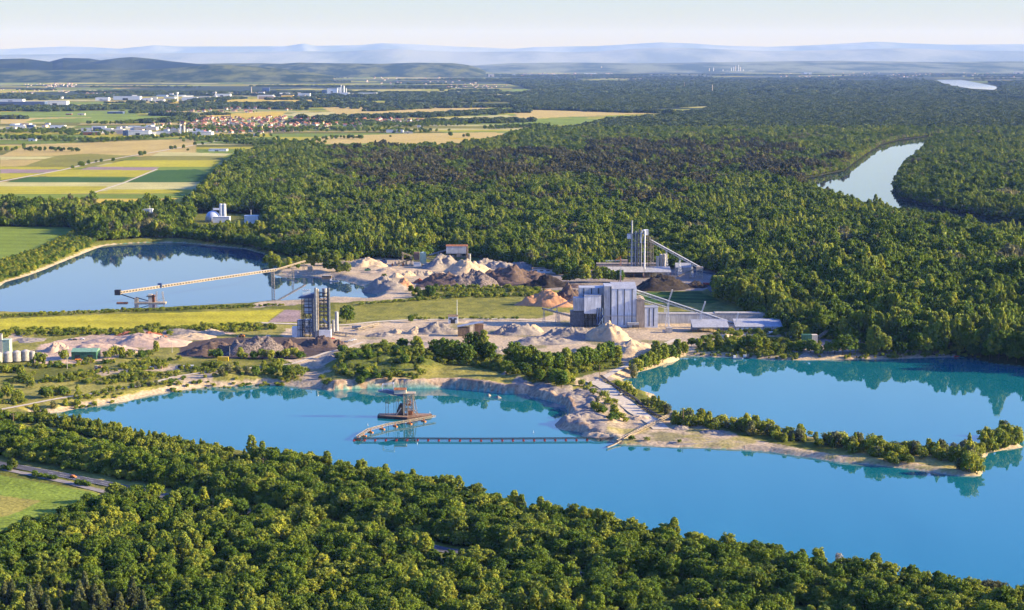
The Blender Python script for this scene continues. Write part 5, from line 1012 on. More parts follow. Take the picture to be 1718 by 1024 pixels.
a0 = at_h(600, 556, 552); b0 = at_h(637, 547, 543); rc = conveyor(a0, b0, 'roller_conveyor', 'roller-edged conveyor right of the parked blue truck', 2, 1.2, (.3, .7), M_TANST)

# ---- silo hall group
S = Site(1040, 549); T = S.root('silo_hall', 'huge light grey sheet-clad silo hall with dark vertical strips', 'industrial hall'); X, Z = S.X, S.Z
MB().box(X(1025.8), X(1067.5), 0, 26, -.5, Z(484)).build('main_block', M_LGREY, T)
MB().prism([(-.4, Z(484)+.003), (26.4, Z(484)+.003), (26.4, Z(484)+3.2)], 'x', X(1025.5), X(1067.8)).build('main_roof', M_ROOF, T)
for x in (1036, 1047, 1060): MB().box(X(x)-.45, X(x)+.45, -.12, -.004, 2, Z(485)).build('light_strip', M_DARK, T)
MB().box(X(1013.5), X(1025.8)-.01, 1, 24, -.5, Z(480)).build('stair_block', M_TAN if False else M_GREY, T)
MB().box(X(1023.5), X(1025.2), .9, .99, 2, Z(481)).build('light_strip', M_DARK, T)
MB().box(X(972), X(1013.5)-.01, 12, 28, -.5, Z(485)).build('rear_block', M_GREY, T)
for x in (980, 993, 1005): MB().box(X(x)-.5, X(x)+.5, 11.88, 11.99, Z(500), Z(486)).build('light_strip', M_DARK, T)
MB().box(X(980), X(1008), -1, 10, Z(526), Z(496)).build('raised_bunker', M_LGREY, T); MB().box(X(979.5), X(1008.5), -1.3, 10.3, Z(496)+.003, Z(496)+.5).build('bunker_roof', M_ROOF, T)
MB().box(X(962), X(979.8), 2, 12, Z(522), Z(500)).build('side_bunker', M_GREY, T); MB().box(X(957), X(980), 3, 14, -.5, Z(523)).build('plinth_block', M_DBL, T)
f = MB()
for x in (981, 987, 994, 1001, 1007):
    for y in (-.5, 9.5): f.beam((X(x), y, -.5), (X(x), y, Z(526)), .6)
for y0 in (-.5, 9.5): f.beam((X(981), y0, Z(537)), (X(1007), y0, Z(537)), .4); f.beam((X(981), y0, -.0), (X(994), y0, Z(526)), .3); f.beam((X(1007), y0, 0), (X(994), y0, Z(526)), .3)
f.build('stilts', M_DARK, T)
f = MB()
for x in (1002, 1006, 1010): f.tube((X(x), -2, 2), (X(x), -2, Z(516)), .8, .8, 8)
f.tube((X(1000), -2, Z(535)), (X(1012), -2, Z(520)), .7, n=8); f.tube((X(1003), -3, Z(545)), (X(1013), -3, Z(528)), .6, n=8); f.build('pipework', M_BLUE, T)
f = MB(); f.box(X(1018), X(1104), -2.2, -.8, Z(530), Z(530)+.25); f.beam((X(1018), -2.2, Z(530)+1.2), (X(1104), -2.2, Z(530)+1.2), .12); [f.beam((X(x), -1.5, -.5), (X(x), -1.5, Z(530)), .25) for x in (1036, 1052, 1068, 1086, 1103)]; f.build('catwalk', M_STEEL, T)
m = MB(); m.box(X(1052), X(1071), -8, -3, 3, Z(540)); m.build('outlet_box', M_ROOF, T); f = MB(); [f.beam((X(x), y, -.5), (X(x), y, 3), .4) for x in (1053, 1061, 1070) for y in (-7.8, -3.2)]; f.build('outlet_stand', M_DARK, T)
hall(1067.8, 1081, 503, 550, 22, 'side_hall', 'tan grey side hall against the right wall of the silo hall', 'industrial hall', M_TAN, M_TAN, kind='gable', rise=2, ridge='y')
hall(1081.5, 1103.7, 516, 550, 14, 'small_silo_hall', 'smaller white hall with two dark strips right of the silo hall', 'industrial hall', M_WHITE, M_ROOF, stripes=2)
conveyor(at_h(1065, 548, 489, 6), at_h(1243, 553, 549.5, 6), 'main_conveyor', 'long light conveyor gallery sloping down right from the silo hall', 3, 2.4, (.32, .63), M_LGREY, M_ROOF, legw=2)
conveyor(at_h(1078, 546, 507, 14), at_h(1120, 546, 520, 14), 'short_conveyor', 'short conveyor between the small silo hall and the lattice tower', 2.4, 1.6, (.95,), M_LGREY, M_ROOF)
conveyor(at_h(910, 545, 518), at_h(966, 546, 533), 'left_conveyor', 'conveyor falling right towards the silo hall', 1.8, 1.2, (.05, .5), M_STEEL, M_ROOF)
conveyor(at_h(921, 545, 521, 4), at_h(964, 546, 502, 4), 'rising_conveyor', 'conveyor rising right into the side bunker of the silo hall', 1.8, 1.2, (.3,), M_GREY)
S = Site(1123, 559); T = S.root('foundation_block', 'pale concrete block under the lattice trestle', 'foundation'); MB().box(S.X(1118), S.X(1128), 0, 5, -.5, S.Z(550)).build('block', M_CONC, T); MB().box(S.X(1112), S.X(1117), 1, 4, -.5, S.Z(555)).build('step', M_CONC, T)
for (x0, y0, x1, y1, lb) in ((1128.5,489,1122.5,507,'leaning lattice mast above the first trestle'), (1184,509,1178,527,'leaning lattice mast above the second trestle'), (1240,528,1235,548,'leaning lattice mast at the lower end of the long conveyor')):
    S = Site(x1, 556); T = S.root('lattice_mast', lb, 'mast', 0, 'masts of the long conveyor'); f = MB(); f.lattice((0, 8.5, -.5), (0, 8.5, S.Z(y1)), 1, 1, 8, .16); f.lattice((0, 8.5, S.Z(y1)), (S.X(x0), 8.5, S.Z(y0)), .9, .9, 5, .16); f.build('lattice', M_WHITE, T); MB().box(S.X(x0)-.6, S.X(x0)+.6, 8, 9, S.Z(y0), S.Z(y0)+.8).build('head', M_WHITE, T)
hall(1104, 1200, 527, 543, 10, 'long_wall_hall', 'long low grey hall behind the white-roofed sheds', 'industrial hall', M_GREY, M_CONC)
hall(1200, 1300, 526, 543, 10, 'concrete_hall', 'long low lilac-grey concrete hall right of the long low hall', 'industrial hall', M_CONC, M_CONC)
def shed(px0, px1, ridge_, eave, foot, depth, label, back=M_GREY, roof=M_ROOF, posts=6, name='open_shed', filled=False):
    S = Site((px0+px1)/2, foot); T = S.root(name, label, 'shed'); hw = (px1-px0)/2/S.s; h0 = S.Z(eave); h1 = h0+2.2
    MB().prism([(-.8, h0), (depth, h1+2.5), (depth, h1+2.8), (-.8, h0+.3)], 'x', -hw-.5, hw+.5).build('roof', roof, T)
    MB().box(-hw, hw, depth-.5, depth-.1, -.5, h1+2).build('back_wall', back, T)
    for i in range(posts): MB().box(-hw+i*2*hw/(posts-1)-.2, -hw+i*2*hw/(posts-1)+.2, 0, .4, -.5, h0).build('post', M_RUST, T)
    if filled:
        MB().box(-hw+.2, hw-.2, .5, depth-.6, -.5, h0-.1).build('wall', M_WHITE, T)
        for i in range(5): MB().box(-hw+(i+.5)*hw*.4-.9*1, -hw+(i+.5)*hw*.4+.9, .38, .49, h0*.35, h0*.75).build('window', M_GLASS, T)
    return T
shed(1162.5, 1222, 536, 549.5, 558, 20, 'open shed with long white roof and rusty posts below the long conveyor', posts=8)
shed(1234, 1312, 536, 548.5, 556, 20, 'white-roofed low building with windows at the end of the long conveyor', filled=True)

# ---- old plant
S = Site(1080, 468); T = S.root('old_asphalt_plant', 'older asphalt plant with tall chimney, dark columns and silver pipes in front of the wood', 'asphalt plant'); X, Z = S.X, S.Z; YB = 22
MB().tube((X(1061.6), YB, 0), (X(1061.6), YB, Z(377)+3), 1.1, 1.0, 14).build('chimney', M_STEEL, T)
for x, t_, r_ in ((1065.5, 397, 1.4), (1068.3, 395, 1.6), (1071.5, 396, 1.5), (1075, 393, 1.5), (1078, 398, 1.2)): MB().tube((X(x), YB+(x % 3), 0), (X(x), YB+(x % 3), Z(t_)+3), r_*.45, r_*.45, 12).build('column', M_DBL if int(x) % 2 else M_STEEL, T)
f = MB()
for x in (1056, 1063, 1070, 1077, 1084, 1091):
    for y in (YB+2, YB+9): f.beam((X(x), y, 0), (X(x), y, Z(400)+3), .45)
for y in (440, 432, 424, 416, 408, 400): 
    f.box(X(1055), X(1092), YB+1.5, YB+9.5, Z(y)+3, Z(y)+3.3)
for k in range(5):
    for (a, c) in ((1056,1063),(1084,1091),(1070,1077)): f.beam((X(a), YB+2, Z(440-k*8)+3), (X(c), YB+2, Z(432-k*8)+3), .3)
f.build('steel_frame', M_DARK, T)
MB().box(X(1054), X(1060), YB, YB+6, Z(404), Z(396)).build('top_cabin', M_WHITE, T); MB().box(X(1083), X(1089.5), YB, YB+7, Z(402)+3, Z(393)+3).build('head_house', M_WHITE, T)
MB().path([(X(1076.5), YB-1, Z(415)+3), (X(1077), YB-1, Z(400)+3), (X(1079), YB-1, Z(394)+3), (X(1082), YB-1, Z(393)+3), (X(1084.5), YB-1, Z(396)+3)], .8, 8).build('bent_pipe', M_WHITE, T)
MB().tube((X(1083.3), YB-1.5, 0), (X(1083.3), YB-1.5, Z(396)+3), .95, n=10).build('riser_pipe', M_WHITE, T)
MB().lattice((X(1091), YB+3, 0), (X(1091), YB+3, Z(405)+3), 4, 4, 10, .3).build('elevator_frame', M_TANST, T); MB().lattice((X(1098), YB+3, 0), (X(1096.5), YB+3, Z(410)+3), 2.5, 3, 8, .25).build('trestle', M_TANST, T)
hall(1001, 1102, 443, 458, 10, 'long_tan_hall', 'long flat tan hall below the columns of the old plant', 'industrial hall', M_TAN, M_TAN); hall(1043, 1054, 437.5, 456, 9, 'roof_house', 'small tan cube above the long tan hall', 'industrial hall', M_TAN, M_TAN)
shed(1014, 1080, 452, 457, 468, 15, 'dark open storage shed under the long tan hall', back=M_DARK, roof=M_CONC, posts=5); shed(1082, 1125, 450, 457, 466, 16, 'white-roofed open shed at the right end of the long tan hall', roof=M_ROOF, posts=5)
for i, (a, b_, t_) in enumerate(((1100.5,1106,431),(1106.3,1112,427.5),(1112.3,1117.5,427))): silo(a, b_, t_, 459, 'pale_silo', ['left and shortest','middle','right'][i]+' of the three pale silos beside the long tan hall', M_CREAM, 'three pale silos of the old plant')
conveyor(at_h(1090, 462, 404, 6), at_h(1173, 466, 449), 'old_conveyor', 'long straight conveyor falling right from the top of the old plant', 2.6, 2.2, (.35, .62, .86), M_LGREY, M_ROOF, legw=2)
conveyor(at_h(1137, 468, 464), at_h(1172, 467, 448.5), 'loading_conveyor', 'short conveyor rising right to the hopper tower', 2, 1.4, (.6,), M_TANST)
S = Site(1174, 468); T = S.root('hopper_tower', 'tan hopper tower where the two old conveyors meet', 'hopper tower'); f = MB(); f.lattice((0,3,-.5), (0,3,S.Z(453)), 6.5, 5, 3, .5); f.build('frame', M_TANST, T); MB().box(-4, 4, 0, 6, S.Z(454), S.Z(448)).build('hopper', M_TANST, T)
hall(1134, 1159, 449, 461, 14, 'blue_roof_house', 'small grey building with pale blue roof behind the old conveyor', 'building', M_CONC, M_ROOF, kind='gable', rise=5)
S = Site(1041, 480); T = S.root('material_crane', 'orange and white tower crane with folded jib in front of the long tan hall', 'crane'); f = MB(); f.lattice((0,0,0), (0,0,S.Z(434)), 1.3, 1.3, 12, .2); f.build('mast', M_WHITE, T)
f = MB(); f.lattice((0,0,S.Z(446)), (0,0,S.Z(436)), 1.5, 1.5, 3, .25); f.beam((0,0,S.Z(434)), (S.X(1031),0,S.Z(437)), .8); f.beam((0,0,S.Z(430)), (S.X(1031),0,S.Z(437)), .5); f.beam((0,0,S.Z(430)), (0,0,S.Z(436)), .6); f.build('jib_root', M_ORG, T); MB().lattice((S.X(1041),0,S.Z(437)), (S.X(1016),0,S.Z(437.5)), 1, 1, 9, .18).build('jib', M_WHITE, T); MB().box(-2.2, 2.2, -2, 2, -.3, 2.6).build('base', M_ORG, T); MB().beam((0,0,2), (0,0,S.Z(462)), 1.2).build('lower_mast', M_ORG, T)

# ---- sorting plant in the back yard
S = Site(766, 447); T = S.root('sorting_building', 'blue-grey sorting building on stilts with orange-edged roof', 'industrial building'); X, Z = S.X, S.Z
MB().box(X(748.6), X(782), 2, 14, Z(426), Z(413.5)).build('upper_floor', M_GREY, T); MB().prism([(1.5, Z(413.5)+.003), (14.5, Z(413.5)+.003), (8, Z(413.5)+1.6)], 'x', X(748), X(784.5)).build('roof', M_ORG if False else M_RUST, T); MB().box(X(782)+.003, X(785), 2, 12, Z(440), Z(414)).build('stair_tower', M_WOOD, T)
f = MB()
for x in (749, 757, 765, 773, 781):
    for y in (2, 13): f.beam((X(x), y, -.5), (X(x), y, Z(426)), .5)
for y in (438, 432, 426): f.box(X(748), X(784), 1, 14, Z(y)-.2, Z(y)+.1); f.beam((X(748), 1, Z(y)+1.2), (X(784), 1, Z(y)+1.2), .1)
for a, c in ((749,757),(765,773),(773,781)): f.beam((X(a), 2, 0), (X(c), 2, Z(432)), .3)
f.build('stilts', M_DARK, T); m = MB(); m.box(X(755), X(762), 3, 9, Z(437.5), Z(429)); m.box(X(766), X(774), 3, 9, Z(431.5), Z(427)); m.build('screening_machine', M_CONC, T)
silo(785, 790, 427, 444, 'grey_silo', 'grey silo at the right end of the sorting building', M_STEEL); silo(703.8, 715, 425, 446, 'green_silo', 'pale green round silo in the back yard', M_PGRN)
hall(694, 706, 441.5, 447, 7, 'white_shed', 'small white shed in front of the pale green silo', 'shed', M_WHITE, M_ROOF)
S = Site(698, 446); T = S.root('crusher_tower', 'brown crusher tower left of the pale green silo', 'crusher'); MB().box(S.X(694), S.X(703), 4, 10, S.Z(437), S.Z(424)).build('cabin', M_BROWNS, T); f = MB(); f.lattice((0, 7, -.5), (0, 7, S.Z(437)), 6, 5, 3, .4); f.build('frame', M_TANST, T)
conveyor(at_h(674, 447, 424.5, 3), at_h(694, 446, 431, 3), 'tail_conveyor', 'conveyor ending in the air left of the crusher tower', 2, 1.4, (.1, .8), M_TANST)
conveyor(at_h(716, 448, 433), at_h(757, 449, 444.5), 'sloping_conveyor', 'sloping conveyor right of the pale green silo', 2, 1.4, (.75,), M_TANST)
conveyor(at_h(720, 446, 429, 6), at_h(750, 446, 420, 6), 'upper_conveyor', 'thin upper conveyor rising to the sorting building', 1.8, 1.2, (.5,), M_GREY)
conveyor(at_h(665, 448, 444, 2), at_h(692, 446, 435, 2), 'low_conveyor', 'dark low conveyor rising to the crusher tower', 1.8, 1.2, (.6,), M_DARK)
def plant_box(px, py, w, h, d, name, label, m, cat='machine', m2=None, z=None):
    S = Site(px, py, z); T = S.root(name, label, cat, rnd.uniform(-.3, .3)); W_ = w/S.s/2; H_ = h/S.s; b2 = MB(); b2.box(-W_, W_, 0, d, .5, H_*.7); b2.build('body', m, T)
    MB().box(-W_*.3, W_*.55, .3, d-.3, H_*.7, H_).build('cabin', m2 or M_GLASS, T); f = MB()
    for x in (-W_*.7, W_*.7):
        for y in (.1, d-.5): f.tube((x, y, .55), (x, y+.45, .55), .55, n=10)
    f.build('running_gear', M_TYRE, T); return T
plant_box(643, 443, 12, 9, 3, 'blue_screener', 'bright blue screening machine beside the ribbed sand hill', M_BLUE); plant_box(617, 455, 10, 5, 3, 'green_machine', 'dark green machine on the sand terrace', M_GREEN)
for i, x in enumerate((658, 663, 669, 676, 681, 688)): S = Site(x, 447); T = S.root('processing_unit', ['slim rusty','short','tall rusty','low tan','square tan','small pale'][i]+' processing unit of the back yard', 'machine', 0, 'processing units'); MB().box(-1.2, 1.2, 2, 4, -.3, 3+(i*7 % 5)).build('body', (M_RUST, M_CONC, M_TANST)[i % 3], T); MB().tube((0,3,3+(i*7 % 5)), (0,3,4.5+(i*7 % 5)), .4, n=8).build('pipe', M_STEEL, T)
# ---- left works
for i, (a, b_, t_, f_) in enumerate(((-12,2.5,594,611),(4.5,19,593,610),(19.5,34,591.5,609),(34.6,49,590,608),(49.4,58,591,607))): silo(a, b_, t_, f_, 'gravel_silo', ['cut by the photo edge','second','third','fourth','last and narrowest'][i]+' of the round concrete silos at the left edge', M_CONC, 'round concrete silos')
hall(4, 16.6, 571, 600, 8, 'batching_tower', 'pale green batching tower behind the round concrete silos', 'tower', M_PGRN, M_PGRN); S = Site(2.6, 600); T = S.root('tall_duct', 'tall pale duct left of the batching tower', 'duct'); MB().box(-1, 1, 0, 2, -.5, S.Z(561)).build('shaft', M_CREAM, T); MB().box(-1.3, 1.3, -.2, 2.2, S.Z(561)+.003, S.Z(561)+.4).build('cap', M_CONC, T)
conveyor(at_h(26, 603, 594), at_h(58, 600, 588), 'silo_conveyor', 'rusty conveyor running over the round concrete silos', 1.6, 1.2, (.5,), M_TANST)
hall(120, 162, 590.5, 604, 15, 'green_hall', 'dark green sheet hall with light green roof in the left yard', 'hall', M_GREEN, M_GREENR, kind='gable', rise=2.2, doors=2)
# yellow container, blocks, boxes
def box_thing(px, py, w, h, d, name, label, cat, m, rz=0, group=None, z=None):
    S = Site(px, py, z); W_ = w/S.s/2; H_ = h/S.s; T = S.root(name, label, cat, rz, group); MB().box(-W_, W_, 0, d, -.1, H_).build('body', m, T)
    f = MB()
    for x in np.linspace(-W_, W_, max(3, int(W_*2))): f.box(x-.05, x+.05, -.06, -.003, .1, H_-.1)
    f.box(-W_-.05, W_+.05, -.08, d+.08, H_+.003, H_+.12); f.build('rib', m, T); return T
box_thing(374, 606, 18, 6.5, 2.5, 'yellow_container', 'yellow container with dark roof below the dark rubble heap', 'container', M_YEL)
cols = [M_CONC, M_RUST, M_WHITE, M_TANST, M_BROWNS, M_CREAM, M_DARK]
for i, x in enumerate((238, 246, 253, 262, 269, 296, 301, 307, 315, 322, 161, 167)): box_thing(x, 619-(i > 4)*1, 5.5 if i != 3 else 8, 4.5-(i % 3)*.7, 2.6, 'storage_box', ['pale','rusty','white','wide tan','brown','cream','dark','grey','rusty brown','light','tan','creamy'][i]+' storage box in the row on the left meadow yard', 'storage box', cols[i % 7], rnd.uniform(-.2, .2), 'storage boxes on the left meadow')
# ---- vehicles
def truck(px, py, L_, label, mc, mb_, rz=0, name='truck', dz=0, group=None):
    S = Site(px, py); T = empty(name, (S.x, S.y, S.z+dz), label, 'truck', rz, group)
    b = MB(); b.box(-L_/2, -L_/2+1.8, -1.15, 1.15, .7, 2.6); b.prism([(-L_/2+.05, 2.6), (-L_/2+1.8, 2.6), (-L_/2+1.8, 3), (-L_/2+.4, 3)], 'y', -1.1, 1.1); b.build('cab', mc, T)
    MB().box(-L_/2-.02, -L_/2+.01, -1, 1, 1.7, 2.5).build('windscreen', M_GLASS, T); MB().prism([(-L_/2+2.1, 1), (L_/2, 1), (L_/2+.2, 3.1), (-L_/2+2.0, 3.1)], 'y', -1.25, 1.25).build('load_body', mb_, T); MB().box(-L_/2+.2, L_/2-.1, -.5, .5, .55, .95).build('chassis', M_DARK, T)
    for x in (-L_/2+.9, L_/2-2.2, L_/2-.9):
        for y in (-1.2, .85): MB().tube((x, y, .5), (x, y+.35, .5), .5, n=12).build('wheel', M_TYRE, T)
    return T
def car(px, py, label, m, rz=0, dz=0, group=None, z=None):
    S = Site(px, py, z); T = empty('car', (S.x, S.y, S.z+dz), label, 'car', rz, group)
    b = MB(); b.prism([(-2.15,.35),(2.15,.35),(2.2,.75),(1.25,.95),(-2.1,.98),(-2.2,.6)], 'y', -.86, .86); b.prism([(-1.75,.96),(1.15,.94),(.45,1.42),(-1.3,1.45)], 'y', -.74, .74); b.build('body', m, T)
    w = MB(); w.prism([(-1.55,1.0),(.95,1.0),(.42,1.36),(-1.22,1.38)], 'y', -.76, .76); w.build('window', M_GLASS, T)
    for x in (-1.35, 1.35):
        for y in (-.9, .68): MB().tube((x, y, .32), (x, y+.22, .32), .33, n=12).build('wheel', M_TYRE, T)
    for y in (-.6, .6): MB().box(2.16, 2.22, y-.18, y+.18, .6, .75).build('headlight', M_WHITE, T)
    return T
rzr = -math.radians(29)
car(123, 802, 'small orange-red car driving on the asphalt road', M_ORG, rzr, .3)
truck(598, 552, 8.5, 'blue tipper truck parked right of the asphalt tower', M_BLUE, M_BLUE, .1); truck(1185.6, 479, 8, 'truck with red cab beside the smaller black heap', M_RED, M_RED, 2.6); truck(1197, 477, 8, 'white truck behind the red one on the access road', M_WHITE, M_WHITE, .3)
truck(1296, 562, 7, 'white van-like truck in front of the windowed building', M_WHITE, M_WHITE, .2, name='van')
for i, (x, y, mm_, rz_) in enumerate(((572,577,M_WHITE,.3),(580,575,M_BLUE,.2),(588,573,M_WHITE,.25),(594,571,M_WHITE,.4),(444,567,M_WHITE,.1),(438,568,M_WHITE,0),(450,565,M_WHITE,.2),(428,570,M_RED,0),(558,569,M_RED,.4),(118,571,M_BLUE,.1),(126,571,M_DARK,0),(138,570,M_WHITE,0),(1565,590,M_DARK,0),(1580,590,M_WHITE,0),(1605,591,M_RED,0))):
    car(x, y, ['white car nearest the track below the asphalt tower','blue car in the row below the asphalt tower','white car third in the row below the asphalt tower','white car last in the row by the track','white vehicle behind the dark rubble','white vehicle left of the others behind the rubble','white vehicle right of the others behind the rubble','red vehicle on the far side of the rubble heap','red car behind the cone-shaped heap','blue car at the back of the pink sand','dark car at the back of the pink sand','white car at the back of the pink sand','dark car on the far shore yard','white car on the far shore yard','red car on the far shore yard'][i], mm_, rz_)
def loader(px, py, label, m, rz=0):
    S = Site(px, py); T = S.root('wheel_loader', label, 'wheel loader', rz); MB().prism([(-3,.9),(1.2,.9),(1.2,2),(-1,2.2),(-3,2)], 'y', -1.1, 1.1).build('body', m, T); MB().box(-.9, .8, -.8, .8, 2.1, 3.3).build('cab', M_GLASS, T)
    MB().beam((1.1,0,1.7), (3.2,0,.8), .5).build('arm', m, T); MB().prism([(3,.2),(4.3,.2),(4.4,.4),(3.4,.5),(3.2,1.5),(3,1.5)], 'y', -1.3, 1.3).build('bucket', M_STEEL, T)
    for x in (-1.9, 1):
        for y in (-1.35, .85): MB().tube((x, y, .75), (x, y+.5, .75), .75, n=12).build('wheel', M_TYRE, T)
    return T
loader(162, 624, 'orange wheel loader on the left meadow yard', M_ORG); loader(132, 606, 'orange wheel loader in front of the green hall', M_ORG, .3); loader(405, 566, 'orange wheel loader on top behind the dark rubble', M_ORG, 3); loader(1042, 664, 'grey wheel loader on the dam road', M_CONC, 1)
# ---- yard buildings
hall(752, 768, 531.5, 543, 7, 'weighbridge_house', 'small white house with brown roof beside the tall pole', 'building', M_WHITE, M_WOOD, kind='gable', rise=1.8, doors=1, windows=2)
mast(767, 503, 542, 'tall_mast', 'tall white lamp mast beside the small white house', .3, m=M_WHITE, cat='mast')
S = Site(790, 565); T = S.root('brown_shed', 'open brown timber shed among the gravel heaps', 'shed'); MB().prism([(S.X(767), S.Z(549)), (S.X(811), S.Z(541)), (S.X(811), S.Z(541)+.4), (S.X(767), S.Z(549)+.4)], 'y', -1, 9).build('roof', M_ROOF, T); MB().box(S.X(768), S.X(787), 0, 8, -.5, S.Z(550)).build('wall', M_WOOD, T); MB().box(S.X(796), S.X(811), 2, 8, -.5, S.Z(545)).build('wall', M_BROWNS, T)
for x in (788, 795, 810): MB().beam((S.X(x), 0, -.5), (S.X(x), 0, S.Z(545)), .4).build('post', M_WOOD, T)
hall(893, 935, 452, 459, 10, 'white_house', 'low white house with dark roof between the pale trees', 'building', M_WHITE, M_WOOD, kind='gable', rise=2, windows=4)
S = Site(1352, 577); T = S.root('green_box_hall', 'green machine house at the far shore', 'machine house'); MB().box(S.X(1346), S.X(1362), 0, 7, -.5, S.Z(562)).build('wall', M_GREEN, T); MB().box(S.X(1362), S.X(1372), 1, 7, -.5, S.Z(562.5)).build('end_wall', M_CREAM, T)
conveyor(at_h(1373, 572, 566), at_h(1399, 566, 546), 'stacking_conveyor', 'pale stacking conveyor rising right at the far shore', 2, 1.4, (.75,), M_TANST)
for i, (x, t_, f_, w, ar, lb) in enumerate(((288.8,574,592,.3,None,'pale pole left of the dark brown heap'),(385.5,581,598,.22,None,'thin pole in front of the dark rubble heap'),(113,594,619,.28,None,'white pole on the meadow below the green hall'),(23,693,718,.3,2,'wooden power pole with crossarm left of the lake tip'),(442,768,800,.3,2,'power pole with crossarm standing in the shore trees'),(1006,612,640,.28,None,'wooden pole where the dam road begins'),(1087,659,684,.28,1.6,'power pole with crossarm beside the dam conveyor'),(1146,686,716,.35,None,'thick post at the start of the spit thicket'))):
    mast(x, t_, f_, 'utility_pole', lb, w, ar, m=M_WOOD if ar or i in (5, 7) else M_CONC)
# ---- conveyors on the dam and peninsula
def ground_line(pts, name, label, w, h, m, cat='conveyor'):
    a = centre(pts, 4); V = []; T = None; S0 = (float(a[0][0]), float(a[0][1]), float(max(land(a[:1, 0], a[:1, 1])[0], 0))); T = empty(name, S0, label, cat)
    z = np.maximum(land(a[:, 0], a[:, 1]), .3)
    for _ in range(4): z[1:-1] = (z[:-2]+z[1:-1]+z[2:])/3
    f = MB(); b2 = MB(); l = MB(); pr = None
    for i in range(len(a)):
        p = Vector((a[i][0]-S0[0], a[i][1]-S0[1], z[i]-S0[2]+h))
        if pr is not None:
            d = (p-pr).normalized(); sd_ = d.cross(Vector((0,0,1))).normalized()*w/2
            for k in (-1, 1): f.beam(pr+sd_*k, p+sd_*k, .25); f.beam(pr+sd_*k+Vector((0,0,-h*.6)), p+sd_*k+Vector((0,0,-h*.6)), .2); l.beam(p+sd_*k, p+sd_*k+Vector((0,0,-h-.6)), .22)
            f.beam(pr+sd_, p-sd_+Vector((0,0,-h*.5)), .12); b2.beam(pr+Vector((0,0,.15)), p+Vector((0,0,.15)), w*.8, .25)
        pr = p
    f.build('frame', m, T); b2.build('belt', M_BELT, T); l.build('legs', m, T); return T
ground_line([(1008,633),(1030,650),(1060,668),(1085,684),(1110,700)], 'dam_conveyor', 'long dark belt conveyor along the dam between the lakes', 1.8, 1.6, M_DARK)
conveyor(at_h(1036, 737, 733), at_h(1129, 702, 693.5), 'land_conveyor', 'slanting land conveyor climbing from the water to the dam', 1.8, 1.3, (.45, .8, .97), M_TANST, legw=1.2)
ground_line([(1018,742),(1040,734),(1065,722),(1085,712)], 'beach_conveyor', 'low conveyor lying on the beach beside the slanting land conveyor', 1.3, .8, M_TANST)
S = Site(1128.5, 703); T = S.root('transfer_tower', 'small tan transfer tower at the upper end of the land conveyor', 'transfer tower'); MB().lattice((0,0,-.3), (0,0,S.Z(689)), 2.2, 2.2, 4, .3).build('frame', M_TANST, T); MB().box(-1.5, 1.5, -1.4, 1.4, S.Z(696), S.Z(693)).build('chute', M_TANST, T)

# ---- big floating dredger
S = Site(677, 702, 0.0); T = S.root('grab_dredger', 'rusty floating grab dredger with blue boom and lattice tower on the turquoise lake', 'dredger'); X, Z = S.X, S.Z
h_ = MB(); h_.prism([(X(633), 1), (X(684), -6), (X(722), 3), (X(724), 8), (X(690), 10), (X(634), 9)], 'z', -.8, 1.7); h_.build('hull', mat('tarred_hull', (.07,.04,.035), .8), T)
d_ = MB(); d_.prism([(X(634), 1.3), (X(684), -5.5), (X(721), 3.2), (X(722), 7.8), (X(690), 9.6), (X(635), 8.6)], 'z', 1.703, 1.9); d_.build('deck', M_BROWNS, T)
f = MB()
for x in (677.5, 684, 694):
    for y in (0, 7): f.beam((X(x)-(.8 if x > 690 else 0)*0, y, 1.8), (X(x if x < 690 else 692), y, Z(661)), .7)
for x0, x1, y0, y1 in ((678,692,664,681),(692,678,664,681),(678,684,681,697),(684,700,681,697)):
    for y in (0, 7): f.beam((X(x0), y, Z(y0)), (X(x1), y, Z(y1)), .5)
for yy in (664, 672, 681, 689): 
    for y in (0, 7): f.beam((X(677.5), y, Z(yy)), (X(694), y, Z(yy)), .5)
f.box(X(677), X(697), -.5, 7.5, Z(661), Z(661)+.6)
for x in (699, 701): f.beam((X(x), 3, 1.8), (X(694), 3, Z(663)), .3)
f.build('tower_frame', M_TANST, T)
m = MB(); m.box(X(681), X(689), 1.5, 6, Z(681), Z(673)); m.box(X(684), X(692), 1, 6, Z(697), Z(690)); m.build('machinery', M_RUST, T); MB().box(X(681.5), X(685.5), .5, 3, Z(677.5), Z(671)).build('operator_cabin', M_WHITE, T)
MB().prism([(X(634.5), Z(657)), (X(679), Z(666.5)), (X(679), Z(662)), (X(650), Z(654)), (X(634.5), Z(656))], 'y', 1, 6).build('boom', M_BLUE, T)
m = MB(); m.box(X(661.5), X(681.5), .5, 6.5, Z(661), Z(654)); m.build('winch_house', M_CREAM, T); MB().prism([(0, Z(654)+.003), (7, Z(654)+.003), (3.5, Z(654)+1.3)], 'x', X(661), X(682)).build('winch_roof', M_RUST, T)
f = MB(); 
for y in (1.2, 5.8): f.beam((X(641.5), y, Z(656)), (X(642), y, Z(645.5)), .35); f.beam((X(642), y, Z(645.5)), (X(660.5), y, Z(643.5)), .35); f.beam((X(660.5), y, Z(643.5)), (X(660.5), y, Z(656)), .35)
f.beam((X(642), 1.2, Z(645.5)), (X(642), 5.8, Z(645.5)), .3); f.beam((X(660.5), 1.2, Z(643.5)), (X(660.5), 5.8, Z(643.5)), .3); f.build('gantry', M_WHITE, T)
f = MB()
for x in (660, 662.5): f.tube((X(x), 3.5, Z(662)), (X(x), 3.5, 1.8), .1, n=5)
f.build('hoist_rope', M_DARK, T)
for x, t_ in ((646.5, 671), (650.5, 669), (665, 665), (668, 667)): MB().beam((X(x), 4, 0), (X(x)+.3, 4, Z(t_)), .4).build('spud_pole', M_TANST, T)
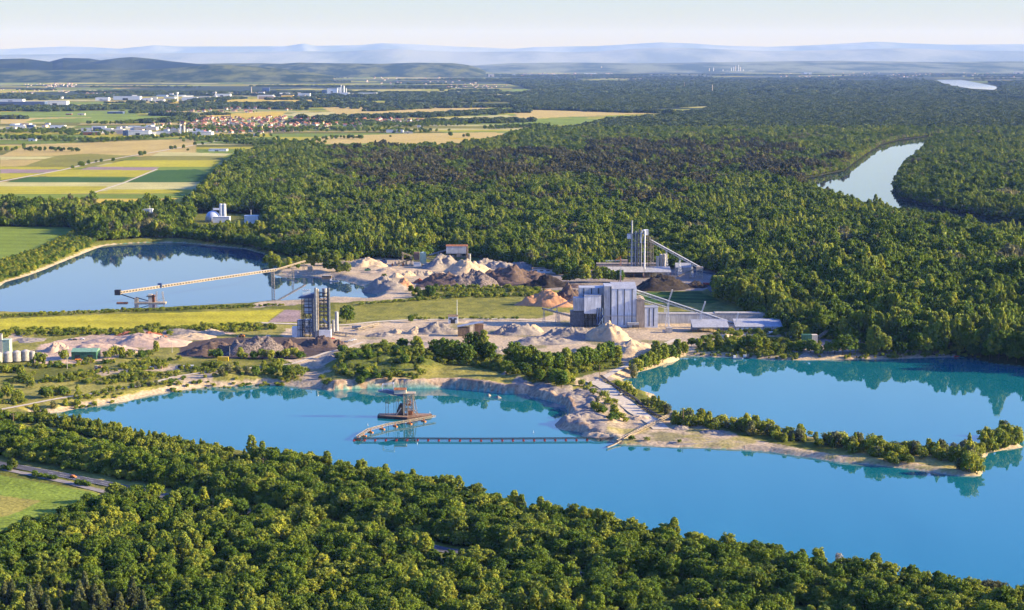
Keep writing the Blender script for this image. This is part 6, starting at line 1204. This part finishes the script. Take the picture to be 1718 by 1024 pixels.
f = MB(); f.box(X(665), X(668), 3.6, 4.4, Z(675), Z(674)); f.box(X(646.5), X(650.5), 3.6, 4.4, Z(678), Z(677)); f.build('spud_brace', M_TANST, T)
MB().prism([(X(664), 2), (X(676), 2), (X(675.5), Z(679)), (X(671), Z(678)), (X(667), Z(686))], 'y', 1.5, 5.5).build('feed_hopper', M_DARK, T); MB().beam((X(664.5), 1, 2), (X(673), 1, Z(685)), .7).build('screen_chute', M_CREAM, T)
f = MB()
for i in range(24): t_ = i/23; f.tube((X(634+t_*50), 1.4-6.9*t_, 1.9), (X(634+t_*50), 1.4-6.9*t_, 3), .05, n=4)
f.beam((X(634), 1.4, 3), (X(684), -5.5, 3), .08); f.beam((X(684), -5.5, 3), (X(721), 3.2, 3), .08); f.build('deck_railing', M_TANST, T)
# floating conveyors
def float_line(pts, name, label, w=1.6, hgt=1.6, fl=None, every=17.6, m=M_TANST):
    W_ = [P(a, b, 0) for a, b in pts]; W_ = [(float(x), float(y)) for x, y in W_]; T = empty(name, (*W_[0], 0), label, 'floating conveyor'); o = Vector((*W_[0], 0))
    f = MB(); b2 = MB(); total = 0; nx = 0; cnt = 0
    for p0, p1 in zip(W_[:-1], W_[1:]):
        a = Vector((*p0, hgt))-o; b = Vector((*p1, hgt))-o; d = b-a; L_ = d.length; n = max(2, int(L_/3)); f.lattice(a, b, w, 1.0, n, .14); b2.beam(a+Vector((0,0,.2)), b+Vector((0,0,.2)), w*.7, .2)
        u = d.normalized(); sd_ = u.cross(Vector((0,0,1)))
        while nx < total+L_:
            c = a+u*(nx-total); q = MB(); q.tube(c+sd_*(w*1.0)+Vector((0,0,-hgt+.1)), c-sd_*(w*1.0)+Vector((0,0,-hgt+.1)), .75, n=12); q.box(c.x-.5, c.x+.5, c.y-.5, c.y+.5, .3, hgt-.3); q.build('float', fl or M_RED, T); nx += every; cnt += 1
        total += L_
    f.build('truss', m, T); b2.build('belt', M_BELT, T); return T
float_line([(594,739.5),(684,739.5),(800,740),(985,739)], 'floating_conveyor', 'long straight floating conveyor with red floats crossing the lake', 1.8, 1.5, M_RED, 7.3, M_DARK)
float_line([(985,739),(1003,740),(1036,738)], 'shore_link_conveyor', 'last link of the floating conveyor reaching the shore', 1.5, 1.4, M_DARK, 10, M_DARK)
float_line([(600,739),(618,727),(651,718),(686,712),(730,704)], 'pontoon_conveyor', 'bent tan pontoon conveyor between dredger and long floating conveyor', 2.2, 2.6, M_ORG, 13, M_TANST)
for i, (x, y) in enumerate(((721,693),(617,714),(657,712),(1026,738),(700,745),(895,726))):
    S = Site(x, y, 0.0); T = S.root('buoy', ['white marker buoy right of the dredger','white marker buoy left of the dredger','white buoy beside the pontoon conveyor','white buoy near the shore link','white buoy below the long conveyor','white buoy above the long conveyor, left one','white buoy above the long conveyor, right one','white buoy above the bend of the pontoon conveyor'][i], 'buoy', 0, 'marker buoys'); MB().sphere((0,0,.2), .35, 10).build('float', M_WHITE, T); MB().tube((0,0,.5), (0,0,1.6), .07, n=6).build('rod', M_WHITE, T)
# small workboats
def pontoon_boat(px, py, label, m, L_=9, rz=0, cab=M_WHITE):
    S = Site(px, py, 0.0); T = S.root('workboat', label, 'boat', rz); MB().prism([(-L_/2,-1.5),(L_/2-1.5,-1.5),(L_/2,0),(L_/2-1.5,1.5),(-L_/2,1.5)], 'z', -.4, .8).build('hull', m, T); MB().box(-L_/2+.8, -L_/2+3.2, -1, 1, .8, 2.8).build('cabin', cab, T); MB().box(-L_/2+.79-.02, -L_/2+.8, -.8, .8, 1.7, 2.5).build('window', M_GLASS, T)
    MB().tube((0,0,.8), (0,0,4.2), .08, n=6).build('mast', M_WHITE, T); f = MB(); [f.tube((x, y, .8), (x, y, 1.8), .05, n=4) for x in np.linspace(-L_/2+3.5, L_/2-1.6, 6) for y in (-1.4, 1.4)]; f.build('railing', M_STEEL, T); return T
pontoon_boat(1238, 602, 'blue workboat moored at the far shore of the turquoise lake', M_BLUE, 10, .1); pontoon_boat(1252, 601, 'dark pontoon beside the blue workboat', M_DARK, 7, -.2)
pontoon_boat(561, 472, 'white and blue workboat at the sandy shore of the upper lake', M_BLUE, 12, .1); pontoon_boat(570, 464, 'small white boat cabin at the tip of the upper lake', M_WHITE, 6, .3)
# ---- upper lake dredger and its bridge
S = Site(253, 509, 0.0); T = S.root('suction_dredger', 'tan dredger tower with pontoon carrying the long gallery over the upper lake', 'dredger'); X, Z = S.X, S.Z
MB().box(X(249), X(255), 0, 4, 0, Z(494)).build('tower', M_CREAM, T); MB().box(X(255.2), X(259.5), 0, 3.5, 0, Z(495)).build('rusty_tower', M_RUST, T); MB().box(X(246), X(260), -1, 5, Z(498), Z(497)).build('platform', M_DARK, T)
f = MB()
for x0, x1 in ((261.5,262.5),(274.5,272)): 
    for y in (0, 5): f.beam((X(x0), y, 0), (X(x1), y, Z(490)), .5)
f.beam((X(262), 0, Z(505)), (X(273.5), 0, Z(500)), .3); f.build('leg', M_TANST, T)
MB().box(X(226), X(278), -2.5, 6, -.6, 1.1).build('pontoon', M_TANST, T)
f = MB(); f.beam((X(203), 1, Z(494)), (X(228), 0, Z(502)), .9); f.beam((X(228), 0, Z(499)), (X(249), 0, Z(505)), .9); f.build('discharge_pipe', M_DARK, T)
MB().box(X(226), X(232), -1.5, 2.5, 0, Z(500)).build('pump_house', M_TANST, T); MB().box(X(196), X(214), -2, 3, -.5, 1).build('end_pontoon', M_RUST, T)
a0 = Vector(at_h(200, 514, 491)); b0 = Vector(at_h(464, 479, 452.5)); r = empty('gallery_bridge', a0, 'long pale gallery conveyor with a row of openings crossing the upper lake', 'conveyor gallery'); d = b0-a0
sd_ = d.normalized().cross(Vector((0,0,1))).normalized()
q = MB(); q.beam(Vector((0,0,.3)), d+Vector((0,0,.3)), 2.6, 2.0); q.build('gallery', mat('gallery_sheet', (.33,.27,.20), .8), r); q = MB(); q.beam(Vector((0,0,1.5)), d+Vector((0,0,1.5)), 2.8, .25); q.build('gallery_roof', M_ROOF, r)
q = MB(); n_ = int(d.length/4.2)
for i in range(n_+1):
    p = d*i/n_; q.beam(p-sd_*0+Vector((0,0,.5)), p+Vector((0,0,-1.4)), 1.6, 1.6) if False else q.beam(p+sd_*1.1+Vector((0,0,.6)), p+sd_*1.1+Vector((0,0,-1.1)), .9); q.beam(p-sd_*1.1+Vector((0,0,.6)), p-sd_*1.1+Vector((0,0,-1.1)), .9)
q.beam(Vector((0,0,-1.1))+sd_*1.1, d+Vector((0,0,-1.1))+sd_*1.1, .5); q.beam(Vector((0,0,-1.1))-sd_*1.1, d+Vector((0,0,-1.1))-sd_*1.1, .5); q.build('side_posts', M_TANST, r)
q = MB()
for i in range(int(d.length/4)):
    p = d*((i+.5)*4/d.length); u_ = d.normalized(); q.beam(p-u_*.95+sd_*1.32*(1 if sd_.y < 0 else -1)+Vector((0,0,.1)), p+u_*.95+sd_*1.32*(1 if sd_.y < 0 else -1)+Vector((0,0,.1)), .12, 1.5)
q.build('openings', M_DARK, r)
S9 = MB(); S9.lattice(d+Vector((-4,0,-b0.z)), d+Vector((-4,0,-1.5)), 3, 3, 5, .4); S9.build('support_tower', M_TANST, r); p = d*.25; MB().box(p.x-3, p.x+1.5, p.y-2.5, p.y+2.5, p.z-1, p.z+3.6).build('drive_house', M_BLUE, r); MB().box(-4, 2, -2.6, 2.6, -2.5, 3).build('head_frame', M_DARK, r)
conveyor(tuple(b0), at_h(512, 452, 438), 'shore_conveyor', 'tan conveyor continuing from the gallery over the sandy shore', 1.9, 1.2, (.55, .95), M_TANST)
conveyor(at_h(474, 463, 457), at_h(500, 458, 450), 'shore_feeder', 'short cluttered feeder conveyor on the sandy shore', 2.2, 1.4, (.5,), M_CREAM)
hall(516, 524, 446, 455, 6, 'shore_hopper', 'tan hopper box on the sandy shore', 'hopper', M_TANST, M_TANST); hall(540, 556, 458, 463, 6, 'dark_shed', 'dark flat shed below the pale trees', 'shed', M_WOOD, M_CONC)
# ---- buildings in the woods at the left
S = Site(356, 372); T = S.root('dome_store', 'blue-silver domed store among the trees', 'dome'); MB().sphere((0,6,3), 12, 24, half=True, sz=1.15).build('dome', M_SILVER, T); MB().tube((0,6,-.5), (0,6,3), 12, n=24).build('ring_wall', M_CONC, T); f = MB(); f.box(-1, 12, 15, 18, 17, 20); f.build('top_gallery', M_WHITE, T)
silo(368, 373.6, 343, 372, 'twin_silo', 'shaded left one of the two tall white silos beside the dome', M_WHITE, 'two tall white silos'); silo(374, 379.4, 343, 372, 'twin_silo', 'sunlit right one of the two tall white silos beside the dome', M_WHITE, 'two tall white silos')
hall(357, 385, 364.5, 374, 12, 'low_white_works', 'low white works buildings at the foot of the two silos', 'building', M_WHITE, M_WHITE); hall(410, 433, 362.5, 378, 12, 'white_block', 'white flat building with thin chimney in the wood', 'building', M_WHITE, M_WHITE)
mast(421.5, 352, 374, 'thin_chimney', 'thin white chimney on the white flat building', .5, m=M_WHITE, cat='chimney'); hall(226, 256, 351.5, 372, 10, 'hidden_hall', 'white hall mostly hidden behind the tree belt', 'building', M_WHITE, M_WHITE); mast(252, 345, 372, 'thin_chimney', 'thin white chimney beside the hidden white hall', .6, m=M_WHITE, cat='chimney')
S = Site(1191, 246, 5.0); T = S.root('green_dredger', 'small pale green dredger on the dark pond in the forest', 'dredger'); MB().box(-10, 10, 0, 8, -.3, 1.5).build('pontoon', M_PGRN, T); f = MB(); f.lattice((-7,4,1.5), (-7,4,14), 3, 3, 3, .8); f.lattice((6,4,1.5), (6,4,12), 3, 3, 3, .8); f.build('tower_frame', M_PGRN, T); MB().box(-10, 11, 1, 7, 12, 15).build('gantry_house', M_PGRN, T)
# ================================================================ VILLAGES AND DISTANT WORKS
F_WALL = [mat('house_wall_%d' % i, c, .85, var=.04) for i, c in enumerate(((.50,.44,.35), (.58,.55,.50), (.44,.32,.22)))]
F_ROOF = [mat('house_roof_%d' % i, c, .85, var=.08) for i, c in enumerate(((.26,.09,.055), (.17,.07,.05), (.11,.08,.08), (.34,.14,.07)))]
HM_ = []
for i in range(8):
    w, d, h, r_ = 5+i % 3*1.3, 4.5+i % 2, 4.5+i % 3*.8, 3.5+i % 2; mb = MB(); mb.box(-w, w, -d, d, 0, h); mb.m = 1; mb.prism([(-d-.5, h+.01), (d+.5, h+.01), (0, h+r_)], 'x', -w-.4, w+.4)
    if i % 2: mb.m = 0; mb.box(w*.3, w*.3+.9, -.5, .5, h+1, h+r_+1)
    me = mb.mesh('house_%d' % i); me.materials.append(F_WALL[i % 3]); me.materials.append(F_ROOF[i % 4]); HM_.append(me)
rw = ['small brown-roofed', 'dark-roofed', 'grey-roofed', 'orange-roofed', 'red-roofed', 'long brown-roofed', 'wide grey-roofed', 'bright-roofed']
def village(pl_, n, sp, grp_, lab, seed):
    p = jgrid(poly(pl_, ZL), sp, seed, jit=.9, wob=60); g = np.random.default_rng(seed); p = p[g.permutation(len(p))][:n]
    for (x, y) in p:
        k = int(g.integers(0, 8)); o = link('house', HM_[k], None, None, (x, y, 4.2), float(g.choice([0, .3, 1.2, 1.57, -.4]))); o.scale = (1.15, 1.15, 1.2)
        ppx = PIX(x, y, 5)[0]; tag(o, '%s house in the %s, %s part' % (rw[k], lab, 'left' if ppx < 360 else ('middle' if ppx < 540 else 'right')), 'house', grp_)
    return p
pv = village([(240,210),(300,206),(340,199),(420,197),(540,197),(560,212),(440,224),(340,224),(290,214)], 200, 31, 'houses of the nearer village', 'nearer red-roofed village', 5)
pv4 = village([(300,218),(360,214),(520,214),(600,210),(600,215),(430,225),(350,226)], 30, 36, 'houses of the nearer village', 'front rows of the nearer village', 12)
pv2 = village([(560,200),(720,201),(718,208),(560,211)], 48, 40, 'houses of the nearer village', 'nearer red-roofed village', 6)
pv3 = village([(235,185),(330,180),(480,179),(492,185),(430,190),(240,190)], 60, 55, 'houses of the farther village', 'farther village', 7)
gg = np.random.default_rng(9); vt = np.concatenate([pv, pv2, pv3, pv4]); vt = np.concatenate([vt+gg.normal(size=vt.shape)*14, vt+gg.normal(size=vt.shape)*18, vt[::2]+gg.normal(size=vt[::2].shape)*30])
scatter_stuff('village_trees', 'garden trees between the village houses', [MID[0], MID[2], EDGE[0]], vt, np.full(len(vt), 4.), gg.uniform(.35, .62, (len(vt), 1))*np.ones(3), gg.integers(0, 3, len(vt)), 20, cat='trees')
fh = []
for (x0, x1, y0, y1, n) in ((40,130,141,147,40),(160,260,128,134,40),(140,240,156,160,30),(430,560,126,134,60),(750,850,142,148,40),(870,960,124,128,30),(330,430,176,181,30),(600,800,130,142,40),(750,810,113,118,40),(0,120,150,158,30),(1300,1718,122,130,60),(880,1030,123,127,30)):
    for _ in range(n): fh.append((gg.uniform(x0, x1), gg.uniform(y0, y1)))
fx, fy = P([a[0] for a in fh], [a[1] for a in fh], ZL); fp = np.stack([fx, fy], 1); sc = np.clip(fp[:, 1]/14000, .9, 1.8)
scatter_stuff('distant_houses', 'tiny scattered houses of the distant villages and towns', [HM_[0], HM_[1], HM_[4]], fp, np.full(len(fp), 4.), sc[:, None]*np.ones(3), gg.integers(0, 3, len(fp)), 21, cat='houses')
# church
S = Site(387, 210, ZL); T = S.root('church', 'village church with slim pointed spire', 'church'); MB().box(-4, 4, -4, 4, 0, 22).build('tower', M_CREAM, T); MB().tube((0,0,22.003), (0,0,44), 5, .2, 4).build('spire', F_ROOF[2], T); MB().box(4.003, 22, -6, 6, 0, 11).build('nave', M_CREAM, T); MB().prism([(-6.6, 11.003), (6.6, 11.003), (0, 17)], 'x', 4.1, 22.4).build('nave_roof', F_ROOF[3], T)
def works(items, group=None):
    for it in items:
        (x0, x1, t_, f_, m_, lab) = it[:6]; S = Site((x0+x1)/2, f_, ZL); hw = (x1-x0)/2/S.s; H_ = max(S.Z(t_), 3); dp = it[6] if len(it) > 6 else min(60, hw*1.2)
        T = S.root('warehouse', lab, 'industrial building', 0, group); MB().box(-hw, hw, 0, dp, 0, H_).build('wall', m_, T); MB().box(-hw-.4, hw+.4, -.4, dp+.4, H_+.003, H_+.8).build('roof', M_ROOF, T)
        MB().box(-hw*.3, hw*.1, -.2, -.004, 0, H_*.5).build('gate', M_GLASS, T)
works([(75,112,170,177,M_WHITE,'bright white end of the very long warehouse at the far left'), (-40,75,171,178,M_BLUE,'very long blue warehouse at the far left'), (0,38,167,171,M_WHITE,'white hall behind the long blue warehouse'), (60,104,163,166,M_WHITE,'thin pale hall further behind the blue warehouse'),
 (160,182,164,169,M_WHITE,'low white factory left in the upper row'), (190,235,162,168,M_WHITE,'widest white factory of the upper row'), (240,254,165,170,M_WHITE,'small white factory in the upper row'), (255,275,167,172,M_WHITE,'white factory left of the water tower'), (305,330,164,169,M_WHITE,'white factory right of the water tower'), (332,352,163,168,M_CREAM,'cream factory at the right of the upper row'), (360,386,158,162,M_WHITE,'white sheds behind the cream factory'),
 (432,458,160,166,M_WHITE,'white and blue works beside the hangar'), (440,452,148,156,M_BLUE,'blue-grey block of the upper works'), (434,460,162,167,M_TAN,'tan arched hangar by the golden field'), (472,492,160,165,M_YEL,'yellow hall beside the tan hangar'), (500,520,157,162,M_WHITE,'white row left of the big mill'),
 (540,548,151,157,M_BLUE,'small blue-roofed block of the big mill'), (549,566,149,158,M_LGREY,'blue-grey block of the big white mill'), (565,571,147,157,M_WHITE,'white block of the big mill'), (552,585,156,160,M_WHITE,'low front wing of the big white mill'), (600,632,156,159,M_WHITE,'low white row right of the big mill'),
 (136,152,216,221,M_WHITE,'small white works at the left end of the industrial strip'), (156,170,214,221,M_BLUE,'white and blue hall in the industrial strip'), (176,206,218,222,M_CREAM,'long cream hall in the industrial strip'), (206,215,219,228,M_BLUE,'blue front of the long white hall'), (215.3,250,220,227,M_WHITE,'long white hall of the industrial strip'), (262,285,221,226,M_WHITE,'white hall left of the silo block'), (316,355,222,227,M_WHITE,'white row right of the silo block'), (138,165,222,227,M_RUST,'red-roofed works at the left end of the strip'), (285,300,218,226,M_CREAM,'cream building beside the silo block'), (225,262,214,219,M_CREAM,'cream hall behind the long white hall'),
 (25,40,210,216,M_WHITE,'white house-like works at the far left of the strip'), (45,56,210,216,M_BLUE,'blue-roofed hall at the far left'), (84,108,211,216,M_LGREY,'pale flat hall left of the wood'), (48,60,233,237,M_WHITE,'small white barn on the field edge'),
 (648,676,219,223,M_WHITE,'white barn in the fields behind the forest'), (677,693,222,224,M_CREAM,'low cream shed beside the white barn'), (424,432,225,229,M_WHITE,'tiny white house at the wood edge'), (350,380,251,254,M_LGREY,'long pale shed at the field edge near the wood'), (700,706,211,214,M_WHITE,'small white hall right of the village'), (180,206,188,191,M_BLUE,'blue farm halls between the villages'), (110,120,191,193,M_RUST,'red farmhouse between the villages'), (130,142,191,193.5,M_CREAM,'cream farmhouse between the villages'),
 (819,829,124.5,129,M_CREAM,'pale high-rise pair on the far plain'), (1186,1206,115,121,M_CREAM,'left block of the distant refinery'), (1256,1266,119,122,M_WHITE,'small block right of the distant refinery'), (1702,1716,120.5,124,M_CREAM,'pale block at the far right of the plain'), (980,1000,123,125,M_WHITE,'thin white hall near the distant chimney'), (860,940,125,126.2,M_WHITE,'long pale roofs on the far plain'),
 (1350,1362,122,125,M_WHITE,'pale works right of the refinery'), (903,921,142,144,M_WHITE,'pale greenhouse roofs in the forest clearing'), (875,925,162,165,M_CREAM,'pinkish farm buildings at the clearing')])
def tower_(px, t_, f_, w, m_, name, label, cat, head=None):
    S = Site(px, f_, ZL); T = S.root(name, label, cat); h = S.Z(t_); MB().tube((0,0,0), (0,0,h), w, w*.75, 12).build('shaft', m_, T)
    MB().tube((0,0,h-(head or 1)*1.2), (0,0,h+.01), w*(2.0 if head else 1.08), w*(2.0 if head else 1.08), 12).build('head', m_, T); return T
tower_(298, 155, 170, 4, M_WHITE, 'water_tower', 'white water tower with wide head above the upper factories', 'water tower', 8)
tower_(303, 209, 226, 4.5, M_WHITE, 'silo_tower', 'white left silo of the industrial strip', 'silo'); tower_(309, 211, 226, 5, M_CREAM, 'silo_tower', 'cream right silo of the industrial strip', 'silo'); tower_(314, 217, 226, 2.5, M_WHITE, 'silo_tower', 'small third silo of the industrial strip', 'silo')
for x, t_, w in ((572.5,143,6),(577,144,7),(581,148,4)): tower_(x, t_, 158, w, M_WHITE, 'mill_silo', {572.5:'tallest silo of the big white mill',577:'second tall silo of the big white mill',581:'shortest silo of the big white mill'}[x], 'silo')
tower_(362, 154, 163, 3, M_WHITE, 'factory_chimney', 'white chimney of the works behind the cream factory', 'chimney'); tower_(422, 146, 158, 3, M_CREAM, 'factory_chimney', 'pale chimney left of the blue-grey block', 'chimney'); tower_(1009, 112, 121, 14, M_CREAM, 'power_chimney', 'lone pale chimney on the middle horizon', 'chimney')
for x, t_ in ((1190,115),(1197,114),(1213,117),(1220,119),(1231,112.5),(1234,111),(1239,109.5),(1242,113),(1247,117),(1227,114)): tower_(x, t_, 122, 9, M_WHITE if x % 2 else M_CREAM, 'refinery_tower', 'one of the slim towers of the distant refinery on the horizon', 'refinery tower')['group'] = 'towers of the distant refinery'
tower_(1195, 142.5, 158, 2.6, M_CREAM, 'radio_mast', 'tall mast with orange foot in the middle of the forest', 'mast'); tower_(1148, 138, 150, 2, M_TAN, 'radio_mast', 'thinner mast left of the tall forest mast', 'mast'); tower_(1667, 114.5, 121, 12, M_WHITE, 'water_tower', 'white water tower at the right on the far plain', 'water tower', 20)
tower_(1017, 113, 116, 8, M_WHITE, 'far_tower', 'tiny tower beside the lone pale chimney', 'tower')

WMESH = []
for i, (w, d, h) in enumerate(((16,9,7),(26,12,8),(12,10,9),(34,14,8),(20,10,11))):
    mb = MB(); mb.box(-w, w, -d, d, 0, h); mb.m = 1; mb.box(-w-.4, w+.4, -d-.4, d+.4, h+.01, h+.6); me = mb.mesh('small_hall_%d' % i); me.materials.append((M_WHITE, M_CREAM, M_WHITE, M_LGREY, M_CREAM)[i]); me.materials.append((M_ROOF, M_ROOF, F_ROOF[3], M_WHITE, F_ROOF[0])[i]); WMESH.append(me)
for grp_, lab, pts_, n_ in (('small halls of the industrial strip', 'small industrial hall scattered in the strip in front of the nearer village', [(130,214),(255,212),(360,217),(356,228),(250,231),(135,228)], 34), ('small halls beside the upper factories', 'small pale hall among the upper row of factories near the water tower', [(150,160),(400,157),(520,156),(640,157),(640,161),(420,166),(150,171)], 34), ('small halls at the far left', 'small pale hall at the far left beyond the fields', [(-40,208),(115,209),(115,218),(-40,219)], 12)):
    pp_ = jgrid(poly(pts_, ZL), 55 if pts_[0][1] > 190 else 150, len(lab), jit=.95); pp_ = pp_[np.random.default_rng(len(lab)).permutation(len(pp_))][:n_]
    for j, (x, y) in enumerate(pp_):
        k = j % 5; o = link('hall', WMESH[k], None, None, (x, y, 4.3+.02*j), rnd.choice([0, .2, -.15, 1.5])); sc_ = .75 if y < 7500 else 1.1; o.scale = (sc_, sc_, sc_); tag(o, '%s %s' % (('flat', 'long', 'red-roofed', 'longest', 'tall')[k], lab), 'hall', grp_)
# ================================================================ HAZE
hb = MB().box(-60000, 60000, -4000, 78000, -12, 1500)
m = bpy.data.materials.new('air_haze'); m.use_nodes = True; N = m.node_tree.nodes; L = m.node_tree.links
N.remove(N['Principled BSDF']); v = N.new('ShaderNodeVolumePrincipled'); v.inputs['Color'].default_value = (.23, .40, .92, 1); v.inputs['Density'].default_value = 1.35e-5
v.inputs['Absorption Color'].default_value = (1, 1, 1, 1); v.inputs['Anisotropy'].default_value = 0.0
L.new(v.outputs[0], N['Material Output'].inputs['Volume'])
hz = hb.build('haze', m); tag(hz, 'thin bluish summer haze over the whole plain', kind='stuff')
